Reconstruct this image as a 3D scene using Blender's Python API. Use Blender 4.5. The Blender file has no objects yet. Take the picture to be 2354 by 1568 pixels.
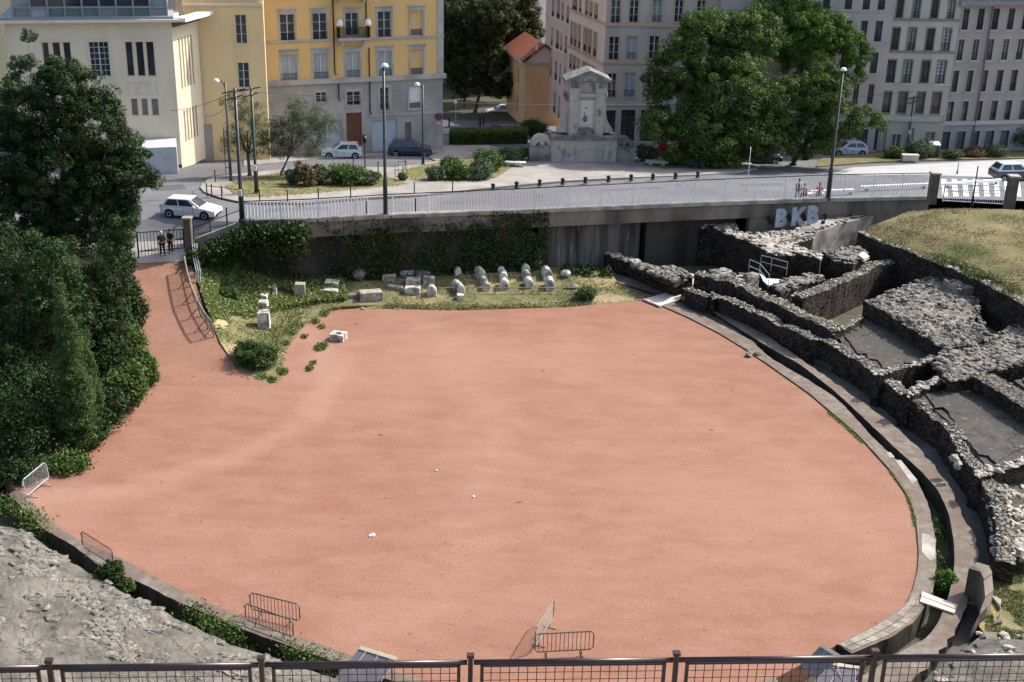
import bpy, math, random
import numpy as np
from mathutils import Vector, Matrix, noise
random.seed(7); RNG=np.random.default_rng(7)
C=bpy.context.scene.collection
# ------------------------------------------------------------------ camera model (measured from the photograph)
F=2904.;PT=math.radians(21.4);RL=math.radians(1.36);H=31.
def ray(u,v):
    xs=(u-1176.5)/F; ys=-(v-784)/F
    xu=xs*math.cos(RL)-ys*math.sin(RL); yu=xs*math.sin(RL)+ys*math.cos(RL)
    return Vector((xu, math.cos(PT)+yu*math.sin(PT), -math.sin(PT)+yu*math.cos(PT)))
CAM=Vector((0,0,H))
def at(u,v,z): d=ray(u,v); return CAM+d*((z-H)/d.z)
def atY(u,v,y): d=ray(u,v); return CAM+d*(y/d.y)
SL=.10
def plz(y): return 5.5-SL*max(0,y-92)
def atP(u,v,dz=0):
    p=at(u,v,5.5+dz)
    if p.y<=92: return p
    d=ray(u,v); t=(5.5+dz+SL*92-H)/(d.z+SL*d.y); return CAM+d*t
def pxm(y,z=0): return (y*math.cos(PT)+(H-z)*math.sin(PT))/F    # metres per photo pixel at a place
# ------------------------------------------------------------------ materials
MATS={}
def mat(name,c1,c2=None,scale=1.,rough=.85,bump=0.,bscale=None,metal=0.,c3=None,s3=.15,stretch=None,vor=0,spec=.3,detail=5,glassy=False,flecks2=None,flecks=None,crack=0,t3=(.45,.65)):
    if name in MATS: return MATS[name]
    m=bpy.data.materials.new(name); m.use_nodes=True; nt=m.node_tree; N=nt.nodes; L=nt.links
    b=N['Principled BSDF']; b.inputs['Roughness'].default_value=rough; b.inputs['Metallic'].default_value=metal
    b.inputs['Specular IOR Level'].default_value=spec
    b.inputs['Base Color'].default_value=(*c1,1)
    if c2 or bump:
        g=N.new('ShaderNodeNewGeometry'); mp=N.new('ShaderNodeMapping'); L.new(g.outputs['Position'],mp.inputs['Vector'])
        if stretch: mp.inputs['Scale'].default_value=stretch
    col=None
    if c2:
        n=N.new('ShaderNodeTexNoise'); n.inputs['Scale'].default_value=scale; n.inputs['Detail'].default_value=detail; n.inputs['Roughness'].default_value=.65
        L.new(mp.outputs[0],n.inputs['Vector'])
        r=N.new('ShaderNodeValToRGB'); r.color_ramp.elements[0].position=.35; r.color_ramp.elements[1].position=.65
        r.color_ramp.elements[0].color=(*c1,1); r.color_ramp.elements[1].color=(*c2,1)
        L.new(n.outputs['Fac'],r.inputs[0]); col=r.outputs[0]
    if c3:
        n3=N.new('ShaderNodeTexNoise'); n3.inputs['Scale'].default_value=s3; n3.inputs['Detail'].default_value=6; L.new(mp.outputs[0],n3.inputs['Vector'])
        r3=N.new('ShaderNodeValToRGB'); r3.color_ramp.elements[0].position=t3[0]; r3.color_ramp.elements[1].position=t3[1]
        L.new(n3.outputs['Fac'],r3.inputs[0]); mx=N.new('ShaderNodeMix'); mx.data_type='RGBA'
        L.new(r3.outputs[0],mx.inputs['Factor']); L.new(col,mx.inputs[6]); mx.inputs[7].default_value=(*c3,1); col=mx.outputs[2]
    if vor:
        vn=N.new('ShaderNodeTexVoronoi'); vn.feature='DISTANCE_TO_EDGE'; vn.inputs['Scale'].default_value=vor; L.new(mp.outputs[0],vn.inputs['Vector'])
        vr=N.new('ShaderNodeValToRGB'); vr.color_ramp.elements[0].color=(.3,.3,.3,1); vr.color_ramp.elements[1].position=.12
        L.new(vn.outputs['Distance'],vr.inputs[0]); mx=N.new('ShaderNodeMix'); mx.data_type='RGBA'; mx.blend_type='MULTIPLY'; mx.inputs['Factor'].default_value=1
        L.new(col,mx.inputs[6]); L.new(vr.outputs[0],mx.inputs[7]); col=mx.outputs[2]
    if flecks:
        fn=N.new('ShaderNodeTexNoise'); fn.inputs['Scale'].default_value=flecks[0]; fn.inputs['Detail'].default_value=3; L.new(mp.outputs[0],fn.inputs['Vector'])
        fr=N.new('ShaderNodeValToRGB'); fr.color_ramp.elements[0].position=flecks[1]; fr.color_ramp.elements[1].position=flecks[1]+.04
        L.new(fn.outputs['Fac'],fr.inputs[0]); mx=N.new('ShaderNodeMix'); mx.data_type='RGBA'
        L.new(fr.outputs[0],mx.inputs['Factor']); L.new(col,mx.inputs[6]); mx.inputs[7].default_value=(*flecks[2],1); col=mx.outputs[2]
    if flecks2:
        fm=N.new('ShaderNodeMapping'); fm.inputs['Scale'].default_value=(.22,1.2,1); L.new(g.outputs['Position'],fm.inputs['Vector'])
        fn=N.new('ShaderNodeTexNoise'); fn.inputs['Scale'].default_value=flecks2[0]; fn.inputs['Detail'].default_value=4; fn.inputs['Distortion'].default_value=1.2; L.new(fm.outputs[0],fn.inputs['Vector'])
        fr=N.new('ShaderNodeValToRGB'); fr.color_ramp.elements[0].position=flecks2[1]; fr.color_ramp.elements[1].position=flecks2[1]+.1
        L.new(fn.outputs['Fac'],fr.inputs[0]); mx=N.new('ShaderNodeMix'); mx.data_type='RGBA'
        L.new(fr.outputs[0],mx.inputs['Factor']); L.new(col,mx.inputs[6]); mx.inputs[7].default_value=(*flecks2[2],1); col=mx.outputs[2]
    if crack:
        nd=N.new('ShaderNodeTexNoise'); nd.inputs['Scale'].default_value=1.3; nd.inputs['Detail'].default_value=5; L.new(mp.outputs[0],nd.inputs['Vector'])
        va=N.new('ShaderNodeVectorMath'); va.operation='MULTIPLY_ADD'; va.inputs[1].default_value=(1.1,1.1,1.1); L.new(nd.outputs['Color'],va.inputs[0]); L.new(mp.outputs[0],va.inputs[2])
        vc=N.new('ShaderNodeTexVoronoi'); vc.feature='DISTANCE_TO_EDGE'; vc.inputs['Scale'].default_value=crack; L.new(va.outputs[0],vc.inputs['Vector'])
        cr=N.new('ShaderNodeValToRGB'); cr.color_ramp.elements[0].color=(.25,.25,.25,1); cr.color_ramp.elements[1].position=.018; L.new(vc.outputs['Distance'],cr.inputs[0])
        mx=N.new('ShaderNodeMix'); mx.data_type='RGBA'; mx.blend_type='MULTIPLY'; mx.inputs['Factor'].default_value=1; L.new(col,mx.inputs[6]); L.new(cr.outputs[0],mx.inputs[7]); col=mx.outputs[2]
    if col: L.new(col,b.inputs['Base Color'])
    if bump:
        bn=N.new('ShaderNodeTexNoise'); bn.inputs['Scale'].default_value=bscale or scale*4; bn.inputs['Detail'].default_value=6; bn.inputs['Roughness'].default_value=.7
        L.new(mp.outputs[0],bn.inputs['Vector']); bp=N.new('ShaderNodeBump'); bp.inputs['Distance'].default_value=bump; bp.inputs['Strength'].default_value=.8
        L.new(bn.outputs['Fac'],bp.inputs['Height']); L.new(bp.outputs[0],b.inputs['Normal'])
        if vor:
            bp2=N.new('ShaderNodeBump'); bp2.inputs['Distance'].default_value=bump*2; L.new(vr.outputs[0],bp2.inputs['Height']); L.new(bp.outputs[0],bp2.inputs['Normal']); L.new(bp2.outputs[0],b.inputs['Normal'])
    MATS[name]=m; return m
def leafmat(name,dark,light,trans=.25):
    if name in MATS: return MATS[name]
    m=bpy.data.materials.new(name); m.use_nodes=True; nt=m.node_tree; N=nt.nodes; L=nt.links
    b=N['Principled BSDF']; b.inputs['Roughness'].default_value=.6; b.inputs['Specular IOR Level'].default_value=.2
    a=N.new('ShaderNodeAttribute'); a.attribute_name='tint'
    r=N.new('ShaderNodeValToRGB'); r.color_ramp.elements[0].color=(*dark,1); r.color_ramp.elements[1].color=(*light,1)
    L.new(a.outputs['Fac'],r.inputs[0]); L.new(r.outputs[0],b.inputs['Base Color'])
    t=N.new('ShaderNodeBsdfTranslucent'); L.new(r.outputs[0],t.inputs['Color']); ms=N.new('ShaderNodeMixShader'); ms.inputs[0].default_value=trans
    L.new(b.outputs[0],ms.inputs[1]); L.new(t.outputs[0],ms.inputs[2]); L.new(ms.outputs[0],N['Material Output'].inputs['Surface'])
    MATS[name]=m; return m
def terracotta_mat():
    m=mat('terracotta',(.236,.118,.080),(.278,.151,.108),scale=.8,rough=.95,bump=.035,bscale=4,c3=(.315,.18,.132),s3=.05,stretch=(.5,1.,1.),spec=.1,detail=8,flecks=(2.3,.705,(.14,.07,.055)),t3=(.45,.75),flecks2=(7.,.66,(.20,.092,.066)))
    nt=m.node_tree; N=nt.nodes; L=nt.links; b=N['Principled BSDF']; col=b.inputs['Base Color'].links[0].from_socket
    g=N.new('ShaderNodeNewGeometry'); nz=N.new('ShaderNodeTexNoise'); nz.inputs['Scale'].default_value=.22; nz.inputs['Detail'].default_value=6; L.new(g.outputs['Position'],nz.inputs['Vector'])
    vm=N.new('ShaderNodeVectorMath'); vm.operation='MULTIPLY_ADD'; vm.inputs[1].default_value=(3.2,3.2,0); L.new(nz.outputs['Color'],vm.inputs[0]); L.new(g.outputs['Position'],vm.inputs[2])
    tot=None
    def circ(a,b_,c):      # circle through three worn-track points
        ax,ay,bx,by,cx,cy=a.x,a.y,b_.x,b_.y,c.x,c.y; d=2*(ax*(by-cy)+bx*(cy-ay)+cx*(ay-by))
        ux=((ax*ax+ay*ay)*(by-cy)+(bx*bx+by*by)*(cy-ay)+(cx*cx+cy*cy)*(ay-by))/d; uy=((ax*ax+ay*ay)*(cx-bx)+(bx*bx+by*by)*(ax-cx)+(cx*cx+cy*cy)*(bx-ax))/d
        return Vector((ux,uy,0)),math.hypot(ax-ux,ay-uy)
    for tr,wd,st in [((t_[0],t_[1],t_[2]),t_[3],t_[4]) for t_ in (((80,1160),(450,1085),(760,850),1.7,.55),((1280,850),(1600,960),(1900,1150),1.8,.22),((1000,760),(1120,950),(1060,1250),3.2,.3))]:
        c,r=circ(*[at(u,v,0) for u,v in tr]); dn=N.new('ShaderNodeVectorMath'); dn.operation='DISTANCE'; c=c+Vector((1.6,1.6,0)); dn.inputs[1].default_value=c
        fl=N.new('ShaderNodeVectorMath'); fl.operation='MULTIPLY'; fl.inputs[1].default_value=(1,1,0); L.new(vm.outputs[0],fl.inputs[0]); L.new(fl.outputs[0],dn.inputs[0])
        sb=N.new('ShaderNodeMath'); sb.operation='SUBTRACT'; sb.inputs[1].default_value=r; L.new(dn.outputs['Value'],sb.inputs[0])
        ab=N.new('ShaderNodeMath'); ab.operation='ABSOLUTE'; L.new(sb.outputs[0],ab.inputs[0])
        mr=N.new('ShaderNodeMapRange'); mr.interpolation_type='SMOOTHSTEP'; mr.inputs['From Min'].default_value=0; mr.inputs['From Max'].default_value=wd; mr.inputs['To Min'].default_value=st; mr.inputs['To Max'].default_value=0; L.new(ab.outputs[0],mr.inputs['Value'])
        if tot is None: tot=mr.outputs[0]
        else:
            mx_=N.new('ShaderNodeMath'); mx_.operation='MAXIMUM'; L.new(tot,mx_.inputs[0]); L.new(mr.outputs[0],mx_.inputs[1]); tot=mx_.outputs[0]
    mm=N.new('ShaderNodeMath'); mm.operation='MULTIPLY'; L.new(tot,mm.inputs[0]); nz2=N.new('ShaderNodeTexNoise'); nz2.inputs['Scale'].default_value=.5; nz2.inputs['Detail'].default_value=8; L.new(g.outputs['Position'],nz2.inputs['Vector']); L.new(nz2.outputs['Fac'],mm.inputs[1])
    mx=N.new('ShaderNodeMix'); mx.data_type='RGBA'; L.new(mm.outputs[0],mx.inputs['Factor']); L.new(col,mx.inputs[6]); mx.inputs[7].default_value=(.38,.235,.18,1)
    hb=N.new('ShaderNodeTexNoise'); hb.inputs['Scale'].default_value=9; hb.inputs['Detail'].default_value=6; hb.inputs['Roughness'].default_value=.8; L.new(g.outputs['Position'],hb.inputs['Vector'])
    hr=N.new('ShaderNodeMapRange'); hr.inputs['From Min'].default_value=.3; hr.inputs['From Max'].default_value=.7; hr.inputs['To Min'].default_value=.72; hr.inputs['To Max'].default_value=1.28; L.new(hb.outputs['Fac'],hr.inputs['Value'])
    sc=N.new('ShaderNodeVectorMath'); sc.operation='SCALE'; L.new(mx.outputs[2],sc.inputs[0]); L.new(hr.outputs[0],sc.inputs['Scale']); L.new(sc.outputs[0],b.inputs['Base Color'])
    return m
TERRA=terracotta_mat()
EARTH=mat('dark_earth',(.05,.043,.033),(.10,.09,.07),1.2,bump=.08,c3=(.07,.08,.03),s3=.4)
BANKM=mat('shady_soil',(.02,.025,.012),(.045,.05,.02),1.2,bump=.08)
ASPH=mat('asphalt',(.135,.138,.148),(.17,.17,.178),.6,rough=.8,bump=.006,bscale=30,c3=(.11,.113,.12),s3=.12)
ASPHD=mat('patch_and_shade_asphalt',(.085,.087,.095),(.11,.11,.12),.6,bump=.006,bscale=30)
PAVE=mat('pavement_concrete',(.27,.25,.23),(.35,.325,.30),.8,rough=.85,bump=.005,c3=(.23,.21,.195),s3=.3)
KERB=mat('kerb_granite',(.26,.25,.24),(.34,.33,.31),3,bump=.01)
WHITEP=mat('white_road_paint',(.78,.78,.78),(.6,.6,.6),4)
CONC=mat('old_concrete',(.22,.205,.185),(.36,.34,.31),1.6,rough=.9,bump=.03,bscale=8,c3=(.13,.115,.1),s3=.7)
CONCL=mat('pale_concrete',(.30,.275,.235),(.42,.39,.34),1.2,rough=.9,bump=.02,bscale=8,c3=(.22,.19,.165),s3=.9)
KERBST=mat('arena_kerb_stone',(.12,.098,.08),(.215,.182,.15),2.2,rough=.9,bump=.03,bscale=9,c3=(.14,.10,.08),s3=.6)
SHADECONC=mat('shade_dark_concrete',(.032,.028,.022),(.07,.062,.05),.9,rough=.95,bump=.03,stretch=(1,1,.25),c3=(.02,.02,.017),s3=.5)  # colour darkened for shade on kerb sides and the wall under the beam
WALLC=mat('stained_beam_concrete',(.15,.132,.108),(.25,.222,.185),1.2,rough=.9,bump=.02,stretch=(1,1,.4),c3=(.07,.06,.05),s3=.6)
RUIN=mat('ruin_masonry_shaded',(.034,.028,.022),(.095,.078,.06),2.5,rough=.95,bump=.09,bscale=5,c3=(.024,.02,.016),s3=.9,stretch=(1,1,1.8),vor=2.6)  # dark stone, darkened further so the wall sides carry their shade
RTOP=mat('ruin_top_sunlit',(.10,.09,.075),(.27,.245,.205),3,rough=.95,bump=.12,bscale=6,c3=(.08,.07,.058),s3=1.6,vor=3.4)  # paler tone puts sunlight on the wall tops into the colour
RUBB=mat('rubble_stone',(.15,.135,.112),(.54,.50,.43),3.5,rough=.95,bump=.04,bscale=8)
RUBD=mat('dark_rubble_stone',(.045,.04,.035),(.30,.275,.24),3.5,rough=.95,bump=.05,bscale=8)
CELL=mat('cell_floor_tar',(.048,.044,.040),(.085,.079,.072),1.8,rough=.95,bump=.04,bscale=9,c3=(.06,.056,.05),s3=.35,flecks=(3.5,.66,(.2,.19,.18)),crack=.28)
STAND=mat('stand_concrete',(.085,.078,.066),(.145,.132,.112),1.5,rough=.95,bump=.1,bscale=4,c3=(.18,.166,.142),s3=.45,flecks=(4,.64,(.09,.085,.08)),crack=.5)
MARBLE=mat('weathered_white_stone',(.52,.50,.46),(.76,.74,.69),2.5,rough=.85,bump=.05,bscale=9,c3=(.22,.205,.175),s3=1.6,flecks=(6,.6,(.2,.19,.16)))
MONST=mat('monument_limestone',(.38,.345,.29),(.52,.48,.415),1.1,rough=.85,bump=.02,bscale=6,c3=(.16,.145,.12),s3=1.1,stretch=(1,1,.6),t3=(.56,.7))
MOND=mat('monument_dark_stone',(.10,.095,.09),(.22,.21,.20),1.5,rough=.9,bump=.03,c3=(.30,.29,.27),s3=.9)
GRASSG=mat('garden_ground',(.11,.115,.045),(.19,.172,.08),1.1,rough=.95,bump=.08,bscale=6,c3=(.30,.24,.125),s3=.35,t3=(.5,.62))
GRASSD=mat('dry_lawn',(.13,.112,.05),(.215,.18,.088),1.2,rough=.95,bump=.08,bscale=6,c3=(.09,.105,.032),s3=.3,t3=(.48,.6),flecks=(.9,.6,(.17,.12,.065)))
BEDG=mat('bed_ground',(.12,.10,.05),(.27,.22,.11),1.5,rough=.95,bump=.05,c3=(.13,.15,.045),s3=.4)
IRON=mat('black_iron',(.012,.013,.014),rough=.6,spec=.3)
DKGREEN=mat('dark_green_paint',(.012,.022,.02),(.02,.032,.03),4,rough=.4,spec=.5)
GALV=mat('galvanised_steel',(.42,.43,.45),(.55,.56,.58),6,rough=.4,metal=.6)
GREYP=mat('pale_grey_paint',(.78,.78,.79),(.85,.85,.86),5,rough=.5)
RUSTR=mat('brown_red_railing_paint',(.014,.006,.006),(.04,.013,.012),5,rough=.35,spec=.6)
BARRM=mat('dull_barrier_steel',(.09,.07,.065),(.17,.14,.125),6,rough=.55,metal=.3)
GLASS=mat('window_glass',(.02,.026,.032),(.05,.06,.07),.7,rough=.08,spec=.8)
GLASSB=mat('reflecting_glass',(.12,.20,.19),(.26,.36,.34),.5,rough=.1,spec=.8)
CURT=mat('curtained_glass',(.30,.34,.36),(.42,.46,.48),1.5,rough=.25,stretch=(4,4,.2),spec=.6)
FRW=mat('window_frame_white',(.55,.56,.58),rough=.5)
BARK=mat('bark',(.05,.042,.035),(.11,.095,.08),4,bump=.05,bscale=12)
BARKP=mat('pale_bark',(.30,.29,.27),(.10,.095,.09),5,bump=.03,bscale=12)
WOOD=mat('weathered_wood',(.17,.14,.115),(.29,.25,.21),3,bump=.03,stretch=(1,1,4))
PLANK=mat('bleached_plank',(.45,.40,.33),(.60,.55,.47),2,bump=.01,stretch=(1,6,1))
RUBBER=mat('tyre_rubber',(.012,.012,.013),rough=.8)
# ------------------------------------------------------------------ mesh building
class MB:
    def __init__(s): s.v=[];s.f=[];s.m=[]
    def add(s,vs,fs,mi=0):
        o=len(s.v); s.v+= [Vector(x) for x in vs]; s.f+=[tuple(o+i for i in f) for f in fs]; s.m+=[mi]*len(fs)
    def quad(s,a,b,c,d,mi=0): s.add([a,b,c,d],[(0,1,2,3)],mi)
    def obox(s,o,x,y,z,mi=0):     # origin corner and three edge vectors
        o,x,y,z=map(Vector,(o,x,y,z)); v=[o,o+x,o+x+y,o+y,o+z,o+x+z,o+x+y+z,o+y+z]
        s.add(v,[(0,3,2,1),(4,5,6,7),(0,1,5,4),(1,2,6,5),(2,3,7,6),(3,0,4,7)],mi)
    def box(s,c,d,rz=0,mi=0):
        R=Matrix.Rotation(rz,3,'Z'); x=R@Vector((d[0],0,0)); y=R@Vector((0,d[1],0)); z=Vector((0,0,d[2]))
        s.obox(Vector(c)-x/2-y/2-z/2,x,y,z,mi)
    def tube(s,pts,r,n=8,mi=0):
        pts=[Vector(p) for p in pts]; rs=r if isinstance(r,(list,tuple)) else [r]*len(pts); o=len(s.v)
        for i,p in enumerate(pts):
            d=(pts[min(i+1,len(pts)-1)]-pts[max(i-1,0)]).normalized(); a=Vector((0,0,1)) if abs(d.z)<.9 else Vector((1,0,0))
            x=d.cross(a).normalized(); y=d.cross(x)
            for k in range(n):
                t=2*math.pi*k/n; s.v.append(p+(x*math.cos(t)+y*math.sin(t))*rs[i])
        for i in range(len(pts)-1):
            for k in range(n):
                a=o+i*n+k; b=o+i*n+(k+1)%n; s.f.append((a,b,b+n,a+n)); s.m.append(mi)
        s.f.append(tuple(o+k for k in range(n))[::-1]); s.f.append(tuple(o+(len(pts)-1)*n+k for k in range(n))); s.m+=[mi,mi]
    def prism(s,poly,zb,mi=0,top=None):
        p=[Vector(x) for x in poly]; n=len(p); b=[Vector((q.x,q.y,zb)) for q in p]
        s.add(p+b,[tuple(range(n))]+[(i,n+i,n+(i+1)%n,(i+1)%n) for i in range(n)]+[tuple(range(2*n-1,n-1,-1))],mi)
    def lathe(s,c,prof,n=12,mi=0):
        o=len(s.v); c=Vector(c)
        for r,z in prof:
            for k in range(n): t=2*math.pi*k/n; s.v.append(c+Vector((r*math.cos(t),r*math.sin(t),z)))
        for i in range(len(prof)-1):
            for k in range(n):
                a=o+i*n+k;b=o+i*n+(k+1)%n; s.f.append((a,b,b+n,a+n)); s.m.append(mi)
        s.f.append(tuple(o+k for k in range(n))[::-1]); s.f.append(tuple(o+(len(prof)-1)*n+k for k in range(n))); s.m+=[mi,mi]
    def blob(s,c,r,jit=.25,mi=0,lev=0,rz=None):
        V,Fc=ICO[lev]; R=Matrix.Rotation(random.uniform(0,6.3) if rz is None else rz,3,'Z'); c=Vector(c)
        s.add([c+R@Vector((q[0]*r[0],q[1]*r[1],q[2]*r[2]))*(1+random.uniform(-jit,jit)) for q in V],Fc,mi)
    def build(s,name,mats,parent=None,smooth=False,loc=None):
        me=bpy.data.meshes.new(name); off=Vector((0,0,0)); p=parent
        while p is not None: off=off+p.location; p=p.parent
        if parent is None:
            if loc is None:
                a=np.array([tuple(q) for q in s.v]); loc=Vector(((a[:,0].min()+a[:,0].max())/2,(a[:,1].min()+a[:,1].max())/2,a[:,2].min()))
            off=Vector(loc)
        me.from_pydata([q-off for q in s.v],[],s.f)
        ml=mats if isinstance(mats,(list,tuple)) else [mats]
        for m in ml: me.materials.append(m)
        if len(ml)>1: me.polygons.foreach_set('material_index',s.m)
        if smooth: me.polygons.foreach_set('use_smooth',[True]*len(me.polygons))
        me.update(); o=bpy.data.objects.new(name,me); C.objects.link(o); o.parent=parent
        if parent is None: o.location=off
        return o
def _ico():
    t=(1+5**.5)/2; V=[(-1,t,0),(1,t,0),(-1,-t,0),(1,-t,0),(0,-1,t),(0,1,t),(0,-1,-t),(0,1,-t),(t,0,-1),(t,0,1),(-t,0,-1),(-t,0,1)]
    V=[tuple(Vector(q).normalized()) for q in V]
    Fc=[(0,11,5),(0,5,1),(0,1,7),(0,7,10),(0,10,11),(1,5,9),(5,11,4),(11,10,2),(10,7,6),(7,1,8),(3,9,4),(3,4,2),(3,2,6),(3,6,8),(3,8,9),(4,9,5),(2,4,11),(6,2,10),(8,6,7),(9,8,1)]
    out=[(V,Fc)]
    for _ in range(2):
        V2=list(out[-1][0]); F2=[]; ch={}
        def mid(a,b):
            k=(min(a,b),max(a,b))
            if k not in ch: ch[k]=len(V2); V2.append(tuple(((Vector(V2[a])+Vector(V2[b]))/2).normalized()))
            return ch[k]
        for a,b,c in out[-1][1]:
            x,y,z=mid(a,b),mid(b,c),mid(c,a); F2+=[(a,x,z),(b,y,x),(c,z,y),(x,y,z)]
        out.append((V2,F2))
    return out
ICO=_ico()
def tag(o,label=None,cat=None,group=None,kind=None):
    if label: o['label']=label
    if cat: o['category']=cat
    if group: o['group']=group
    if kind: o['kind']=kind
    return o
def struct(o): o['kind']='structure'; return o
def thing(name,label,cat,loc,group=None,rz=0):
    o=bpy.data.objects.new(name,None); C.objects.link(o); o.location=Vector(loc); o.rotation_euler=(0,0,rz); o.empty_display_size=.3
    return tag(o,label,cat,group)
def copy_tree(o,parent=None):
    c=o.copy(); C.objects.link(c)
    if parent: c.parent=parent
    for ch in list(o.children): copy_tree(ch,c)
    return c
def resample(pts,n):
    pts=[Vector(p) for p in pts]; L=[0]
    for a,b in zip(pts,pts[1:]): L.append(L[-1]+(b-a).length)
    out=[];j=0
    for i in range(n):
        t=L[-1]*i/(n-1)
        while j<len(pts)-2 and L[j+1]<t: j+=1
        f=(t-L[j])/max(1e-9,L[j+1]-L[j]); out.append(pts[j].lerp(pts[j+1],min(1,f)))
    return out
def smoothline(pts,n,it=3):
    p=resample(pts,n)
    for _ in range(it):
        p=[p[0]]+[(p[i-1]+p[i]*2+p[i+1])/4 for i in range(1,n-1)]+[p[-1]]
    return p
def loft(mb,lines,nx,ny,disp=0,ds=1.,mi=0,dsm=None):
    """surface through several polylines (world points)"""
    L=[smoothline(l,nx,2) for l in lines]; rows=[]
    for a,b in zip(L,L[1:]):
        for k in range(ny): t=k/ny; rows.append([p.lerp(q,t) for p,q in zip(a,b)])
    rows.append(L[-1]); vs=[]
    for r in rows:
        for p in r:
            d=noise.fractal(p*ds,1.,2.,5)*disp if disp else 0
            vs.append(p+Vector((0,0,d)))
    fs=[(j*nx+i,j*nx+i+1,(j+1)*nx+i+1,(j+1)*nx+i) for j in range(len(rows)-1) for i in range(nx-1)]
    mb.add(vs,fs,mi); return rows
def P(l,z): return [at(u,v,z) for u,v in l]
def P3(l): return [at(*q) for q in l]
def PP(l,dz=0): return [atP(u,v,dz) for u,v in l]
def flatpoly(name,pts,m,thick=.0,parent=None):
    mb=MB()
    if thick: mb.prism(pts,min(p.z for p in pts)-thick)
    else: mb.add(pts,[tuple(range(len(pts)))])
    return mb.build(name,m,parent)
# ------------------------------------------------------------------ foliage
def leafmesh(name,pos,nrm,size,tint,m,parent=None,loc=None,aspect=.6):
    n=len(pos); nrm=nrm/np.maximum(1e-6,np.linalg.norm(nrm,axis=1))[:,None]
    r=RNG.normal(size=(n,3)); t=np.cross(nrm,r); t/=np.maximum(1e-6,np.linalg.norm(t,axis=1))[:,None]; b=np.cross(nrm,t)
    s=(size*RNG.uniform(.6,1.35,n))[:,None]
    v=np.stack([pos-t*s,pos-b*s*aspect+nrm*s*.15,pos+t*s,pos+b*s*aspect+nrm*s*.15],axis=1).reshape(-1,3)
    off=np.zeros(3); p=parent
    while p is not None: off=off+np.array(p.location); p=p.parent
    if parent is None:
        loc=Vector(loc) if loc is not None else Vector((pos[:,0].mean(),pos[:,1].mean(),pos[:,2].min())); off=np.array(loc)
    v=v-off
    me=bpy.data.meshes.new(name); me.vertices.add(4*n); me.vertices.foreach_set('co',v.astype(np.float32).ravel())
    me.loops.add(4*n); me.loops.foreach_set('vertex_index',np.arange(4*n,dtype=np.int32)); me.polygons.add(n)
    me.polygons.foreach_set('loop_start',np.arange(0,4*n,4,dtype=np.int32)); me.update(calc_edges=True)
    a=me.attributes.new('tint','FLOAT','FACE'); a.data.foreach_set('value',np.clip(tint,0,1).astype(np.float32))
    me.materials.append(m); o=bpy.data.objects.new(name,me); C.objects.link(o); o.parent=parent
    if parent is None: o.location=loc
    return o
def crown_pts(lobes,nleaf,cr,fill=.55,flat=1.):
    """lobes: (x,y,z,rx,ry,rz). leaves sit on small clumps spread through the lobes"""
    lob=np.array(lobes,float); vol=lob[:,3]*lob[:,4]*lob[:,5]; w=vol**.75; w/=w.sum(); area=(lob[:,3]*lob[:,5]*4).sum()
    nc=max(12,int(3.2*area/(cr*cr*2))); li=RNG.choice(len(lob),nc,p=w)
    d=RNG.normal(size=(nc,3)); d/=np.linalg.norm(d,axis=1)[:,None]; rr=RNG.uniform(fill**3,1.02,nc)**(1/3)
    cc=lob[li,:3]+d*rr[:,None]*lob[li,3:6]; cs=cr*RNG.uniform(.55,1.35,nc); ct=RNG.uniform(0,1,nc)
    ci=RNG.integers(0,nc,nleaf); e=RNG.normal(size=(nleaf,3)); e/=np.linalg.norm(e,axis=1)[:,None]
    q=RNG.uniform(.35,1,nleaf)**.5
    pos=cc[ci]+e*(q*cs[ci])[:,None]*np.array([1,1,.75*flat])
    nr=e+RNG.normal(size=(nleaf,3))*.45+np.array([0,0,.35]); tint=ct[ci]**1.8*.65+RNG.uniform(0,1,nleaf)**2*.4
    return pos,nr,tint
def limbs(mb,base,lobes,r0,n=6,mi=0):
    base=Vector(base); top=Vector(np.mean([l[:3] for l in lobes],axis=0)); 
    k=base.lerp(top,.45)+Vector((random.uniform(-.3,.3),random.uniform(-.3,.3),0)); mb.tube([base,base+Vector((0,0,.3)),k],[r0*1.4,r0,r0*.75],9,mi)
    mb.tube([k,top],[r0*.75,r0*.25],7,mi)
    for l in lobes[:n]:
        q=Vector(l[:3]); m=k.lerp(q,.5)+Vector((random.uniform(-.4,.4),random.uniform(-.4,.4),random.uniform(0,.5))); mb.tube([k,m,q],[r0*.5,r0*.3,r0*.08],6,mi)
def tree(name,label,cat,base,lobes,nleaf,cr,m,size,r0=.25,group=None,bark=None,fill=.55,flat=1.,aspect=.6):
    t=thing(name,label,cat,base,group); mb=MB(); limbs(mb,base,lobes,r0); mb.build('trunk',bark or BARK,t,True)
    p,n,ti=crown_pts(lobes,int(nleaf*1.7),cr,fill,flat); leafmesh('crown',p,n,size*.74,ti,m,t,aspect=aspect); return t
def plobes(l,Y,Y0=None):
    out=[]
    for q in l:
        u,v,r=q[:3]; y=(q[3]+(Y-Y0 if Y0 else 0)) if len(q)>3 else Y; c=atY(u,v,y); s=pxm(y,c.z)*r; out.append((c.x,c.y,c.z,s,s*.9,s*.9))
    return out
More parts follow.
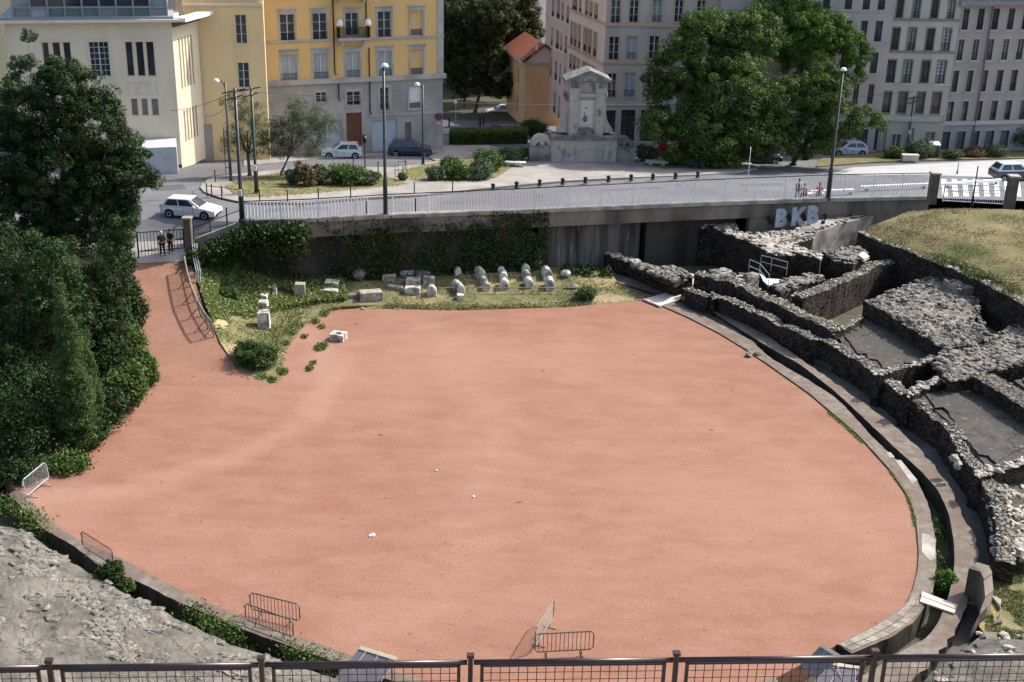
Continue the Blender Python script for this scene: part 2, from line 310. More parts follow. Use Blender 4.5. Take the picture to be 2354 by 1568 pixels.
def bush(name,label,cat,base,r,h,nleaf,m,size=.09,group=None,cr=None,aspect=.6):
    base=Vector(base); t=thing(name,label,cat,base,group); mb=MB()
    for k in range(5):
        a=random.uniform(0,6.3); mb.tube([base,base+Vector((math.cos(a)*r*.4,math.sin(a)*r*.4,h*.5))],[.03,.012],5)
    mb.build('stem',BARK,t)
    lob=[(base.x,base.y,base.z+h*.5,r*.8,r*.8,h*.45)]+[(base.x+random.uniform(-.6,.6)*r,base.y+random.uniform(-.5,.5)*r,base.z+h*random.uniform(.3,.75),r*.45,r*.45,h*.28) for _ in range(4)]
    p,n,ti=crown_pts(lob,int(nleaf*1.3),cr or min(r,h)*.2,.4); p=p+RNG.normal(size=p.shape)*.07*r*RNG.uniform(0,1.6,len(p))[:,None]; size=size*.85; p[:,2]=np.maximum(p[:,2],base.z+.02); leafmesh('foliage',p,n,size,ti,m,t,aspect=aspect); return t
LDARK=leafmat('leaf_dark_evergreen',(.011,.026,.008),(.055,.105,.026),.12)
LCYP=leafmat('leaf_cypress',(.014,.036,.014),(.05,.095,.035))
LCYPL=leafmat('leaf_juniper',(.03,.06,.02),(.13,.21,.06))
LLAUR=leafmat('leaf_laurel',(.03,.065,.014),(.15,.225,.055),.2)
LLIME=leafmat('leaf_bright_broadleaf',(.055,.12,.018),(.16,.27,.055),.35)
LMAPLE=leafmat('leaf_mid_green',(.024,.05,.012),(.15,.235,.045),.28)
LOLIVE=leafmat('leaf_olive_park',(.022,.032,.010),(.075,.085,.028),.25)
LWILL=leafmat('leaf_willow_grey',(.060,.085,.035),(.15,.18,.085),.3)
LDRY=leafmat('leaf_dry_brown',(.10,.07,.035),(.22,.17,.085))
LGREY=leafmat('leaf_grey_green',(.055,.085,.045),(.16,.21,.12))
LWEED=leafmat('leaf_light_weeds',(.10,.14,.04),(.30,.35,.13),.3)
LIVY=leafmat('leaf_ivy',(.010,.026,.007),(.05,.095,.022),.12)
LGRASS=leafmat('blade_grass',(.065,.09,.024),(.19,.21,.08),.3)
LGRASSDRY=leafmat('blade_dry_grass',(.15,.125,.055),(.30,.25,.125),.25)
LRED=leafmat('petal_red',(.35,.02,.03),(.55,.08,.10))
def scatter_leaves(name,pts,m,size,label=None,cat=None,parent=None,hgt=.25,tint=None,up=.2,aspect=.5):
    n=len(pts); pos=np.array(pts)+np.stack([np.zeros(n),np.zeros(n),RNG.uniform(0,hgt,n)],1)
    nr=RNG.normal(size=(n,3)); nr[:,2]=nr[:,2]*up
    return leafmesh(name,pos,nr,size,RNG.uniform(0,1,n) if tint is None else tint,m,parent,aspect=aspect)
def inpoly(x,y,poly):
    c=False;n=len(poly);j=n-1
    for i in range(n):
        a,b=poly[i],poly[j]
        if (a[1]>y)!=(b[1]>y) and x<(b[0]-a[0])*(y-a[1])/(b[1]-a[1])+a[0]: c=not c
        j=i
    return c
# ================================================================== GROUND AND ARENA
mb=MB(); mb.quad((-700,-300,-.95),(700,-300,-.95),(700,92,-.95),(-700,92,-.95)); mb.quad((-700,92,-.95),(700,92,-.95),(700,1400,-.95),(-700,1400,-.95))
struct(mb.build('ground',EARTH))
CEN=Vector((-2,64,0))
E1L=[(40,1128),(69,1150),(100,1190),(165,1235),(292,1294),(395,1349),(515,1404),(653,1455),(783,1500),(900,1545),(1050,1590),(1300,1620),(1600,1605),(1780,1560)]
E1R=[(1922,1483),(1970,1461),(2018,1435),(2055,1413),(2080,1394),(2097,1359),(2108,1315),(2111,1270),(2104,1194),(2090,1150),(2047,1085),(1972,1002),(1910,950),(1860,907),(1765,840),(1710,803),(1651,767),(1580,731),(1514,702),(1479,687)]
arena=P(E1L+E1R+[(1300,680),(900,680),(300,700),(250,850),(150,1000),(10,1100)],0)
struct(flatpoly('arena_floor',arena,TERRA,.9))
def strip(name,a,b,zt,zb,m,n=60,jag=0,kind='structure'):
    A=smoothline(a,n,1); B=smoothline(b,n,1); mb=MB(); vs=[];fs=[]
    for p,q in zip(A,B):
        j=random.uniform(-jag,jag); j2=random.uniform(-jag,jag); d=(q-p).normalized()*j*2
        zz=zt+random.uniform(-jag,jag)*.3
        vs+=[Vector((p.x,p.y,zb)),Vector((p.x,p.y,zz)),Vector((q.x,q.y,zz))+d,Vector((q.x,q.y,zb))]
    ts=[]
    for i in range(n-1):
        o=i*4
        for k in range(3): (ts if k==1 else fs).append((o+k,o+k+1,o+k+5,o+k+4))
    fs+=[(0,3,2,1),((n-1)*4,(n-1)*4+1,(n-1)*4+2,(n-1)*4+3)]
    mb.v=vs; mb.f=[tuple(f) for f in ts+fs]; mb.m=[0]*len(ts)+[1]*len(fs); o=mb.build(name,[m,SHADECONC])  # top faces in kerb stone, sides in concrete with shade painted in
    if kind: o['kind']=kind
    return o
E2L=[(20,1140),(69,1185),(103,1222),(165,1253),(223,1301),(316,1340),(378,1371),(481,1418),(584,1459),(687,1497),(756,1520),(880,1562),(1050,1612),(1300,1645),(1600,1630),(1800,1585)]
E2R=[(1956,1505),(2005,1485),(2059,1462),(2107,1428),(2131,1387),(2145,1356),(2152,1290),(2149,1236),(2135,1167),(2101,1098),(2052,1053),(1990,992),(1925,920),(1855,875),(1765,822),(1726,784),(1640,740),(1544,697),(1520,688)]
a=strip('arena_kerb_west',P(E1L,0),P(E2L,0),.07,-.95,KERBST,90,.02)
tag(a,'low curved stone kerb between the red arena and the dark channel, lower left','kerb',kind='thing')
a=strip('arena_kerb_east',P(E1R[:-1],0),P(E2R[:-1],0),.08,-.95,KERBST,110,.02)
tag(a,'curved inner stone kerb bordering the red arena along its right side','kerb',kind='thing')
for o in list(C.objects)[-2:]: o.name='arena_kerb'
E3=[(1880,1600),(1980,1560),(2040,1522),(2083,1493),(2128,1473),(2156,1435),(2180,1373),(2193,1304),(2192,1253),(2180,1184),(2156,1132),(2115,1085),(2055,1032),(1980,960),(1915,900),(1840,842),(1765,800),(1700,760),(1640,722),(1559,689)]
E4=[(1960,1650),(2060,1600),(2110,1560),(2150,1515),(2190,1465),(2217,1400),(2231,1356),(2247,1297),(2245,1249),(2214,1194),(2187,1129),(2155,1085),(2097,1020),(2055,982),(1977,925),(1860,842),(1765,777),(1720,745),(1660,712),(1590,678)]
a=strip('outer_kerb',P(E3,0),P(E4,0),.1,-.95,KERBST,110,.05); tag(a,'wide outer stone kerb beyond the dark channel, curving round the right side','kerb',kind='thing')
a=strip('stone_kerb',P([(1366,626),(1425,655),(1516,680)],0),P([(1404,618),(1470,643),(1530,668)],0),.12,-.9,KERBST,20,.03)
tag(a,'straight paved kerb running back from the pale ramp towards the dark underpass','kerb',kind='thing')
a=strip('paving_strip',P([(1350,632),(1400,652),(1480,685)],0),P([(1362,629),(1418,652),(1500,681)],0),.05,-.9,KERBST,20,.03); struct(a)
# kerb blocks that are paler than the rest
for k,(poly,lab) in enumerate([([(2036,1040),(2046,1040),(2056,1051),(2044,1053)],'small pale block let into the inner kerb, topmost of three'),([(2056,1057),(2070,1058),(2108,1104),(2096,1112)],'row of pale blocks in the inner kerb beside the dark channel'),([(2118,1226),(2132,1228),(2150,1240),(2149,1282),(2138,1290),(2118,1268)],'whitish worn block patch in the inner kerb above the leafy bush')]):
    mb=MB(); mb.prism([p+Vector((0,0,.012)) for p in P(poly,.08)],0); tag(mb.build('pale_kerb_block',CONCL),lab,'paving block','pale blocks in the arena kerb')
# pale slabs of the lower right kerb
mb=MB()
ia=smoothline(P([(1926,1486),(1970,1465),(2018,1439),(2055,1417),(2080,1398),(2095,1372)],0),12,1); oa=smoothline(P([(1957,1501),(2005,1481),(2059,1457),(2104,1424),(2124,1392),(2133,1368)],0),12,1)
for i in range(11):
    for k in range(2):
        def q(j,t): return ia[j].lerp(oa[j],t)
        t0=k*.5+.02;t1=k*.5+.48; c=[q(i,t0),q(i,t1),q(i+1,t1),q(i+1,t0)]; m_=sum(c,Vector())/4
        mb.prism([m_+(x-m_)*.95+Vector((0,0,.105+random.uniform(0,.02))) for x in c][::-1],0)
tag(mb.build('kerb_slabs',mat('worn_kerb_slab',(.22,.195,.16),(.34,.305,.25),1.8,bump=.03,c3=(.15,.125,.1),s3=1.2)),'sunlit pale slabs capping the end of the inner kerb, lower right','paving slabs')
# walk and ruin floor
T=[(1574,664),(1624,682),(1639,679),(1731,719),(1796,751),(1859,782),(1890,783),(1925,803),(1975,832),(2010,858),(2085,920),(2162,970),(2210,1045),(2252,1100),(2275,1150),(2290,1220),(2290,1290)]
mb=MB(); WK=mat('walk_paving_shaded',(.09,.083,.075),(.14,.13,.118),1.5,bump=.02,c3=(.07,.065,.06),s3=.5)  # paving colour lowered to carry the shade of the podium wall
w4=smoothline(P(E4,0),60,1); outer=[p+(p-CEN).normalized()*9 for p in w4]
vs=[];
for p,q in zip(w4,outer): vs+=[p+Vector((0,0,-.5)),Vector((q.x,q.y,-.5))]
mb.add(vs,[(2*i,2*i+1,2*i+3,2*i+2) for i in range(59)]); struct(mb.build('sunken_walk',WK))
mb=MB(); mb.prism([Vector(p) for p in [(11,86,-.1),(18,80,-.1),(24,72,-.1),(29,62,-.1),(31,50,-.1),(30,38,-.1),(90,38,-.1),(90,93,-.1),(34,98,-.1),(0,96,-.1),(2,88,-.1)]],-.9); struct(mb.build('ruin_ground',EARTH))
# ---- ruin walls
def rubble(mb,pts,r,flat=.55,mi=0,jit=.28):
    for p in pts:
        s=(r[0]+(r[1]-r[0])*random.random()**1.8*1.25)*.72; mb.blob(p,(s*random.uniform(.9,1.7),s*random.uniform(.7,1.1),s*flat*random.uniform(.7,1.3)),jit,mi)
def ruin_wall(label,l,width,zb=-.6,jag=.17,step=.3,cap=3.,m=RUIN,cm=RUBB,away=None,group='ruined walls of the amphitheatre',cr=(.06,.15),name='ruin_wall'):
    pts=P3(l); L=sum((b-a).length for a,b in zip(pts,pts[1:])); n=max(4,int(L/step)); S=smoothline(pts,n,1)
    mb=MB(); rows=[]; caps=[]
    for i,p in enumerate(S):
        d=(S[min(i+1,n-1)]-S[max(i-1,0)]); d.z=0; d.normalize(); nn=Vector((-d.y,d.x,0))
        if away is not None: 
            if nn.dot(Vector((*away,0)))<0: nn=-nn
        elif nn.y<0: nn=-nn
        row=[]
        hj=noise.fractal(Vector((p.x*.35,p.y*.35,3)),1.,2.,3)*jag*1.1+noise.noise(Vector((p.x*1.7,p.y*1.7,8)))*jag*.9
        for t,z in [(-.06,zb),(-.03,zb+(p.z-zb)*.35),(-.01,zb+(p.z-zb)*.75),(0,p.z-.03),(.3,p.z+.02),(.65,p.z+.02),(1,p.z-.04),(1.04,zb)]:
            f=random.uniform(-1,1)*.045; q=Vector((p.x,p.y,0))+nn*(t*width+f)
            zz=z+(0 if z==zb else hj*(z-zb)/(p.z-zb)+random.uniform(-1,1)*jag*.35); row.append(Vector((q.x,q.y,zz)))
        rows.append(row)
        for _ in range(np.random.poisson(cap*width*step*4) if False else int(cap*width*step*(1.5+9*max(0,.45+noise.noise(Vector((p.x*.8,p.y*.8,1)))))+random.random())):
            t=random.uniform(-.02,1.02); q=Vector((p.x,p.y,0))+nn*(t*width)+d*random.uniform(-step,step)*.6; caps.append(Vector((q.x,q.y,p.z+hj+random.uniform(-.04,.03))))
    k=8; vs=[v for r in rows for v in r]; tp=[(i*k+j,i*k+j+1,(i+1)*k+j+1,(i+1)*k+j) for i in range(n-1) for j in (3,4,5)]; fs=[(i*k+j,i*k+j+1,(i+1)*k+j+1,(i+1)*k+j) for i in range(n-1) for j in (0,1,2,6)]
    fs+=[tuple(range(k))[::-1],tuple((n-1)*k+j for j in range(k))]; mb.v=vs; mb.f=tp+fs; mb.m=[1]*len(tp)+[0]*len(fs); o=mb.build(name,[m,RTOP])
    tag(o,label,'ruined wall',group,'thing')
    if caps:
        c=MB(); rubble(c,caps,cr); c.build('rubble_capping',cm,o)['kind']='stuff'
    return o
def mass(label,poly,z,zb=-.6,cov=5.,cr=(.12,.3),m=RUIN,cm=RUBD,name='ruin_mound',cat='ruin',group='rubble tops of the ruins',slope=None,grid=.5,disp=.22):
    pts=P(poly,z) if not isinstance(poly[0],Vector) else poly
    xy=[(p.x,p.y) for p in pts]; xs=[p[0] for p in xy]; ys=[p[1] for p in xy]
    mb=MB(); low=[Vector((p.x,p.y,z-.12)) for p in pts]; mb.prism(low,zb)
    nx=int((max(xs)-min(xs))/grid)+2; ny=int((max(ys)-min(ys))/grid)+2; idx={}; vs=[];fs=[]
    for i in range(nx):
        for j in range(ny):
            x=min(xs)+i*grid; y=min(ys)+j*grid
            if inpoly(x,y,xy):
                zz=z+noise.fractal(Vector((x*.9,y*.9,z)),1.,2.,4)*disp-.02; idx[i,j]=len(vs); vs.append(Vector((x+random.uniform(-.1,.1),y+random.uniform(-.1,.1),zz)))
    for (i,j) in idx:
        if all(k in idx for k in ((i+1,j),(i+1,j+1),(i,j+1))): fs.append((idx[i,j],idx[i+1,j],idx[i+1,j+1],idx[i,j+1]))
    if fs: mb.add(vs,fs,1)
    o=mb.build(name,[m,cm if m is RUIN else m]); tag(o,label,cat,group,'thing')  # top grid takes paler rubble against the shade-darkened sides
    A=abs(sum(xy[i][0]*xy[i-1][1]-xy[i-1][0]*xy[i][1] for i in range(len(xy))))/2
    st=[]; 
    while len(st)<int(A*cov*2.2):
        x=random.uniform(min(xs),max(xs)); y=random.uniform(min(ys),max(ys))
        if inpoly(x,y,xy): st.append(Vector((x,y,z+noise.fractal(Vector((x*.9,y*.9,z)),1.,2.,4)*disp-.03)))
    for i in range(len(pts)):      # stones along the broken edges
        a,b=pts[i-1],pts[i]; L=(b-a).length
        for _ in range(int(L*cov*.55)): p=a.lerp(b,random.random()); st.append(Vector((p.x+random.uniform(-.1,.1),p.y+random.uniform(-.1,.1),z-.06)))
    if st and cov:
        c=MB(); rubble(c,st,cr); c.build('loose_stones',cm,o)['kind']='stuff'
    return o
away=(1,.15)
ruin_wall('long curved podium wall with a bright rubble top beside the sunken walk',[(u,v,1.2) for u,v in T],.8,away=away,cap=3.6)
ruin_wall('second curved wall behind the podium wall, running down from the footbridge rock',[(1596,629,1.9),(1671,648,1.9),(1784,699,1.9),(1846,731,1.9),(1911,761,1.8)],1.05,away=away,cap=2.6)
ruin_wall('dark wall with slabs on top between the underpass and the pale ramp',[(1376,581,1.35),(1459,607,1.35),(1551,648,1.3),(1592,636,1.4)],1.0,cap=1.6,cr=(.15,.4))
mass('wide fan of rubble on the wall below the painted letters',[(1606,516),(1646,509),(1684,509),(1699,531),(1714,530),(1734,536),(1804,527),(1824,532),(1784,544),(1839,540),(1869,546),(1824,559),(1856,574),(1886,584),(1886,594),(1836,581),(1819,584),(1791,586),(1781,584),(1756,571),(1709,549),(1674,537),(1646,524),(1609,520)],3.0,cov=6,cm=RUBB,cr=(.1,.24))
mass('square ruined block with ridged tiles on top in the middle of the ruins',[(1889,576),(1971,566),(1996,588),(1961,604),(1925,600)],3.0,cov=5,cr=(.15,.35))
mb=MB(); p=P([(1972,585),(1984,578),(1998,589),(1985,595)],3.15); mb.prism(p,2.9); tag(mb.build('stone_slab',PLANK),'small orange and cream slab lying on the ridged block','slab')
# lawn with its walls
L0=[(1972,534,3.5),(2060,566,3.5),(2160,604,3.5),(2247,640,3.5),(2353,700,3.5),(2600,850,3.5)]
L1=[(2010,518,3.9),(2100,530,4.3),(2220,560,4.4),(2300,590,4.4),(2430,640,4.4),(2700,760,4.4)]
L2=[(2060,498,4.3),(2150,502,4.75),(2250,515,4.9),(2353,530,4.9),(2500,570,4.9),(2750,640,4.9)]
L3=[(2075,490,4.5),(2142,480,5.0),(2250,480,5.2),(2353,482,5.3),(2500,490,5.3),(2800,510,5.3)]
mb=MB(); LAWN=loft(mb,[P3(L0),P3(L1),P3(L2),P3(L3)],50,10,.07,.6); struct(mb.build('lawn',GRASSD,smooth=True))
ruin_wall('tall dark wall topped by two bright stone courses holding up the dry lawn',[(u-2,v+1,z+.05) for u,v,z in L0],.6,cap=2.5,jag=.1,away=(.3,1),cr=(.1,.22))
ruin_wall('short end wall of the dry lawn running back to the gate pillar',[(1975,533,3.55),(2030,508,4.05),(2075,489,4.5),(2100,483,4.6)],.4,cap=.6,away=(1,.3),jag=.05)
mass('flat concrete ledge at the foot of the street wall right of the painted letters',[(1790,552),(1850,505),(1905,500),(1990,487),(2030,482),(2000,495),(1930,512),(1870,535)],3.3,cov=.5,cm=RUBD,m=CONC,disp=.03)
ruin_wall('diagonal wall with a crumbled pale top crossing the middle of the ruins',[(1847,684,2.3),(1930,654,2.35),(2020,613,2.4),(2077,600,2.4),(2150,630,2.3)],1.0,cap=3.4,jag=.14)
mass('rounded vault fragment in front of the metal walkway railing',[(1774,656),(1800,642),(1859,626),(1890,632),(1899,639),(1850,652),(1796,671)],2.1,cov=3,cr=(.12,.35),cm=RUBD)
mass('angular rock outcrop left of the white walkway sheet',[(1669,636),(1729,621),(1746,626),(1711,641)],2.0,cov=1.2,cr=(.2,.5),m=CONC)
mass('small tilted rock slab behind the end of the podium wall',[(1631,629),(1664,611),(1684,619),(1655,631)],1.7,cov=.8,cr=(.2,.5),m=CONC)
mass('broken stonework on top of the dark wall by the underpass',[(1456,607),(1500,612),(1540,612),(1560,616),(1585,628),(1552,646),(1510,630)],1.65,zb=1.1,cov=3.,cr=(.2,.5))
mass('dark tarred floor of the upper cell between two rubble walls',[(1928,772),(1955,754),(1988,729),(2185,822),(2165,828),(2086,842),(2040,853),(1992,826),(1943,797)],1.25,cov=.15,m=CELL,disp=.05,cr=(.03,.07))
ruin_wall('straight wall with a bright edge above the upper tarred cell floor',[(1985,689,2.35),(2080,742,2.35),(2171,796,2.35),(2207,789,2.35)],1.1,cap=2.4,jag=.07,cr=(.1,.22),cm=RUBD)
mass('large slope of dark grey rubble between the upper cell and the green pit',[(2000,692),(2040,670),(2084,653),(2133,636),(2196,636),(2230,655),(2245,690),(2251,727),(2266,765),(2291,771),(2215,792),(2171,797),(2080,745)],2.35,cov=8,cr=(.1,.25),disp=.35)
mass('rubble ledge between the lawn wall and the green pit',[(2170,640),(2247,640),(2353,697),(2480,775),(2480,785),(2353,692),(2290,656),(2203,662)],2.9,zb=2.2,cov=5,cr=(.1,.2),m=CONC)
MOSS=mat('mossy_pit_wall',(.03,.055,.04),(.075,.095,.065),.8,bump=.03,stretch=(1,1,.3))
mb=MB(); q=P([(2203,660),(2287,653),(2353,690),(2480,765)],2.85)
for a,b in zip(q,q[1:]): mb.obox(Vector((a.x,a.y,-.1)),b-a,Vector((.25,.5,0)),(0,0,2.95))
tag(mb.build('pit_wall',MOSS),'smooth mossy green wall curving round the deep pit, right edge','retaining wall',kind='thing')
mb=MB(); mb.add(P([(2170,690),(2420,690),(2420,790),(2240,790)],.8),[(0,1,2,3)]); struct(mb.build('pit_floor',mat('ochre_mud',(.30,.19,.06),(.16,.11,.05),1.2,bump=.03)))
mass('broad bed of rough grey stones right of the upper tarred cell',[(2171,800),(2205,790),(2291,772),(2308,762),(2321,746),(2353,745),(2480,760),(2480,850),(2353,838),(2266,850),(2238,864),(2182,872),(2155,838)],2.2,cov=7,cr=(.12,.32),disp=.3)
ruin_wall('thin stone ridge closing the top of the upper tarred cell',[(1918,770,1.5),(1952,752,1.55),(1985,728,1.6)],.4,cap=4,jag=.06)
ruin_wall('thin stone ridge below the upper tarred cell floor',[(2023,864,1.6),(2082,846,1.6),(2160,822,1.75)],.5,cap=4,cr=(.1,.25))
ruin_wall('stone ridge in front of the dark hollow above the lower cell',[(2090,912,1.6),(2150,884,1.7),(2237,864,1.9)],.6,cap=4,cr=(.12,.28))
mass('grey tarred floor of the lower cell at the right edge',[(2110,908),(2247,868),(2420,975),(2480,1090),(2353,1082),(2284,1084),(2238,1032),(2184,966)],1.35,cov=.3,m=CELL,disp=.06,cr=(.03,.08))
ruin_wall('straight wall with speckled top behind the lower cell floor',[(2237,864,2.3),(2300,903,2.3),(2400,965,2.3),(2480,1010,2.3)],1.5,cap=1.6,jag=.05,cr=(.08,.18),cm=RUBD)
mass('dark cell floor beyond the speckled wall, cut by the right edge',[(2330,870),(2480,850),(2520,960),(2420,930)],2.0,cov=.1,m=CELL,disp=.04,cr=(.03,.07))
ruin_wall('broken ledge of pale stones at the lower end of the lower cell',[(2255,1096,1.5),(2300,1084,1.5),(2353,1072,1.55),(2420,1060,1.6)],.6,cap=4,cr=(.12,.3))
mass('heap of large pale stones in shade below the lower cell, right edge',[(2262,1110),(2353,1090),(2470,1080),(2470,1290),(2353,1288),(2292,1272),(2285,1200)],.75,cov=6,cr=(.16,.38),cm=RUBB,m=EARTH,disp=.35)
# pier, slabs and grass at the lower right
mb=MB(); q=P([(2245,1292),(2272,1300),(2280,1316)],1.5)+[at(2284,1352,1.3),at(2272,1385,.95),at(2254,1420,.4)]
n2=[p+Vector((-.35,-.45,-.25)) for p in q]
for i in range(5):
    a,b=q[i],q[i+1]; mb.obox(Vector((a.x,a.y,-.1)),b-a,Vector((-.55,-.55,0)),(0,0,(a.z+b.z)/2+.1))
tag(mb.build('ruin_pier',WALLC),'broken concrete pier standing where the podium wall ends, lower right','ruined wall',kind='thing')
mb=MB(); mb.prism(P([(2270,1300),(2480,1290),(2480,1480),(2353,1470),(2262,1455),(2250,1440)],.12),-.2); struct(mb.build('grass_patch',GRASSG))
for poly,lab in [([(2300,1371),(2326,1367),(2350,1378),(2346,1398),(2320,1394)],'square grey slab lying in the grass at the lower right edge'),([(2318,1415),(2345,1409),(2352,1428),(2330,1434)],'smaller grey slab in the grass below the square slab')]:
    mb=MB(); mb.prism(P([(u-48 if u>2320 else u-20,v) for u,v in poly],.28),0); tag(mb.build('stone_slab',CONC),lab,'slab','slabs lying in the grass')
struct(mass('x',[(2200,1500),(2262,1450),(2353,1465),(2480,1480),(2480,1640),(2100,1640),(2150,1540)],.25,cov=.8,m=STAND,cm=RUBB,name='broken_ground',cat='ground',cr=(.1,.25)))
o=C.objects['broken_ground']; del o['label'],o['category'],o['group']
mb=MB(); mb.blob(at(2192,1054,1.15),(.26,.24,.25),.3,0,1); mb.blob(at(2200,1070,1.05),(.2,.2,.28),.3,0,1); tag(mb.build('stone',RUBB),'pale white stone perched on the podium wall at its bend','stone')
mb=MB(); mb.blob(at(1722,815,.1),(.38,.25,.16),.25,0,1); mb.blob(at(1742,813,.12),(.3,.25,.12),.25,0,1); tag(mb.build('stone',RUBD),'flat dark stone on the arena edge by the inner kerb','stone')
# plank footbridge and pale ramp
t=thing('plank_bridge','two bleached planks laid across the channel, lower right','footbridge',at(2157,1384,0))
for a in ([(2119,1359),(2200,1390),(2197,1399),(2117,1369)],[(2117,1371),(2196,1401),(2193,1409),(2114,1382)]):
    mb=MB(); mb.prism(P(a,.2),.13); mb.build('plank',PLANK,t)
mb=MB(); mb.prism(P([(1478,687),(1516,703),(1561,688),(1566,676),(1592,652),(1602,640),(1588,640),(1560,660),(1535,671),(1505,680)],.17),.05); tag(mb.build('ramp',mat('pale_ramp_concrete',(.52,.47,.39),(.62,.57,.49),2,bump=.01)),'pale concrete ramp crossing the channel at the far corner of the arena','ramp',kind='thing')
# metal walkway railing
t=thing('walkway_railing','thin metal railing on two sides of the walkway among the ruins','railing',at(1770,655,1.6))
Z=2.1
def rp(u,v,dz=0): return at(u,v,Z)+Vector((0,0,dz))
for seg,nm in (([(1721,616),(1745,626),(1766,652)],'near'),([(1748,606),(1772,612),(1808,622)],'far')):
    mb=MB(); b=[rp(u,v) for u,v in seg]; b=[Vector((p.x,p.y,1.7)) for p in b]
    for h in (.55,1.05): mb.tube([p+Vector((0,0,h)) for p in b],.028,6)
    for p in b: mb.tube([p,p+Vector((0,0,1.05))],.03,6)
    mb.build('rail_section',GALV,t)
mb=MB(); mb.prism(P([(1746,628),(1760,640),(1792,642),(1793,648),(1766,656),(1754,645)],1.75),1.65); mb.build('deck_plate',mat('white_sheet',(.7,.72,.76),(.8,.8,.82),2),t)
# ---- lower left stand, seen as a broken concrete slope
LS0=[(-60,1190,.25),(45,1217,.25),(79,1239,.25),(155,1287,.25),(220,1325,.25),(292,1364,.25),(412,1424,.25),(515,1473,.25),(618,1510,.25),(720,1545,.25),(900,1600,.25)]
LS1=[(-140,1250,.9),(0,1290,.9),(90,1330,.9),(190,1390,.9),(300,1440,.9),(420,1500,.9),(560,1560,.9),(800,1640,.9)]
LS2=[(-250,1380,2.2),(-50,1440,2.2),(60,1490,2.2),(200,1550,2.2),(350,1620,2.2),(700,1740,2.2)]
LS3=[(-450,1560,4.2),(-150,1650,4.2),(100,1730,4.2),(600,1860,4.2)]
mb=MB(); SR=loft(mb,[P3(LS0),P3(LS1),P3(LS2),P3(LS3)],90,14,.12,.9)
q=SR[0]; vs=[]
for p in q: vs+=[p,Vector((p.x,p.y,-.95))]
mb.add(vs,[(2*i,2*i+1,2*i+3,2*i+2) for i in range(len(q)-1)]); st=mb.build('stone_stand',STAND); tag(st,'broken concrete slope of the old seating, lower left corner','seating ruins',kind='thing')
c=MB(); pts=[]
for k in range(13000):
    j=random.randrange(len(SR)-1); i=random.randrange(89); p=SR[j][i].lerp(SR[j+1][i+1],random.random())
    w=noise.fractal(Vector((p.x*.35,p.y*.55,7)),1.,2.,4)
    band=abs(j-12)<2.2 or (j in(2,3) and random.random()<.7) or j in (7,8)
    if w>.22 or (band and w>-.02) or random.random()<.03: pts.append(p+Vector((0,0,random.uniform(-.03,.04))))
rubble(c,pts,(.04,.26),.5,jit=.34); c.build('loose_stones',mat('stand_rubble',(.09,.082,.068),(.26,.24,.21),3,bump=.03),st)['kind']='stuff'
# ================================================================== PATH, BANK AND GARDEN
pl=[[(296,606,3.4),(440,600,3.4)],[(310,660,2.6),(452,655,2.6)],[(326,720,1.7),(470,715,1.75)],[(330,780,.9),(500,780,1.0)],[(340,840,.35),(545,850,.22)],[(335,885,.006),(640,887,.006)]]
pl=[[at(u-45*(1 if i else 0),v,z) if k==0 else at(u,v,z) for k,(u,v,z) in enumerate(l)] for i,l in enumerate(pl)]
mb=MB(); loft(mb,pl,24,10,0,.6); struct(mb.build('sloping_path',TERRA,smooth=True))
mb=MB(); loft(mb,[P3([(150,560,4.6),(290,556,4.6),(446,552,4.6)]),P3([(150,607,3.45),(290,606,3.42),(440,600,3.42)])],12,4); struct(mb.build('gate_ramp',mat('sunlit_pale_paving',(.42,.40,.38),(.52,.5,.48),1)))  # paving brightened so its colour carries full sun
mb=MB(); loft(mb,[P3([(-500,480,5.4),(0,500,5.4),(290,556,4.6)]),P3([(-500,600,4),(0,620,4),(298,610,3.4)]),P3([(-500,900,.6),(0,880,.4),(300,760,.9)]),P3([(-600,1150,-.03),(0,1130,-.03),(330,890,-.03)])],30,10,.12,.5); struct(mb.build('wooded_bank',BANKM,smooth=True))
g=[[(448,588,3.4),(520,590,2.7),(600,598,1.9),(700,606,1.35),(900,611,1.15),(1100,613,1.1),(1240,613,1.0),(1400,622,.6)],
   [(450,640,2.7),(540,650,1.6),(640,655,.8),(760,650,.75),(900,640,.75),(1100,640,.7),(1240,640,.65),(1420,650,.4)],
   [(475,715,1.75),(540,710,1.0),(620,700,.5),(740,690,.4),(900,672,.4),(1100,668,.4),(1250,668,.35),(1450,668,.2)],
   [(505,785,1.0),(560,770,.6),(620,750,.3),(700,712,.15),(900,700,.12),(1050,702,.1),(1250,697,.08),(1480,681,.05)],
   [(548,852,.22),(590,835,.15),(640,780,.08),(690,735,.03),(780,706,.015),(1050,713,.015),(1300,705,.015),(1480,688,.015)],
   [(620,884,.03),(643,884,.015),(650,850,.012),(660,800,.012),(700,748,.012),(780,709,.011),(1300,706,.01),(1481,689,.01)]]
mb=MB(); GR=loft(mb,[P3(l) for l in g],90,6,.0); struct(mb.build('garden_slope',GRASSG,smooth=True))
def gpt(t,s):
    j=min(len(GR)-2,int(s*(len(GR)-1))); i=min(88,int(t*89)); a=GR[j][i].lerp(GR[j][i+1],random.random()); b=GR[j+1][i].lerp(GR[j+1][i+1],random.random()); return a.lerp(b,random.random())
pts=[];ti=[]
for _ in range(42000):
    s=random.random(); t=random.random(); p=gpt(t,s); w=noise.noise(Vector((p.x*.35,p.y*.45,2)))
    dens=.9 if t<.35 else .38
    if s>.82: dens*=.35
    if random.random()<dens*(.5+w*1.4): pts.append(p); ti.append(.35+w*.5+random.uniform(-.25,.25))
o=scatter_leaves('grass',pts,LGRASS,.095,hgt=.14,tint=np.array(ti),up=.8,aspect=.3); tag(o,kind='stuff')
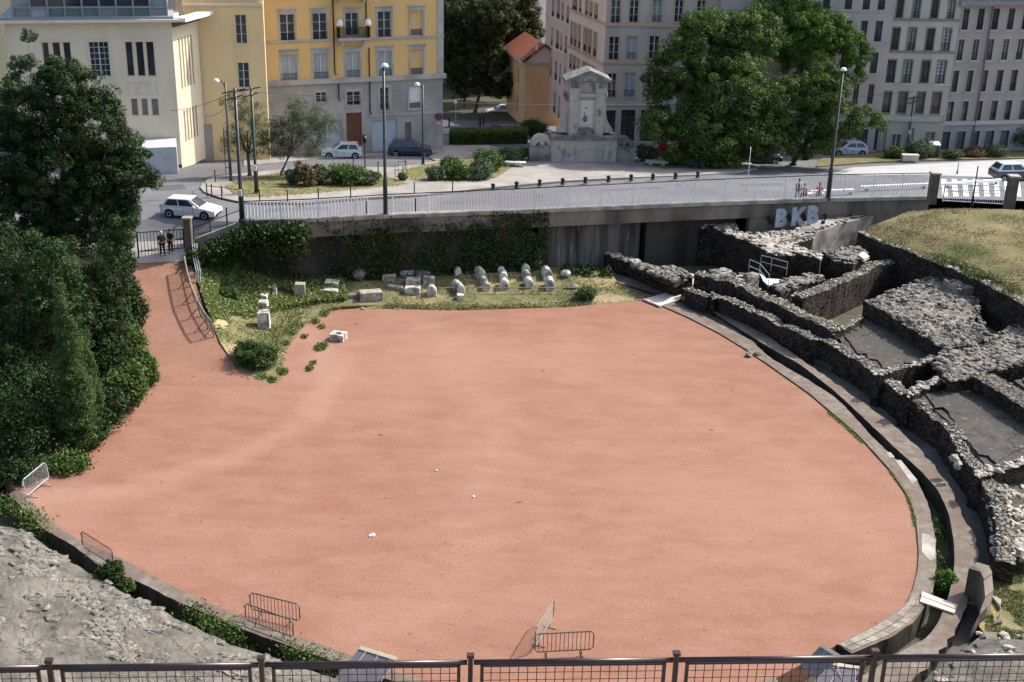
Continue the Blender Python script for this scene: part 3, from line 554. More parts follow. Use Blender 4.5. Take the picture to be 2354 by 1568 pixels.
pts=[p for p in (gpt(random.random()**1.3*.36,random.uniform(0,.48)) for _ in range(34000)) if noise.noise(p*.5)>-.3]
o=scatter_leaves('undergrowth',pts,LWEED,.10,hgt=.4,up=1.,aspect=.6); tag(o,kind='stuff')
pts=[p for p in (gpt(random.uniform(.0,1),random.uniform(0,.12)) for _ in range(9000)) if noise.noise(p*.6)>-.0]
o=scatter_leaves('weeds',pts,LIVY,.11,hgt=.45,up=1.,aspect=.6); tag(o,kind='stuff')
# tufts on the worn red ground beside the garden and along the kerbs
pts=[]
for u,v,r,n in [(725,740,12,60),(740,752,9,40),(670,765,14,60),(700,775,9,40),(655,790,12,60),(690,750,10,30),(735,800,14,140),(745,795,10,80),(712,848,11,60),(720,835,8,40),(650,855,14,120),(625,875,12,120),(600,868,16,120),(575,855,14,120),(700,715,20,100),(745,722,12,60)]:
    for _ in range(n*2):
        a=random.uniform(0,6.28); q=random.random()**.7*r; pts.append(at(u+q*math.cos(a),v+q*math.sin(a)*.6,.02))
o=scatter_leaves('weeds',pts,LLAUR,.08,hgt=.14,up=1.); tag(o,kind='stuff')
pts=[]
for l,n,wd in (([(1905,948),(1950,985),(1985,1018)],500,3),([(2050,1085),(2085,1130),(2102,1180),(2106,1210)],700,4)):
    L=P(l,.02)
    for _ in range(n):
        k=random.random()*(len(L)-1); i=int(k); p=L[i].lerp(L[i+1],k-i); pts.append(p+Vector((random.uniform(-.16,.03),random.uniform(-.1,.1),0)))
o=scatter_leaves('weeds',pts,LLIME,.05,hgt=.06,up=1.); tag(o,kind='stuff')
# greenery in the channel bottoms
pts=[]
def chan(lA,lB,n,cut):
    A=smoothline(P(lA,0),40,1);B=smoothline(P(lB,0),40,1); k=0
    while k<n:
        i=random.randrange(39); p=A[i].lerp(B[i],random.uniform(.1,.9))
        if noise.noise(p*.4)>cut: p.z=-.92; pts.append(p)
        k+=1
chan(E2L,[(q[0],q[1]) for q in LS0],7000,.0); chan(E2R[::-1],E3[::-1],7000,.05)
o=scatter_leaves('weeds',pts,LLAUR,.08,hgt=.55,up=1.); tag(o,kind='stuff')
pts=[]
for a,b,n in [((0,1160),(100,1215),900),((60,1195),(110,1235),600),((440,1410),(520,1465),800),((520,1450),(560,1475),300),((650,1500),(780,1545),900)]:
    A=at(*a,-.3);B=at(*b,-.3)
    for _ in range(n): p=A.lerp(B,random.random()); pts.append(p+Vector((random.gauss(0,.28),random.gauss(0,.28),random.uniform(-.3,.3))))
o=scatter_leaves('undergrowth',pts,LLAUR,.075,hgt=.5,up=1.); tag(o,kind='stuff')
pts=[]
for _ in range(26000):
    j=random.randrange(len(LAWN)-1); i=random.randrange(49); p=LAWN[j][i].lerp(LAWN[j+1][i+1],random.random())
    if noise.noise(p*.5)>-.1+random.uniform(-.2,.2) and p.x<48: pts.append(p)
o=scatter_leaves('lawn_grass',pts,LGRASSDRY,.07,hgt=.1,up=1.,aspect=.3); tag(o,kind='stuff')
pts=[]
for _ in range(3500):
    t_=random.random(); p=at(2160+190*t_,604+85*t_-6,3.6)+Vector((random.gauss(0,.5),random.gauss(.7,.5),0)); 
    if noise.noise(p*.6)>-.1: pts.append(p)
o=scatter_leaves('weeds',pts,LGRASS,.11,hgt=.3,up=1.,aspect=.4); tag(o,kind='stuff')
pts=[]
for _ in range(5000):
    p=at(random.uniform(2265,2353),random.uniform(1306,1470),.12)
    if noise.noise(p*.9)>-.15: pts.append(p)
o=scatter_leaves('weeds',pts,LGRASS,.06,hgt=.12,up=1.,aspect=.4); tag(o,kind='stuff')
# small stones and dirt clods on the arena
for u,v,r,m,lab in [(855,1230,.14,MARBLE,'small white stone lying on the red arena, the largest of the pale pebbles'),(1003,1081,.07,MARBLE,'tiny pinkish pebble in the middle of the arena'),(1975,1470,.09,MARBLE,'pale pebble on the arena near its lower right kerb'),(1088,1141,.06,MARBLE,'tiny pale pebble left of the arena centre'),(2690-2100+1544,1467,.08,MARBLE,'pale chip beside the lower right kerb slabs')]:
    if u>2100: continue
    mb=MB(); mb.blob(at(u,v,.03),(r*1.3,r,r*.5),.2,0,1); tag(mb.build('pebble',m),lab,'stone')
mb=MB()
for _ in range(80):
    u=random.gauss(1390,60)*.735+30 if False else random.gauss(1040,75); v=random.gauss(1265,28); mb.blob(at(u,v,.015),(random.uniform(.012,.032),random.uniform(.01,.022),.012),.3)
for _ in range(160): 
    u=random.uniform(400,2000);v=random.uniform(800,1500); mb.blob(at(u,v,.01),(random.uniform(.015,.04),random.uniform(.015,.03),.015),.3)
tag(mb.build('dirt_clods',EARTH),kind='stuff')
# ---- stones of the lapidary garden
def gz(u,v):
    # height of the garden slope seen at this pixel
    best=None
    for r in GR:
        for p in r[::3]:
            z=p.z; q=at(u,v,z); d=(q-p).length
            if best is None or d<best[0]: best=(d,z,q)
    return best[2]
def stone(u,v,kind,dims,rz,label,m=MARBLE,tilt=0,group='carved stones laid out in the garden'):
    p=gz(u,v); w,d,h=dims; w=w*(.85 if kind=='drum' else 1); d=d*(1.05 if kind=='drum' else 1); mb=MB()
    def rot(q): return p+Matrix.Rotation(rz,3,'Z')@(Matrix.Rotation(tilt,3,'X')@Vector(q))
    if kind=='block':
        c=[(-w/2,-d/2),(w/2,-d/2),(w/2,d/2),(-w/2,d/2)]
        b=.05
        lv=[(1,-.1),(1,h-b),(1-b*2/w,h)]
        vs=[rot((x*s+random.uniform(-.03,.03),y*s+random.uniform(-.03,.03),z+random.uniform(-.02,.02))) for s,z in lv for x,y in c]
        fs=[(i*4+k,i*4+(k+1)%4,i*4+4+(k+1)%4,i*4+4+k) for i in range(2) for k in range(4)]+[(8,9,10,11)]
        mb.add(vs,fs)
    elif kind=='drum':      # half-round coping lying along y
        n=9; prof=[(-w/2,-.1)]+[(w/2*math.cos(math.pi-t*math.pi/(n-1)),h*.35+h*.65*math.sin(math.pi*t/(n-1))) for t in range(n)]+[(w/2,-.1)]
        k=len(prof); vs=[]
        for y in (-d/2,-d/2+.04,d/2-.04,d/2):
            s=1 if abs(y)<d/2 else .9
            vs+=[rot((x*s,y,z*s+random.uniform(-.015,.015))) for x,z in prof]
        fs=[(j*k+i,j*k+i+1,(j+1)*k+i+1,(j+1)*k+i) for j in range(3) for i in range(k-1)]+[tuple(range(k))[::-1],tuple(3*k+i for i in range(k))]
        mb.add(vs,fs)
    elif kind=='rock': mb.blob(p+Vector((0,0,h*.4)),(w/2,d/2,h/2),.16,0,1,rz)
    elif kind=='ring':       # hollow square block
        i=.28
        for a,b,c_,e in ((-w/2,-d/2,w,d*i),(-w/2,d/2-d*i,w,d*i),(-w/2,-d/2+d*i,w*i,d*(1-2*i)),(w/2-w*i,-d/2+d*i,w*i,d*(1-2*i))):
            mb.obox(rot((a,b,-.05)),rot((a+c_,b,-.05))-rot((a,b,-.05)),rot((a,b+e,-.05))-rot((a,b,-.05)),(0,0,h+.05))
        mb.obox(rot((-w/2+.02,-d/2+.02,0)),rot((w-.04,0,0))-p,rot((0,d-.04,0))-p,(0,0,h*.45))
    elif kind=='arch':
        for k in range(7):
            t=-.9+k*.45; mb.box(rot((math.sin(t)*w*.35,math.cos(t)*d*.35,h/2)),(w*.26,d*.3,h),rz-t)
    o=mb.build('carved_stone',m); tag(o,label,'stone',group); return o
GS=[(775,634,'rock',(1.0,.7,.55),.2,'rough pale round stone at the back left above the two stepped slabs',MARBLE),
(826,641,'rock',(1.1,.9,.95),.5,'dark blotched boulder in the middle left of the garden',MOND),
(880,622,'block',(1.2,.5,.4),.1,'grey flat stone half hidden in weeds at the foot of the wall',RUBB),
(894,645,'block',(1.0,.5,.45),.05,'small worn grey block right of the dark boulder',RUBB),
(908,664,'block',(1.2,.5,.25),-.2,'low grey slab lying on the grass right of the big sloping slab',RUBB),
(937,633,'block',(1.1,.6,.4),.0,'white lens shaped stone just below the wall weeds',MARBLE),
(972,630,'block',(1.1,.8,.3),.1,'speckled grey flat stone right of the white lens shaped stone',RUBB),
(986,650,'block',(.8,.5,.5),.0,'small white block with a dark socket on top',MARBLE),
(950,654,'block',(1.05,.7,.5),-.03,'white slab, upper of the pair left of the round topped block',MARBLE),
(948,674,'block',(1.1,.6,.5),-.05,'white slab, lower of the pair left of the round topped block',MARBLE),
(992,678,'drum',(.85,.7,.75),.1,'white round topped block with a shaded front, alone near the rail',MARBLE),
(763,662,'block',(1.0,.75,.55),-.1,'pale carved slab, upper of two stepped slabs',MARBLE),
(760,677,'block',(1.05,.55,.4),-.1,'pale slab with dark front, lower of two stepped slabs',MARBLE),
(690,686,'block',(.75,.6,1.15),.1,'tall dark pillar stone with a white hollowed top',CONC),
(690,676,'block',(.8,.62,.2),.1,'white hollowed cap on the dark pillar stone',MARBLE),
(633,672,'arch',(1.1,.9,.45),2.2,'white horseshoe shaped stone in the grass at the left',MARBLE),
(606,692,'block',(.55,.5,.5),.0,'white small cube at the far end of the left stone row',MARBLE),
(605,715,'block',(.65,.7,.75),.0,'white block in the middle of the left stone row',MARBLE),
(607,752,'block',(.8,.75,1.15),.1,'tall white topped block with a dark front, nearest of the left stone row',MARBLE),
(852,684,'block',(1.6,1.0,.5),.25,'large grey sloping slab beside the long dark beam',RUBB),
(1051,630,'drum',(.6,.5,.6),.3,'white rounded cap stone standing alone left of the drum rows',MARBLE),
(1050,664,'drum',(.75,.7,.65),.35,'white half round stone, rear one of the first drum row',MARBLE),
(1058,674,'drum',(.7,.6,.75),.25,'grey fronted half round stone, second of the first drum row',MARBLE),
(1057,688,'block',(.5,.45,.4),.1,'small pale block at the near end of the first drum row',MARBLE),
(1096,612,'rock',(.7,.5,.45),.2,'ribbed white rounded stone at the wall end of the second drum row',MARBLE),
(1102,634,'drum',(.75,1.2,.7),.3,'long mottled drum in the second row from the wall',MARBLE),
(1110,652,'drum',(.7,.8,.6),.25,'grey striped drum in the second row, behind the nearest one',RUBB),
(1117,664,'drum',(.7,.6,.55),.15,'bright topped drum, nearest of the second row',MARBLE),
(1140,607,'rock',(.55,.3,.25),.2,'curved white fragment lying below the wall weeds',MARBLE),
(1151,623,'drum',(.65,.6,.45),.1,'whitish drum nearest the wall in the third row',MARBLE),
(1156,641,'drum',(.75,.9,.65),.05,'bright drum in the middle of the third row',MARBLE),
(1158,660,'drum',(.8,.8,.7),.0,'bright drum with dark front, nearest of the third row',MARBLE),
(1197,607,'rock',(.7,.5,.35),.0,'low grey stone at the wall end of the fourth row',MARBLE),
(1206,622,'drum',(.7,.9,.6),.25,'white drum, second from the wall in the fourth row',MARBLE),
(1209,640,'drum',(.7,.7,.65),.2,'pale drum, third from the wall in the fourth row',MARBLE),
(1215,656,'drum',(.7,.8,.6),.15,'brownish fronted drum, nearest of the fourth row',MARBLE),
(1234,612,'rock',(.7,.6,.6),.4,'blotched grey boulder at the wall right of the fourth row',RUBB),
(1256,636,'drum',(.8,1.1,.75),.2,'large greyish drum, rear of the fifth row',MARBLE),
(1263,660,'drum',(.8,.9,.75),.1,'grey drum with a small dark hole, front of the fifth row',MARBLE),
(1300,636,'rock',(.8,.7,.6),.7,'pointed white stone at the right end of the stones',MARBLE),
(1315,662,'rock',(.9,.4,.4),.1,'low white fragment right of the drum with a hole',RUBB),
(778,780,'ring',(.95,.8,.45),-.25,'square hollow stone block alone on the red ground',MARBLE)]
for u,v,k,d,rz,lab,m in GS: stone(u,v,k,d,rz,lab,m)
mb=MB(); a,b=gz(716,692),gz(838,684); mb.obox(a+Vector((0,0,-.05)),b-a,Vector((.05,.45,0)),(0,0,.3)); tag(mb.build('stone_beam',MOND),'long dark stone beam lying at the foot of the large sloping slab','stone')
mb=MB(); pts=[]
for _ in range(420):
    t_=random.random(); p=at(650+830*t_,699+6*math.sin(t_*5)-8*t_+random.uniform(-4,8),.04); pts.append(p)
for _ in range(120): pts.append(gz(random.uniform(650,760),random.uniform(693,705)) if False else at(random.uniform(650,700),random.uniform(690,700),.2))
rubble(mb,pts,(.04,.13)); tag(mb.build('gravel_edge',RUBB),kind='stuff')
t=thing('garden_rail','low thin wooden rail on short posts in front of the carved stones','rail',gz(1180,676))
for i,u in enumerate(range(1010,1395,64)):
    mb=MB(); p=gz(u,674); mb.tube([p,p+Vector((0,0,.45))],.045,6); mb.build('post',WOOD,t)
mb=MB(); mb.tube([gz(u,674)+Vector((0,0,.42)) for u in (1010,1138,1266,1394)],.04,6); mb.build('rail',WOOD,t)
# ---- rustic fence down the right of the path
def pzv(v): 
    T_=[(600,3.4),(655,2.6),(715,1.75),(780,1.0),(850,.22)]
    for (a,x),(b,y) in zip(T_,T_[1:]):
        if v<=b: return x+(y-x)*(v-a)/(b-a)
    return .1
t=thing('path_fence','leaning rustic fence of posts, rails and wire netting beside the sloping path','fence',at(455,700,1.9))
fl=[(430,625),(437,660),(447,695),(461,728),(478,757),(492,775)]
B_=[at(u,v,pzv(v)) for u,v in fl]
for p in B_:
    mb=MB(); q=p+Vector((-.12,0,1.15)); mb.tube([p,q],.05,6); mb.tube([p+Vector((-.7,-.2,.0)),p+Vector((-.1,0,.65))],.035,5); mb.build('post',WOOD,t)
for h in (.35,1.1):
    mb=MB(); mb.tube([p+Vector((-.12*h,0,h)) for p in B_],.06 if h>1 else .04,6); mb.build('rail',WOOD,t)
mb=MB()
S=resample([p for p in B_],60)
for a,b in zip(S,S[1:]): mb.tube([a+Vector((0,0,.05)),b+Vector((-.1,0,1.05))],.009,3); mb.tube([b+Vector((0,0,.05)),a+Vector((-.1,0,1.05))],.009,3)
mb.build('netting',GALV,t)
t=thing('handrail','bent galvanised handrail beside the gate pillar','handrail',at(452,640,3))
for dx in (0,5,10):
    mb=MB(); mb.tube([at(444+dx,588,3.6)+Vector((0,0,.9)),at(446+dx,620,3.0)+Vector((0,0,.9)),at(452+dx,645,2.7)+Vector((0,0,.7)),at(450+dx,650,2.7)],.035,6); mb.build('rail',GALV,t)
mb=MB(); mb.blob(at(500,748,1.25),(.7,.6,.35),.1,0,2); tag(mb.build('sand_heap',mat('sand',(.36,.27,.13),(.46,.36,.2),3)),'small heap of ochre sand at the lower end of the path fence','heap')
# ================================================================== BARRIERS
def barrier(label,pL,pR,h=1.1,mesh=False,tilt=0,m=BARRM,ft=.28,z0=0):
    a,b=at(*pL,z0),at(*pR,z0); L=(b-a).length; t=thing('crowd_barrier',label,'barrier',(a+b)/2,'crowd barriers left in the arena')
    x=(b-a).normalized(); n=Vector((-x.y,x.x,0)); up=(Vector((0,0,1))+n*tilt).normalized(); c=.12
    def q(s,z): return a+x*s+up*z
    mb=MB(); fr=[(c,ft),(L-c,ft),(L,ft+c),(L,h-c),(L-c,h),(c,h),(0,h-c),(0,ft+c),(c,ft)]
    mb.tube([q(*k) for k in fr],.029,6); mb.build('frame',m,t)
    mb=MB()
    if mesh:
        k=.06
        for i in range(1,int(L/k)): mb.tube([q(i*k,ft),q(i*k,h)],.003,3)
        for i in range(1,int((h-ft)/k)): mb.tube([q(0,ft+i*k),q(L,ft+i*k)],.003,3)
        mb.build('mesh_panel',m,t)
    else:
        nb=14
        for i in range(1,nb): mb.tube([q(L*i/nb,ft),q(L*i/nb,h)],.016,5)
        mb.build('bars',m,t)
    for s in (L*.2,L*.8):
        mb=MB(); p=q(s,0); mb.tube([q(s,ft),p+n*.02+Vector((0,0,.02))],.018,5); mb.tube([p-n*.3+Vector((0,0,.02)),p+n*.3+Vector((0,0,.02))],.018,5); mb.tube([p-n*.3+Vector((0,0,.02)),q(s,ft)],.012,5); mb.build('foot',m,t)
    for z in (ft+.2,h-.25):
        mb=MB(); mb.tube([q(0,z),q(-.09,z),q(-.09,z+.12)],.011,5); mb.build('hook',m,t)
    return t
barrier('crowd barrier with fine mesh standing on the kerb at the left',(192,1268),(262,1312),mesh=True)
barrier('barred crowd barrier, rear one of the leaning pair on the lower kerb',(577,1412),(690,1440),h=1.1)
barrier('barred crowd barrier, front one of the leaning pair on the lower kerb',(566,1437),(675,1478),h=1.1)
barrier('barred crowd barrier seen face on in front of the lower edge',(1228,1512),(1362,1505),h=1.15)
barrier('mesh crowd barrier seen end on, joined to the face-on barred barrier',(1229,1500),(1271,1430),h=1.15,mesh=True,m=mat('light_barrier_steel',(.20,.185,.17),(.28,.26,.24),5,metal=.3,rough=.5))
barrier('white framed mesh barrier leaning back on the hedge at the far left',(64,1152),(116,1108),h=1.15,mesh=True,tilt=.15,m=mat('white_barrier_paint',(.34,.35,.34),(.44,.44,.43),5,rough=.5))
# hatch boards at the lower edge
PURP=mat('dull_purple_board',(.16,.145,.165),(.21,.195,.215),2,rough=.5); CREAM=mat('cream_edge',(.62,.53,.36),(.72,.64,.48),3)
def board(label,tl,tr,br,bl,z1,z0,n=3):
    A,B,Cc,D=at(*tl,z1),at(*tr,z1),at(*br,z0),at(*bl,z0); t=thing('hatch_board',label,'board',(A+B+Cc+D)/4-Vector((0,0,.5)))
    nrm=(B-A).cross(D-A).normalized(); nrm=nrm if nrm.z>0 else -nrm
    mb=MB(); mb.obox(A-nrm*.06,B-A,D-A,nrm*.06); mb.build('panel',PURP,t)
    mb=MB(); w=(A-D).normalized()*.16; mb.obox(A-nrm*.07,B-A,w,nrm*.1); mb.build('top_edge',CREAM,t)
    for i in range(n):
        s=(i+.6)/n; p=A.lerp(B,s); q=D.lerp(Cc,s); mb=MB(); mb.obox(p+nrm*.003,(B-A)*.018,q-p,nrm*.025); mb.build('batten',FRW,t)
    for s in (.1,.9):
        p=A.lerp(B,s)-nrm*.05; mb=MB(); mb.tube([p,Vector((p.x,p.y,-.1))],.04,6); mb.build('leg',WOOD,t)
board('sloping purple board with a cream top edge and white battens, lower left of centre',(824,1492),(908,1518),(880,1600),(752,1580),1.1,.1)
board('dark leaning boards with a cream edge at the end of the pale kerb slabs',(1884,1486),(1925,1512),(1965,1590),(1838,1532),.9,.15,2)
board('second dark leaning board, half hidden behind the railing at the right',(1905,1528),(1980,1540),(1990,1600),(1860,1580),.6,.05,2)
# ================================================================== FOREGROUND TERRACE AND RAILING
mb=MB(); mb.prism([Vector((-60,-40,22.7)),Vector((60,-40,22.7)),Vector((60,10.45,22.7)),Vector((-60,10.45,22.7))],-.9); struct(mb.build('terrace',CONC))
zr=23.82; RA,RB=at(0,1533,zr),at(2353,1505,zr); xd=(RB-RA).normalized(); nd=Vector((-xd.y,xd.x,0))
ts=[]
for u in (-358,120,602,1081,1555,2015,2480):
    a=at(u,1519,zr); ts.append((a-RA).dot(xd))
t=thing('terrace_railing','dark reddish railing with wire mesh panels along the viewing terrace in front','railing',RA.lerp(RB,.5)-Vector((0,0,1.1)))
def rr(s,z,o=0): return RA+xd*s+nd*o+Vector((0,0,z))
for i,s in enumerate(ts):
    mb=MB(); mb.box(rr(s,-.53),(.045,.045,1.16),math.atan2(xd.y,xd.x)); mb.box(rr(s,.065),(.07,.06,.03),math.atan2(xd.y,xd.x)); mb.build('post',RUSTR,t)
for a,b in zip(ts,ts[1:]):
    mb=MB(); mb.tube([rr(a+.03,-.01),rr(b-.03,-.01)],.027,10); mb.build('top_rail',RUSTR,t,True)
    l,r=a+.11,b-.11; f=MB()
    for s in (l,r): f.box(rr(s,-.55),(.032,.03,1.02),math.atan2(xd.y,xd.x))
    f.tube([rr(l,-.055),rr(r,-.055)],.011,6); f.tube([rr(l,-1.03),rr(r,-1.03)],.015,6); f.build('panel_frame',RUSTR,t)
    w=MB(); n=int((r-l)/.083)
    for k in range(1,n): w.tube([rr(l+(r-l)*k/n,-.05),rr(l+(r-l)*k/n,-1.03)],.0042,4)
    for k in range(1,11): w.tube([rr(l,-.05-.083*k),rr(r,-.05-.083*k)],.0042,4)
    w.build('wire_mesh',RUSTR,t)
# ================================================================== STREET LEVEL
Wf=[at(560,510,5.5)]+PP([(700,507),(900,497),(1240,485),(1600,470),(1750,465),(1900,460),(2040,457),(2135,455),(2353,462),(2700,478)])
Wl=[at(446,553,4.3),at(500,533,4.9)]
front=[Vector((-400,87.2,5.5)),Vector((-60,87.2,5.5)),Vector((-25,87.2,5.5))]+Wf+[Vector((400,105,plz(105)))]
rows=[]
for y in (0,92,130,180,1400):
    rows.append([Vector((p.x,max(p.y,y),plz(max(p.y,min(y,180))))) for p in front])
mb=MB(); n=len(front); vs=[p for r in rows for p in r]
mb.add(vs,[(j*n+i,j*n+i+1,(j+1)*n+i+1,(j+1)*n+i) for j in range(4) for i in range(n-1)]); struct(mb.build('road',ASPH))
mb=MB(); loft(mb,[P3([(150,556,4.5),(290,556,4.5),(446,552,4.3)]),[Vector((-40,87.2,5.5)),Vector((-30,87.2,5.5)),Vector((-19.6,87.2,5.5))]],12,3); struct(mb.build('road_ramp',ASPH))
def sheet(name,px,m,dz=.004,thick=0,kind='structure'):
    # clip at the kink y=92 is not needed: sheets are triangulated finely
    pts=PP(px,0); xs=[p.x for p in pts]; ys=[p.y for p in pts]; poly=[(p.x,p.y) for p in pts]
    import bmesh
    bm=bmesh.new(); f=bm.faces.new([bm.verts.new((p.x,p.y,0)) for p in pts])
    bmesh.ops.bisect_plane(bm,geom=bm.faces[:]+bm.edges[:]+bm.verts[:],plane_co=(0,92,0),plane_no=(0,1,0))
    for v in bm.verts: v.co.z=plz(v.co.y)+dz
    if thick:
        r=bmesh.ops.extrude_face_region(bm,geom=bm.faces[:])
        for e in r['geom']:
            if isinstance(e,bmesh.types.BMVert): e.co.z-=thick
    bmesh.ops.recalc_face_normals(bm,faces=bm.faces[:])
    me=bpy.data.meshes.new(name); bm.to_mesh(me); bm.free(); me.materials.append(m); o=bpy.data.objects.new(name,me); C.objects.link(o)
    if kind: o['kind']=kind
    return o
isl=[(460,434),(466,424),(478,416),(513,407),(600,397),(675,389),(760,388),(830,387),(905,388),(1000,374),(1090,360),(1200,352),(1215,340),(1480,335),(1700,355),(1740,390),(1690,399),(1603,405),(1450,411),(1293,419),(1130,434),(956,452),(813,460),(704,470),(594,470),(551,467),(507,458),(470,445)]
sheet('pavement',isl,PAVE,.13,.13)
KB=smoothline([Vector((u,v,0)) for u,v in isl[18:]+isl[:3]],60,1)
mb=MB(); kp=[atP(p.x,p.y+1.2,0) for p in KB]
for a,b in zip(kp,kp[1:]): mb.tube([a+Vector((0,0,.03)),b+Vector((0,0,.03))],.085,4)
tag(mb.build('island_kerb',mat('dark_kerb',(.03,.03,.032),(.06,.06,.06),3)),'dark rounded kerb edging the traffic island','kerb',kind='thing')
bed1=[(515,431),(560,415),(640,400),(700,394),(790,391),(850,393),(870,405),(900,412),(940,426),(900,431),(813,439),(732,447),(636,454),(575,457),(540,450)]
bed2=[(908,410),(925,395),(965,384),(1010,376),(1090,362),(1195,354),(1205,372),(1170,392),(1140,412),(1090,421),(1010,420),(950,417)]
bed3=[(1478,382),(1490,366),(1530,352),(1700,352),(1700,388),(1560,388),(1530,392)]
sheet('planting_bed',bed1,BEDG,.15,.06); sheet('planting_bed',bed2,BEDG,.15,.06); sheet('planting_bed',bed3,BEDG,.15,.06)
sheet('planting_bed',[(1875,386),(1885,368),(1925,361),(2060,352),(2200,342),(2353,330),(2600,325),(2600,365),(2353,366),(2200,369),(2000,376)],GRASSD,.14,.14)
sheet('pavement',[(1016,350),(1018,336),(1120,336),(1190,352),(1090,360),(1000,372),(985,364)],PAVE,.12,.12)
sheet('pavement',[(560,372),(1015,346),(1022,352),(740,366),(560,384)],PAVE,.12,.12)
sheet('road_patch_and_light',[(1480,394),(1700,398),(1900,388),(1885,400),(1700,404)],ASPHD,.004)  # dark road strip, shadow of the trees put into the colour
for q_ in ([(610,486),(760,482),(755,477),(612,480)],[(1010,470),(1130,466),(1126,462),(1010,465)],[(1380,440),(1520,434),(1516,429),(1378,435)],[(350,440),(430,436),(420,424),(345,428)],[(420,375),(520,371),(515,363),(420,366)],[(1700,430),(1800,426),(1796,421),(1700,424)]):
    sheet('road_patch_and_light',q_,ASPHD,.005)
for u_,v_ in ((690,474),(1240,452),(400,455),(1560,426),(1010,366)):
    p_=atP(u_,v_,.006); mb=MB(); mb.add([p_+Vector((.32*math.cos(k_),.32*math.sin(k_),-SL*.32*math.sin(k_)*(p_.y>92))) for k_ in [i_*math.pi/6 for i_ in range(12)]],[tuple(range(12))]); struct(mb.build('road_cover',mat('cast_iron_cover',(.04,.04,.042),(.07,.07,.07),8)))
PALER=mat('sunlit_asphalt',(.36,.36,.37),(.42,.42,.43),.7,bump=.004)  # pale tone paints sunlight onto the asphalt
sheet('road_patch_and_light',[(1905,398),(1960,385),(2150,375),(2353,366),(2600,362),(2600,412),(2353,410),(2150,403),(2000,404)],PALER,.005)  # sunlit stretch of road laid as a paler sheet
for k in range(9):
    u=2166+k*24; mb=MB(); 
    sheet('road_marking',[(u,452),(u+13,452),(u+8,412),(u-3,412)],WHITEP,.009)
# white barrier beams on the road behind the railing
for a,b,lab in (((1978,441),(2135,434),'long white low barrier beam on the road left of the gate pillar'),((2166,434),(2300,424),'white low barrier beam on the road between the two right gate pillars'),((1863,452),(1962,448),'short white low barrier beam beside the seated people')):
    A,B=atP(*a),atP(*b); mb=MB(); mb.obox(A+Vector((0,0,.25)),B-A,Vector((0,.28,0)),(0,0,.22))
    t=thing('barrier_beam',lab,'barrier',(A+B)/2,'white barrier beams'); mb.build('beam',mat('white_plastic',(.75,.76,.78),(.82,.83,.85),3),t)
    for s in (.08,.92):
        mb=MB(); q=A.lerp(B,s)+Vector((0,.14,.12)); mb.box(q,(.2,.3,.25)); mb.build('foot',CONC,t)
# ---- street wall
SW=thing('street_wall','long street retaining wall with a projecting concrete beam above the garden','wall',Wf[2]-Vector((0,0,4)))
def run(name,pts,z0f,z1f,off0,off1,m,parent,seg=1):
    mb=MB(); n=len(pts)
    rows=[]
    for i,p in enumerate(pts):
        d=pts[min(i+1,n-1)]-pts[max(i-1,0)]; d.z=0; d.normalize(); nn=Vector((-d.y,d.x,0)); a=Vector((p.x,p.y,0))+nn*off0; b=Vector((p.x,p.y,0))+nn*off1
        z0,z1=z0f(p),z1f(p); rows.append([Vector((a.x,a.y,z0)),Vector((a.x,a.y,z1)),Vector((b.x,b.y,z1)),Vector((b.x,b.y,z0))])
    vs=[v for r in rows for v in r]; fs=[]
    for i in range(n-1):
        for k in range(4): fs.append((i*4+k,i*4+(k+1)%4,i*4+4+(k+1)%4,i*4+4+k))
    fs+=[(3,2,1,0),tuple((n-1)*4+k for k in range(4))]; mb.add(vs,fs); return mb.build(name,m,parent)
WP=resample(Wf[:9],80)
def seg(u0,u1):
    out=[]
    for p in WP:
        if u0<=p.x<=u1: out.append(p)
    return out
xw=lambda u:atP(u,480).x
run('coping',WP,lambda p:p.z-.1,lambda p:p.z+.16,-.22,.35,CONCL,SW)
run('beam',WP,lambda p:p.z-1.25,lambda p:p.z-.103,-.1,.5,WALLC,SW)
run('wall_face',[p for p in WP if p.x<xw(1245)],lambda p:-.5,lambda p:p.z-1.0,.15,.9,SHADECONC,SW)
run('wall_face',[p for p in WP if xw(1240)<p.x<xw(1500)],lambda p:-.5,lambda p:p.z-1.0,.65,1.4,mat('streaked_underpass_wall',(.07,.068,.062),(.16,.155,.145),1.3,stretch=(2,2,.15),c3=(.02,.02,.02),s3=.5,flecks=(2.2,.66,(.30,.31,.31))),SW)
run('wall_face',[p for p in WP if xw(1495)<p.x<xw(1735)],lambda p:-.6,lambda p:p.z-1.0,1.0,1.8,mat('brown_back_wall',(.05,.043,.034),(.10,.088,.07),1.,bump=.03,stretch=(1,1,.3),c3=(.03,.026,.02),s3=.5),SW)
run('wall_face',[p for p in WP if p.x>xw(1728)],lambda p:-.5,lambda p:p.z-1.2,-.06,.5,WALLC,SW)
run('parapet',Wl+[Wf[0]],lambda p:p.z-1.6,lambda p:p.z+.12,-.12,.35,CONCL,SW)
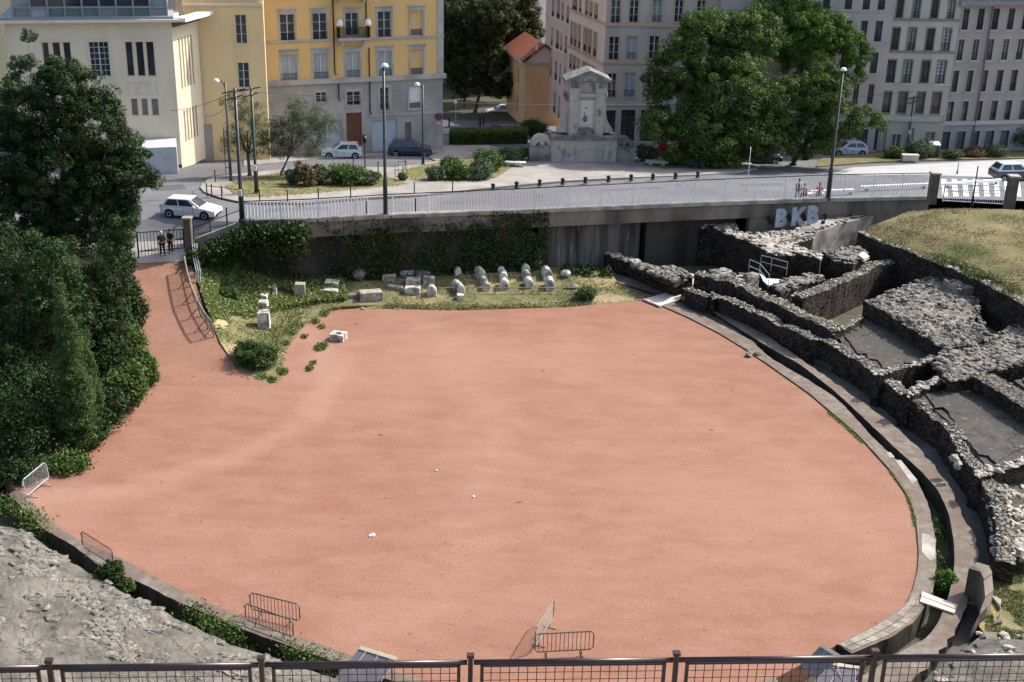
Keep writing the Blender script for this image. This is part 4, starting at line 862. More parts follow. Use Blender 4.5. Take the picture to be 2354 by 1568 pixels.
# painted letters
def text_mesh(name,txt,size,ext,bold,m,parent,origin,xdir):
    cu=bpy.data.curves.new('letters','FONT'); cu.body=txt; cu.size=size; cu.offset=bold; cu.extrude=ext; cu.resolution_u=3
    o=bpy.data.objects.new('letters',cu); C.objects.link(o); dg=bpy.context.evaluated_depsgraph_get(); me=bpy.data.meshes.new_from_object(o.evaluated_get(dg))
    bpy.data.objects.remove(o); x=Vector(xdir).normalized(); z=Vector((0,0,1)); y=x.cross(z)   # text y -> z
    mb=MB(); mb.add([Vector(origin)+x*v.co.x+z*v.co.y-y*-1*v.co.z*-1 for v in me.vertices],[tuple(p.vertices) for p in me.polygons]); return mb.build(name,m,parent)
gp=atP(1778,477); gq=atP(1890,471); gx=(gq-gp).normalized(); gn=Vector((-gx.y,gx.x,0))
LB=mat('pale_blue_spray_paint',(.22,.27,.34),(.34,.40,.47),1.6,rough=.7,c3=(.22,.25,.28),s3=1.5,t3=(.55,.75))
for ch,u,dz in (('B',1783,-1.72),('K',1820,-1.6),('B',1855,-1.46)):
    p=atP(u,472); text_mesh('painted_letter',ch,1.9,.004,.12,LB,SW,p-gn*.112+Vector((0,0,dz+.03)),gx)
mb=MB()
for u,v in ((1766,500),(1772,508),(1812,497),(1818,505),(1846,500),(1852,503),(1892,508),(1897,497)):
    c=atY(u,v,atP(u,470).y-.13); 
    for k in range(4):
        a=random.uniform(0,6.28); r=random.uniform(.3,.6); q=c+gx*math.cos(a)*r+Vector((0,0,math.sin(a)*r)); w=gx*math.sin(a)*.2-Vector((0,0,math.cos(a)*.2)); mb.add([c-w+gn*.003*k-gn*.01,q-gn*.01+gn*.003*k,c+w+gn*.003*k-gn*.01],[(0,1,2)])
mb.build('paint_splash',mat('black_spray_paint',(.012,.012,.014),rough=.6),SW)
# ---- street railing
RL_=thing('street_railing','long pale grey street railing with a dark handrail on top of the retaining wall','railing',Wf[3])
hR=lambda p: 1.35+.6*min(1,max(0,(p.x+19)/45))
mb=MB(); mb.tube([p+Vector((0,0,.16+hR(p))) for p in WP],.04,6); mb.build('handrail',IRON,RL_)
for k,(z) in enumerate((.24,)):
    mb=MB(); mb.tube([p+Vector((0,0,z)) for p in WP],.035,5); mb.build('bottom_rail',GREYP,RL_)
mb=MB(); mb.tube([p+Vector((0,0,.16+hR(p)-.13)) for p in WP],.03,5); mb.build('upper_rail',GREYP,RL_)
bal=resample(Wf[:9],235); mb=MB(); d0=(Wf[8]-Wf[0]).normalized()
xt=xw(860),xw(1090)
for p in bal:
    if xt[0]<p.x<xt[1]: continue
    w=.09 if p.x<xw(1700) else .05
    mb.obox(p+Vector((0,-.015,.2))-d0*w/2,d0*w,Vector((0,.07,0)),(0,0,hR(p)-.17))
mb.build('balusters',GREYP,RL_)['kind']='stuff'
mb=MB()
for p in bal:
    if xt[0]<p.x<xt[1]: mb.tube([p+Vector((0,0,.2)),p+Vector((0,0,hR(p)+.03))],.008,4)
mb.build('balusters',GREYP,RL_)['kind']='stuff'
for p in resample(Wf[:9],22):
    mb=MB(); mb.box(p+Vector((0,0,.16+hR(p)/2)),(.07,.07,hR(p)),0); mb.build('post',GREYP,RL_)
t=thing('corner_railing','thin black railing on the sloping parapet between left gate pillar and lamp post','railing',Wl[1])
cl=Wl+[Wf[0]]; mb=MB(); mb.tube([p+Vector((0,0,.95)) for p in cl],.03,6); mb.build('handrail',IRON,t)
for p in resample(cl,4): mb=MB(); mb.tube([p,p+Vector((0,0,1.0))],.035,6); mb.build('post',IRON,t)
# ---- gate pillars and gates
PIL=mat('pillar_render',(.10,.083,.068),(.155,.13,.11),1.5,bump=.01)
def pillar(u,v,top,w,label,z=None):
    p=at(u,v,z) if z is not None else atP(u,v); h=atY(u,top,p.y).z-p.z; t=thing('gate_pillar',label,'pillar',p,'square gate pillars'); mb=MB(); mb.box(p+Vector((0,0,h/2-.15)),(w,w,h)); mb.build('shaft',PIL,t)
    mb=MB(); mb.box(p+Vector((0,0,h-.06)),(w+.14,w+.14,.14)); mb.build('cap',CONCL,t); return p,h
pa,ph=pillar(437,594,499,.5,'grey brown gate pillar with pale cap at the top of the red path',3.4)
pb,_=pillar(2140,464,396,.65,'grey brown pillar ending the street wall, left of the white crossing')
pc,_=pillar(2318,478,403,.7,'grey brown pillar at the right edge beside the dark car')
def gate(a,b,h,label,n,m=IRON,midz=.75,name='iron_gate'):
    t=thing(name,label,'gate',(a+b)/2); x=(b-a); mb=MB()
    for s in (0,1): mb.box(a+x*s+Vector((0,0,h/2)),(.09,.09,h),0)
    for z in (.08,midz,h-.04): mb.tube([a+Vector((0,0,z)),b+Vector((0,0,z))],.035,6)
    mb.tube([a+Vector((0,0,midz)),b+Vector((0,0,midz+.3))],.03,5); mb.build('gate_frame',m,t)
    mb=MB()
    for i in range(1,n): p=a+x*i/n; mb.tube([p+Vector((0,0,.08)),p+Vector((0,0,h-.04))],.022,5)
    mb.build('bars',m,t)
ga=at(320,602,3.4); gate(ga,pa+Vector((-.35,0,.0)),2.15,'black iron gate of upright bars at the top of the red path',14)
gate(atP(2166,464)+Vector((0,0,.02)),atP(2306,472)+Vector((0,0,.02)),1.55,'pale grey barred gate between the two right pillars',26,GREYP,.9)
# ---- lamp posts and poles
def polebase(u,v,ut,vt,zf=None):
    b=atP(u,v); return b,atY(ut,vt,b.y).z-b.z
def pole(u,v,ut,vt,r,label,kind='lamp',m=DKGREEN,cat='street lamp',arm=0,group=None):
    b,h=polebase(u,v,ut,vt); nm={'lamp':'street_lamp','wire':'utility_pole','post':'sign_post'}[kind]
    t=thing(nm,label,cat,b,group); mb=MB(); mb.tube([b,b+Vector((0,0,h*.25)),b+Vector((0,0,h*.26)),b+Vector((0,0,h))],[r*1.15,r*1.1,r*.8,r*.6],10); mb.build('pole',m,t,True)
    mb=MB(); mb.lathe(b,[(r*1.7,0),(r*1.7,.12),(r*1.2,.3)],10); mb.build('base',m,t)
    if kind=='lamp':
        tp=b+Vector((arm,0,h)); mb=MB(); mb.tube([b+Vector((0,0,h-.5)),b+Vector((arm*.4,0,h+.05)),tp],r*.35,6); mb.build('arm',m,t)
        mb=MB(); mb.lathe(tp,[(.16,-.04),(.27,.0),(.25,.1),(.16,.2),(.03,.24)],12); mb.build('lamp_head',mat('lamp_white',(.78,.79,.8),(.7,.7,.72),3,rough=.4),t)
    elif kind=='wire':
        for dz,l in ((-.15,.9),(-.6,.6)):
            mb=MB(); mb.tube([b+Vector((-l,0,h+dz-.2)),b+Vector((0,0,h+dz)),b+Vector((l*.8,0,h+dz+.15))],.05,6); mb.build('bracket',m,t)
        mb=MB(); mb.box(b+Vector((0,-r-.06,2.2)),(.25,.14,.45)); mb.build('junction_box',FRW,t)
    return t,b,h
t1,b1,h1=pole(557,511,541,204,.17,'thick dark pole carrying wires beside the left end of the street railing','wire',cat='pole')
t2,b2,h2=pole(590,448,575,200,.15,'dark green pole with brackets standing in the island grass','wire',cat='pole')
t3,b3,h3=pole(531,420,519,188,.11,'slim lamp post with a grey lamp head above the traffic island tip',arm=-.7)
pole(886,497,882,153,.15,'tall dark lamp post with a white lamp in front of the yellow building',arm=.1)
pole(972,381,967,196,.12,'dark lamp post beside the dark blue parked car',arm=-.5)
pole(1902,460,1936,162,.16,'tall dark lamp post with a white dome lamp in front of the big tree',arm=.05)
t7,b7,h7=pole(2083,350,2100,222,.12,'bare dark pole in front of the cream apartment building','wire',cat='pole')
pole(1716,440,1722,338,.04,'thin grey mast standing on the bridge pavement','post',GALV,'mast')
pole(2233,474,2250,382,.08,'black leaning-looking post behind the barred gate at the right','post',IRON,'post')
pole(2199,400,2206,374,.05,'short dark road post on the far verge, left of the black post','post',IRON,'post')
# frame post beside the slim lamp
p=atP(524,412); t=thing('ladder_post','narrow black ladder-like frame beside the slim lamp post','frame',p); mb=MB()
for dx in (-.15,.15): mb.box(p+Vector((dx,0,2.2)),(.05,.05,4.4))
for k in range(7): mb.box(p+Vector((0,0,.4+k*.6)),(.25,.045,.05))
mb.build('frame',IRON,t)
# no-parking sign
b,h=polebase(1008,346,1006,262); t=thing('road_sign','round maroon no-parking sign at the corner of the yellow building','road sign',b); mb=MB(); mb.tube([b,b+Vector((0,0,h))],.03,6); mb.build('pole',GALV,t)
mb=MB(); c=b+Vector((0,-.05,h-.3))
def disc(mb,c,r,th,n=20,mi=0):
    v=[c+Vector((r*math.cos(k*2*math.pi/n),0,r*math.sin(k*2*math.pi/n))) for k in range(n)]+[c+Vector((r*math.cos(k*2*math.pi/n),th,r*math.sin(k*2*math.pi/n))) for k in range(n)]
    mb.add(v,[tuple(range(n)),tuple(range(2*n-1,n-1,-1))]+[(k,n+k,n+(k+1)%n,(k+1)%n) for k in range(n)],mi)
disc(mb,c,.4,.03); mb.build('sign_plate',mat('sign_red',(.38,.03,.05),(.32,.03,.05),3,rough=.5),t)
mb=MB(); disc(mb,c+Vector((0,-.006,0)),.29,.005); mb.build('sign_face',mat('sign_blue',(.05,.06,.20),rough=.5),t)
mb=MB(); R=Matrix.Rotation(.785,3,'Y'); mb.obox(c+Vector((0,-.012,0))+R@Vector((-.29,0,-.035)),R@Vector((.58,0,0)),(0,.004,0),R@Vector((0,0,.07))); mb.build('sign_bar',MATS['sign_red'],t)
mb=MB(); mb.box(c+Vector((0,0,-.62)),(.42,.02,.2)); mb.build('supplement_plate',FRW,t)
# pedestrian light
b,h=polebase(839,393,838,322); t=thing('traffic_light','small pedestrian traffic light on a thin pole beside the white parked car','traffic light',b); mb=MB(); mb.tube([b,b+Vector((0,0,h))],.06,8); mb.build('pole',DKGREEN,t)
mb=MB(); mb.box(b+Vector((0,-.05,h+.1)),(.3,.26,.75)); mb.build('signal_housing',IRON,t); mb=MB(); mb.box(b+Vector((.12,-.2,h+.3)),(.16,.1,.2)); mb.build('visor',FRW,t)
# bollards
def proto_bollard(label,group,r,h,m,wide):
    t=thing('bollard',label,'bollard',(0,0,0),group); mb=MB()
    if wide: mb.lathe((0,0,0),[(r*1.5,0),(r*1.5,.06),(r,.1),(r*.9,h-.2),(r*1.25,h-.16),(r*1.25,h),(r*.6,h+.04)],10)
    else: mb.lathe((0,0,0),[(r,0),(r,h-.08),(r*1.3,h-.06),(r*1.3,h),(r*.4,h+.03)],8)
    mb.build('shaft',m,t,True); return t
g1='short dark bollards along the plaza edge'; l1='short dark bollard in the row along the plaza edge above the street railing'
pr=proto_bollard(l1,g1,.14,.5,IRON,True); first=True
for u,v in [(1133,437),(1187,432),(1240,427),(1293,424),(1345,421),(1398,418),(1450,415),(1500,413),(1552,411),(1603,408)]:
    o=pr if first else copy_tree(pr); first=False; o.location=atP(u,v,.12)
g2='slim dark posts round the traffic island'; l2='slim dark post in the line round the traffic island'
pr=proto_bollard(l2,g2,.045,.95,IRON,False); first=True
for u,v in [(476,452),(487,452),(510,456),(495,418),(597,464),(661,465),(732,462),(806,456),(952,446),(1040,443),(869,396),(931,391),(926,408),(812,389)]:
    o=pr if first else copy_tree(pr); first=False; o.location=atP(u,v,.12)
g3='plain posts on the road edge'; pr=proto_bollard('plain black post standing on the road behind the street railing',g3,.05,1.1,IRON,False); first=True
for u,v in [(842,497),(955,490),(522,512)]:
    o=pr if first else copy_tree(pr); first=False; o.location=atP(u,v,0)
# low island rail
t=thing('island_rail','low thin metal rail bending round the tip of the traffic island','rail',atP(500,440)); mb=MB()
mb.tube([atP(u,v,.12)+Vector((0,0,.85)) for u,v in ((470,434),(490,428),(530,424),(538,444))],.03,5); mb.tube([atP(u,v,.12)+Vector((0,0,.85)) for u,v in ((470,434),(476,452),(510,456),(555,462))],.03,5); mb.build('rail',IRON,t)
t=thing('bed_rail','small angular metal hoop rail at the corner of the far planting bed','rail',atP(940,400)); mb=MB()
for l in (((908,398),(908,412),(926,412)),((915,392),(935,392),(935,404))):
    mb.tube([atP(u,v,.12)+Vector((0,0,.8)) for u,v in l],.025,5)
    for u,v in l: mb.tube([atP(u,v,.12),atP(u,v,.12)+Vector((0,0,.8))],.025,5)
mb.build('rail',IRON,t)
# stone benches near the fountain
for u,v,lab in ((1181,383,'pale rounded stone bench left of the fountain monument'),(1508,380,'pale low stone bench right of the fountain monument')):
    p=atP(u,v,.13); mb=MB(); mb.box(p+Vector((0,0,.36)),(2.2,.7,.18),-.05); mb.box(p+Vector((-.6,0,.14)),(.35,.5,.3),0); mb.box(p+Vector((.6,0,.14)),(.35,.5,.3),0)
    tag(mb.build('stone_bench',MARBLE if u<1300 else MONST),lab,'bench')
# bins and small street items at the right
p=atP(2144,362,.14); t=thing('litter_bin','grey container with a white lid on the verge in front of the cream building','container',p); mb=MB(); mb.box(p+Vector((0,0,.65)),(.9,.7,1.3)); mb.build('body',DKGREEN,t); mb=MB(); mb.obox(p+Vector((-.5,-.4,1.3)),(1,0,0),(0,.8,.2),(0,0,.1)); mb.build('lid',GREYP,t)
p=atP(2090,370,.14); mb=MB(); mb.box(p+Vector((0,0,.3)),(1.6,.6,.6)); mb.box(p+Vector((0,0,.63)),(1.7,.7,.06)); tag(mb.build('planter',PLANK),'beige boxy planter on the verge beside the palm-like plants','planter')
# wires
def wire(name,a,b,sag,label,r=.018):
    a,b=Vector(a),Vector(b); mb=MB(); mb.tube([a.lerp(b,k/10)-Vector((0,0,sag*(1-(k/5-1)**2))) for k in range(11)],r,4); tag(mb.build(name,IRON),label,'wire','overhead wires')
ZV=Vector((0,0,1))
wire('overhead_wire',b1+ZV*(h1-.2),atY(390,254,110),.3,'wire from the thick dark pole towards the pale building, upper one')
wire('overhead_wire',b1+ZV*(h1-.6),atY(470,268,108),.4,'wire from the thick dark pole sagging to the left, lower one')
wire('overhead_wire',b1+ZV*(h1-.1),b2+ZV*(h2-.1),.2,'short wire joining the two dark wire poles')
wire('overhead_wire',b2+ZV*(h2-.4),b7+ZV*(h7+.5),1.2,'long wire crossing in front of the yellow building and the big tree')
# ================================================================== BUILDINGS
class Fac:
    def __init__(s,A,B):
        s.A=Vector((A.x,A.y,0)); d=Vector((B.x-A.x,B.y-A.y,0)); s.L=d.length; s.x=d.normalized(); s.n=Vector((s.x.y,-s.x.x,0))  # n points to the camera side
    def loc(s,u,v):
        d=ray(u,v); t=(s.A-CAM).dot(s.n)/d.dot(s.n); p=CAM+d*t; return (p-s.A).dot(s.x),p.z
    def pt(s,a,z,o=0): return s.A+s.x*a+s.n*o+Vector((0,0,z))
    def rect(s,u0,v0,u1,v1,lean=0):
        um,vm=(u0+u1)/2,(v0+v1)/2; hw=(u1-u0-lean*(v1-v0))/2
        a=s.loc(um-hw,vm)[0]; b=s.loc(um+hw,vm)[0]; return (a,b,s.loc(um,v1)[1],s.loc(um,v0)[1])
def wall_part(mb,f,s0,s1,z0,z1,holes,depth=.24,mi=0,band=None):
    S=sorted({s0,s1}|{round(h[k],3) for h in holes for k in(0,1)}); Z=sorted({z0,z1}|{round(h[k],3) for h in holes for k in(2,3)})
    S=[a for a in S if s0<=a<=s1]; Z=[z for z in Z if z0<=z<=z1]
    for j in range(len(Z)-1):
        zc=(Z[j]+Z[j+1])/2; run0=None
        for i in range(len(S)-1):
            sc=(S[i]+S[i+1])/2; inh=any(h[0]<sc<h[1] and h[2]<zc<h[3] for h in holes); m_=mi if band is None or zc>band[0] else band[1]
            if not inh and run0 is None: run0=S[i]
            if (inh or i==len(S)-2) and run0 is not None:
                e=S[i] if inh else S[i+1]; mb.quad(f.pt(run0,Z[j]),f.pt(e,Z[j]),f.pt(e,Z[j+1]),f.pt(run0,Z[j+1]),m_); run0=None
    for a,b,c,d in holes:
        q=lambda s,z,o:f.pt(s,z,o); D=-depth
        mb.quad(q(a,c,0),q(a,d,0),q(a,d,D),q(a,c,D),mi); mb.quad(q(b,c,0),q(b,c,D),q(b,d,D),q(b,d,0),mi); mb.quad(q(a,d,0),q(b,d,0),q(b,d,D),q(a,d,D),mi); mb.quad(q(a,c,0),q(a,c,D),q(b,c,D),q(b,c,0),mi)
def fbox(mb,f,a,b,c,d,o0,o1,mi=0): mb.obox(f.pt(a,c,o0),f.x*(b-a),f.n*(o1-o0),(0,0,d-c),mi)
def window(f,r,parent,style='case',frame=FRW,sur=None,pane=None,sw=.14,rail=True,name='window',lint=False,depth=.24,arch=False):
    a,b,c,d=r; D=-depth; mb=MB(); w=b-a; h=d-c
    mats=[frame,sur or frame,IRON]
    t=.06
    for x0,x1,z0,z1 in ((a,a+t,c,d),(b-t,b,c,d),(a+t,b-t,d-t,d),(a+t,b-t,c,c+t)): fbox(mb,f,x0,x1,z0,z1,D+.005,D+.06)
    if style in('case','grid','half'):
        fbox(mb,f,a+w/2-.045,a+w/2+.045,c+t,d-t,D+.005,D+.07)
        nb=3 if style=='case' else 6
        for k in range(1,nb):
            z=c+h*k/nb; fbox(mb,f,a+t,a+w/2-.045,z-.018,z+.018,D+.005,D+.05); fbox(mb,f,a+w/2+.045,b-t,z-.018,z+.018,D+.005,D+.05)
        if style=='grid':
            for q in (.25,.75): fbox(mb,f,a+w*q-.015,a+w*q+.015,c+t,d-t,D+.004,D+.045)
    if sur:
        e=.003
        fbox(mb,f,a-sw,a,c-.02,d,e,.05,1); fbox(mb,f,b,b+sw,c-.02,d,e,.05,1); fbox(mb,f,a-sw,b+sw,d,d+sw*1.4,e,.05,1); fbox(mb,f,a-sw,b+sw,c-.14,c-.02,e,.10,1)
        if lint: fbox(mb,f,a-sw*1.1,b+sw*1.1,d+sw*1.4,d+.42,e,.05,1); fbox(mb,f,a-sw*1.5,b+sw*1.5,d+.42,d+.5,e,.16,1)
    if rail and style!='shut':
        hh=min(.75,h*.33); fbox(mb,f,a,b,c+hh-.03,c+hh,.0-.06,-.03,2)
        n=max(4,int(w/.11))
        for k in range(n+1): x=a+w*k/n; fbox(mb,f,max(a,x-.01),min(b,x+.01),c+.0,c+hh-.03,-.055,-.035,2)
    if arch:
        n=6; q=.13*w
        for sgn,base in ((1,a),(-1,b)):
            vs=[f.pt(base,d,D+.08),f.pt(base,d-q*1.3,D+.08)]+[f.pt(base+sgn*(w/2)*k/n,d-q*1.3*(1-k/n)**2,D+.08) for k in range(1,n+1)]
            mb.add(vs,[tuple(range(len(vs)))],1)
    o=mb.build(name,mats,parent)
    p=MB(); 
    if style=='shut':
        fbox(p,f,a+t,b-t,c+h*.28,d-t,D-.01,D+.03); fbox(p,f,a+t,b-t,c+t,c+h*.28,D-.01,D+.02,1)
        p.build('shutter',[pane or frame,mat('lower_shutter',(.16,.12,.11),(.2,.16,.15),3)],o)
    else:
        p.quad(f.pt(a,c,D),f.pt(b,c,D),f.pt(b,d,D),f.pt(a,d,D)); p.build('pane',pane or GLASS,o)
    return o
def building(name,label,f,s0,s1,z0,z1,depth,wallm,holes,cat='building',roofm=None,sides=True,band=None,extra=None,parent=None):
    t=parent or thing(name,label,cat,f.pt((s0+s1)/2,z0)); mb=MB(); mats=[wallm]+([extra] if extra else [])
    wall_part(mb,f,s0,s1,z0,z1,holes,band=band)
    if sides:
        D=-depth; q=f.pt
        mb.quad(q(s0,z0,0),q(s0,z1,0),q(s0,z1,D),q(s0,z0,D)); mb.quad(q(s1,z0,0),q(s1,z0,D),q(s1,z1,D),q(s1,z1,0)); mb.quad(q(s0,z0,D),q(s0,z1,D),q(s1,z1,D),q(s1,z0,D))
    mb.build('wall',mats,t)
    if roofm:
        r=MB(); q=f.pt; r.obox(q(s0-.3,z1+.003,.4),f.x*(s1-s0+.6),f.n*(-depth-.8),(0,0,.35)); r.build('roof',roofm,t)
    return t
def band(f,a,b,c,d,o,m,parent,name='cornice',o0=.004): mb=MB(); fbox(mb,f,a,b,c,d,o0,o); return mb.build(name,m,parent)
TILE=mat('roof_tiles',(.30,.085,.05),(.42,.14,.085),1.2,bump=.04,stretch=(6,1,1))
ROOFG=mat('grey_roof',(.18,.18,.19),(.25,.25,.26),2)
# yellow building ----------------------------------------------------
YEL=mat('yellow_render',(.73,.475,.20),(.77,.515,.23),.5,rough=.9,c3=(.68,.44,.185),s3=.5,stretch=(1,1,.3)); GREYST=mat('grey_stone_dressing',(.42,.40,.375),(.48,.46,.43),1.2,bump=.01,c3=(.34,.32,.30),s3=.5)
GST2=mat('grey_ground_storey',(.38,.36,.335),(.45,.43,.40),.9,bump=.01,c3=(.30,.285,.265),s3=.35)
cr_=atP(1017,344); zc=atY(1013,173,cr_.y).z; cl_=at(596,192,zc); YF=Fac(cl_,cr_)
def c2(x0,y0,x1,y1): return (588.3+x0/4,y0/4,588.3+x1/4,y1/4)
up=[c2(*q) for q in [(222,132,358,382),(520,122,655,370),(822,118,942,330),(1120,105,1242,347),(236,503,380,752),(530,490,665,738),(826,478,956,720),(1122,467,1250,712)]]
shut=[c2(*q) for q in [(1418,98,1537,335),(1420,455,1540,693)]]
low=[c2(550,850,650,940),c2(835,843,963,970),c2(1140,805,1225,1015)]
R_=[YF.rect(*q) for q in up]; RS=[YF.rect(*q) for q in shut]; RLw=[YF.rect(*q) for q in low]
SH2=YF.rect(*c2(1410,797,1520,1003)); DOOR=YF.rect(*c2(832,1037,975,1325)); G1=YF.rect(*c2(1068,1100,1300,1352)); G2=YF.rect(*c2(1368,1125,1430,1320)); G3=YF.rect(*c2(560,1110,790,1345))
zb=cr_.z-.4
DOOR=(DOOR[0],DOOR[1],zb+.3,DOOR[3]);G1=(G1[0],G1[1],zb+.3,G1[3]);G2=(G2[0],G2[1],zb+.3,G2[3]);G3=(G3[0],G3[1],zb+.3,G3[3])
zc0=YF.loc(1013,178)[1]; row3=[(r[0],r[1],r[2]+4.0,r[3]+4.0) for r in R_[:4]]+[(RS[0][0],RS[0][1],RS[0][2]+4.,RS[0][3]+4.)]
holes=R_+RS+RLw+[SH2,DOOR,G1,G2,G3]+row3; row3+=[(r[0],r[1],r[2]+4.0,r[3]+4.0) for r in row3]; holes+=row3[5:]; ztop=max(r[3] for r in row3)+1.5
YB=building('yellow_building','yellow rendered apartment house with grey stone ground storey on the street corner',YF,0,YF.L,zb,ztop,11,YEL,holes,roofm=TILE,band=(zc0,1),extra=GST2)
for i,r in enumerate(R_): window(YF,r,YB,sur=GREYST,pane=[GLASS,GLASS,GLASS,GLASS,CURT,CURT,CURT,CURT][i],lint=True,sw=.17)
for r in row3[:4]+row3[5:9]: window(YF,r,YB,sur=GREYST,lint=True,sw=.17)
for r in RS+[row3[4],row3[9]]: window(YF,r,YB,'shut',sur=GREYST,pane=YEL,lint=True,sw=.17)
for r in RLw: window(YF,r,YB,sur=GREYST,sw=.2)
window(YF,SH2,YB,'shut',sur=GREYST,pane=GREYP,sw=.2)
WS=mat('pale_blue_panel',(.42,.47,.52),(.48,.53,.58),1)
def door(f,r,m,parent,name='door',off=.2):
    mb=MB(); a,b,c,d=r; fbox(mb,f,a,b,c,d,-off-.03,-off); n=2 if b-a<3 else 4
    for k in range(1,n): x=a+(b-a)*k/n; fbox(mb,f,x-.02,x+.02,c,d,-off,-off+.02)
    o=mb.build(name,m,parent); mb=MB(); fbox(mb,f,b-.25,b-.18,c+1.,c+1.2,-off,-off+.07); mb.build('handle',GALV,o); return o
door(YF,DOOR,mat('brown_door',(.15,.055,.03),(.19,.075,.045),2,rough=.5),YB); door(YF,G1,WS,YB,'garage_door'); door(YF,G2,mat('grey_door',(.18,.18,.17),(.22,.22,.21),2),YB); door(YF,G3,WS,YB,'shop_shutter')
band(YF,-.1,YF.L+.25,zc0-.05,zc0+.4,.35,GREYST,YB); z1=YF.loc(1005,84)[1]; band(YF,0,YF.L+.1,z1-.1,z1+.12,.12,GREYST,YB,'string_course')
zg=YF.loc(900,264)[1]; band(YF,YF.L*.58,YF.L+.03,zg-.1,zg+.15,.08,GREYST,YB,'string_course')
band(YF,YF.L-.55,YF.L+.06,zc0+.4,ztop,.07,GREYST,YB,'corner_pilaster'); band(YF,-.05,.5,zc0+.4,ztop,.07,GREYST,YB,'corner_pilaster')
def balcony(r,dz,w,parent,para=True):
    a,b=r[0]-w,r[1]+w; z=r[2]+dz; mb=MB(); fbox(mb,YF,a,b,z-.22,z,.0,1.0); fbox(mb,YF,a+.3,a+.6,z-.75,z-.22,0,.6); fbox(mb,YF,b-.6,b-.3,z-.75,z-.22,0,.6); o=mb.build('balcony',GREYST,parent)
    mb=MB(); 
    for x in (a+.03,b-.06): fbox(mb,YF,x,x+.03,z,z+1.0,.0,.96)
    fbox(mb,YF,a,b,z+.97,z+1.02,.93,.98); n=int((b-a)/.1)
    for k in range(n): x=a+(b-a)*k/n; fbox(mb,YF,x,x+.03,z+.05,z+.97,.94,.965)
    mb.build('balcony_railing',IRON,o)
balcony(R_[2],-.1,.9,YB); balcony(row3[2],-.1,.9,YB)
for s in (R_[2][0]-.75,R_[2][1]+.75):
    p=YF.pt(s,R_[2][2],.7); t=thing('balcony_lantern','white shaded lantern on the yellow building balcony, '+('left' if s<R_[2][0] else 'right')+' end','lantern',p,'white lanterns on the balcony'); mb=MB(); mb.tube([p,p+Vector((0,0,1.2))],.03,6); mb.build('pole',IRON,t)
    mb=MB(); mb.lathe(p+Vector((0,0,1.1)),[(.32,0),(.30,.3),(.2,.48),(.05,.54)],10); mb.build('shade',mat('white_cloth_shade',(.75,.76,.78),(.82,.82,.84),3),t)
for x0,y0,y1 in ((712,0,690),(1008,0,200),(1040,440,1050),(757,770,930)):
    s=YF.loc(588.3+x0/4,(y0+y1)/8)[0]; za=YF.loc(588.3+x0/4,y0/4)[1]; zbb=YF.loc(588.3+x0/4,y1/4)[1]
    if y0==0: za=ztop-.2
    mb=MB(); mb.tube([YF.pt(s,za,.16),YF.pt(s,zbb+.2,.16),YF.pt(s+.15,zbb,.16)],.075,6); mb.build('drain_pipe',mat('dark_pipe',(.03,.02,.02),rough=.5),YB)
# beige wing behind, and the pale building ------------------------------
CRM=mat('ochre_cream_render',(.78,.58,.31),(.82,.62,.35),.5,c3=(.73,.54,.29),s3=.5,stretch=(1,1,.3)); BEI=mat('pale_beige_render',(.66,.58,.44),(.70,.62,.48),.5,c3=(.61,.53,.405),s3=.5,stretch=(1,1,.3))
bc=at(414,322,6.2); ze=atY(408,60,bc.y).z; bl=at(25,63,ze); BF=Fac(bl,bc)
def c1(x0,y0,x1,y1): return (x0/4,y0/4,x1/4,y1/4)
tri=[c1(*q) for q in [(395,390,460,705),(490,390,565,705),(588,388,660,705),(1158,384,1228,705),(1254,384,1328,705),(1348,383,1424,705),(1205,907,1270,1065),(1300,907,1362,1065),(1392,907,1460,1065)]]
gr=[c1(825,385,1008,705)]
HT=[BF.rect(*q) for q in tri]; HG=[BF.rect(*q) for q in gr]
zw=BF.loc(200,50)[1]
BB=building('pale_building','pale beige building with tall triple windows and a glazed top storey, upper left',BF,-.5,BF.L,4,zw,30,BEI,HT+HG,sides=False)
for r in HT: window(BF,r,BB,'plain',frame=BEI,pane=GLASS if r[2]>10 else mat('grey_blind_glass',(.16,.155,.15),(.22,.215,.21),1),rail=False)
for r in HG: window(BF,r,BB,'grid',sur=BEI,sw=.12,rail=False)
for (x0,v0,x1,v1) in ((1125,360,1445,384),(800,368,1003,384),(370,370,690,388)):
    r=BF.rect(*c1(x0,v0,x1,v1)); band(BF,r[0],r[1],r[2],r[3],.08,BEI,BB,'window_head')
for (x0,v0,x1,v1) in ((1183,755,1258,872),(1283,755,1355,872),(1378,755,1450,872)):
    r=BF.rect(*c1(x0,v0,x1,v1)); mb=MB(); 
    for e in ((r[0],r[1],r[3]-.04,r[3]),(r[0],r[1],r[2],r[2]+.04),(r[0],r[0]+.04,r[2]+.04,r[3]-.04),(r[1]-.04,r[1],r[2]+.04,r[3]-.04)): fbox(mb,BF,*e,.003,.04)
    mb.build('wall_panel',BEI,BB)
BLU=mat('blue_grey_metal',(.20,.23,.28),(.25,.28,.33),2,rough=.5)
band(BF,-1,BF.L+.6,zw,zw+.22,.9,BEI,BB,'cornice',-29); band(BF,-.8,BF.L+.2,zw+.223,zw+.45,.65,BLU,BB,'parapet',-28)
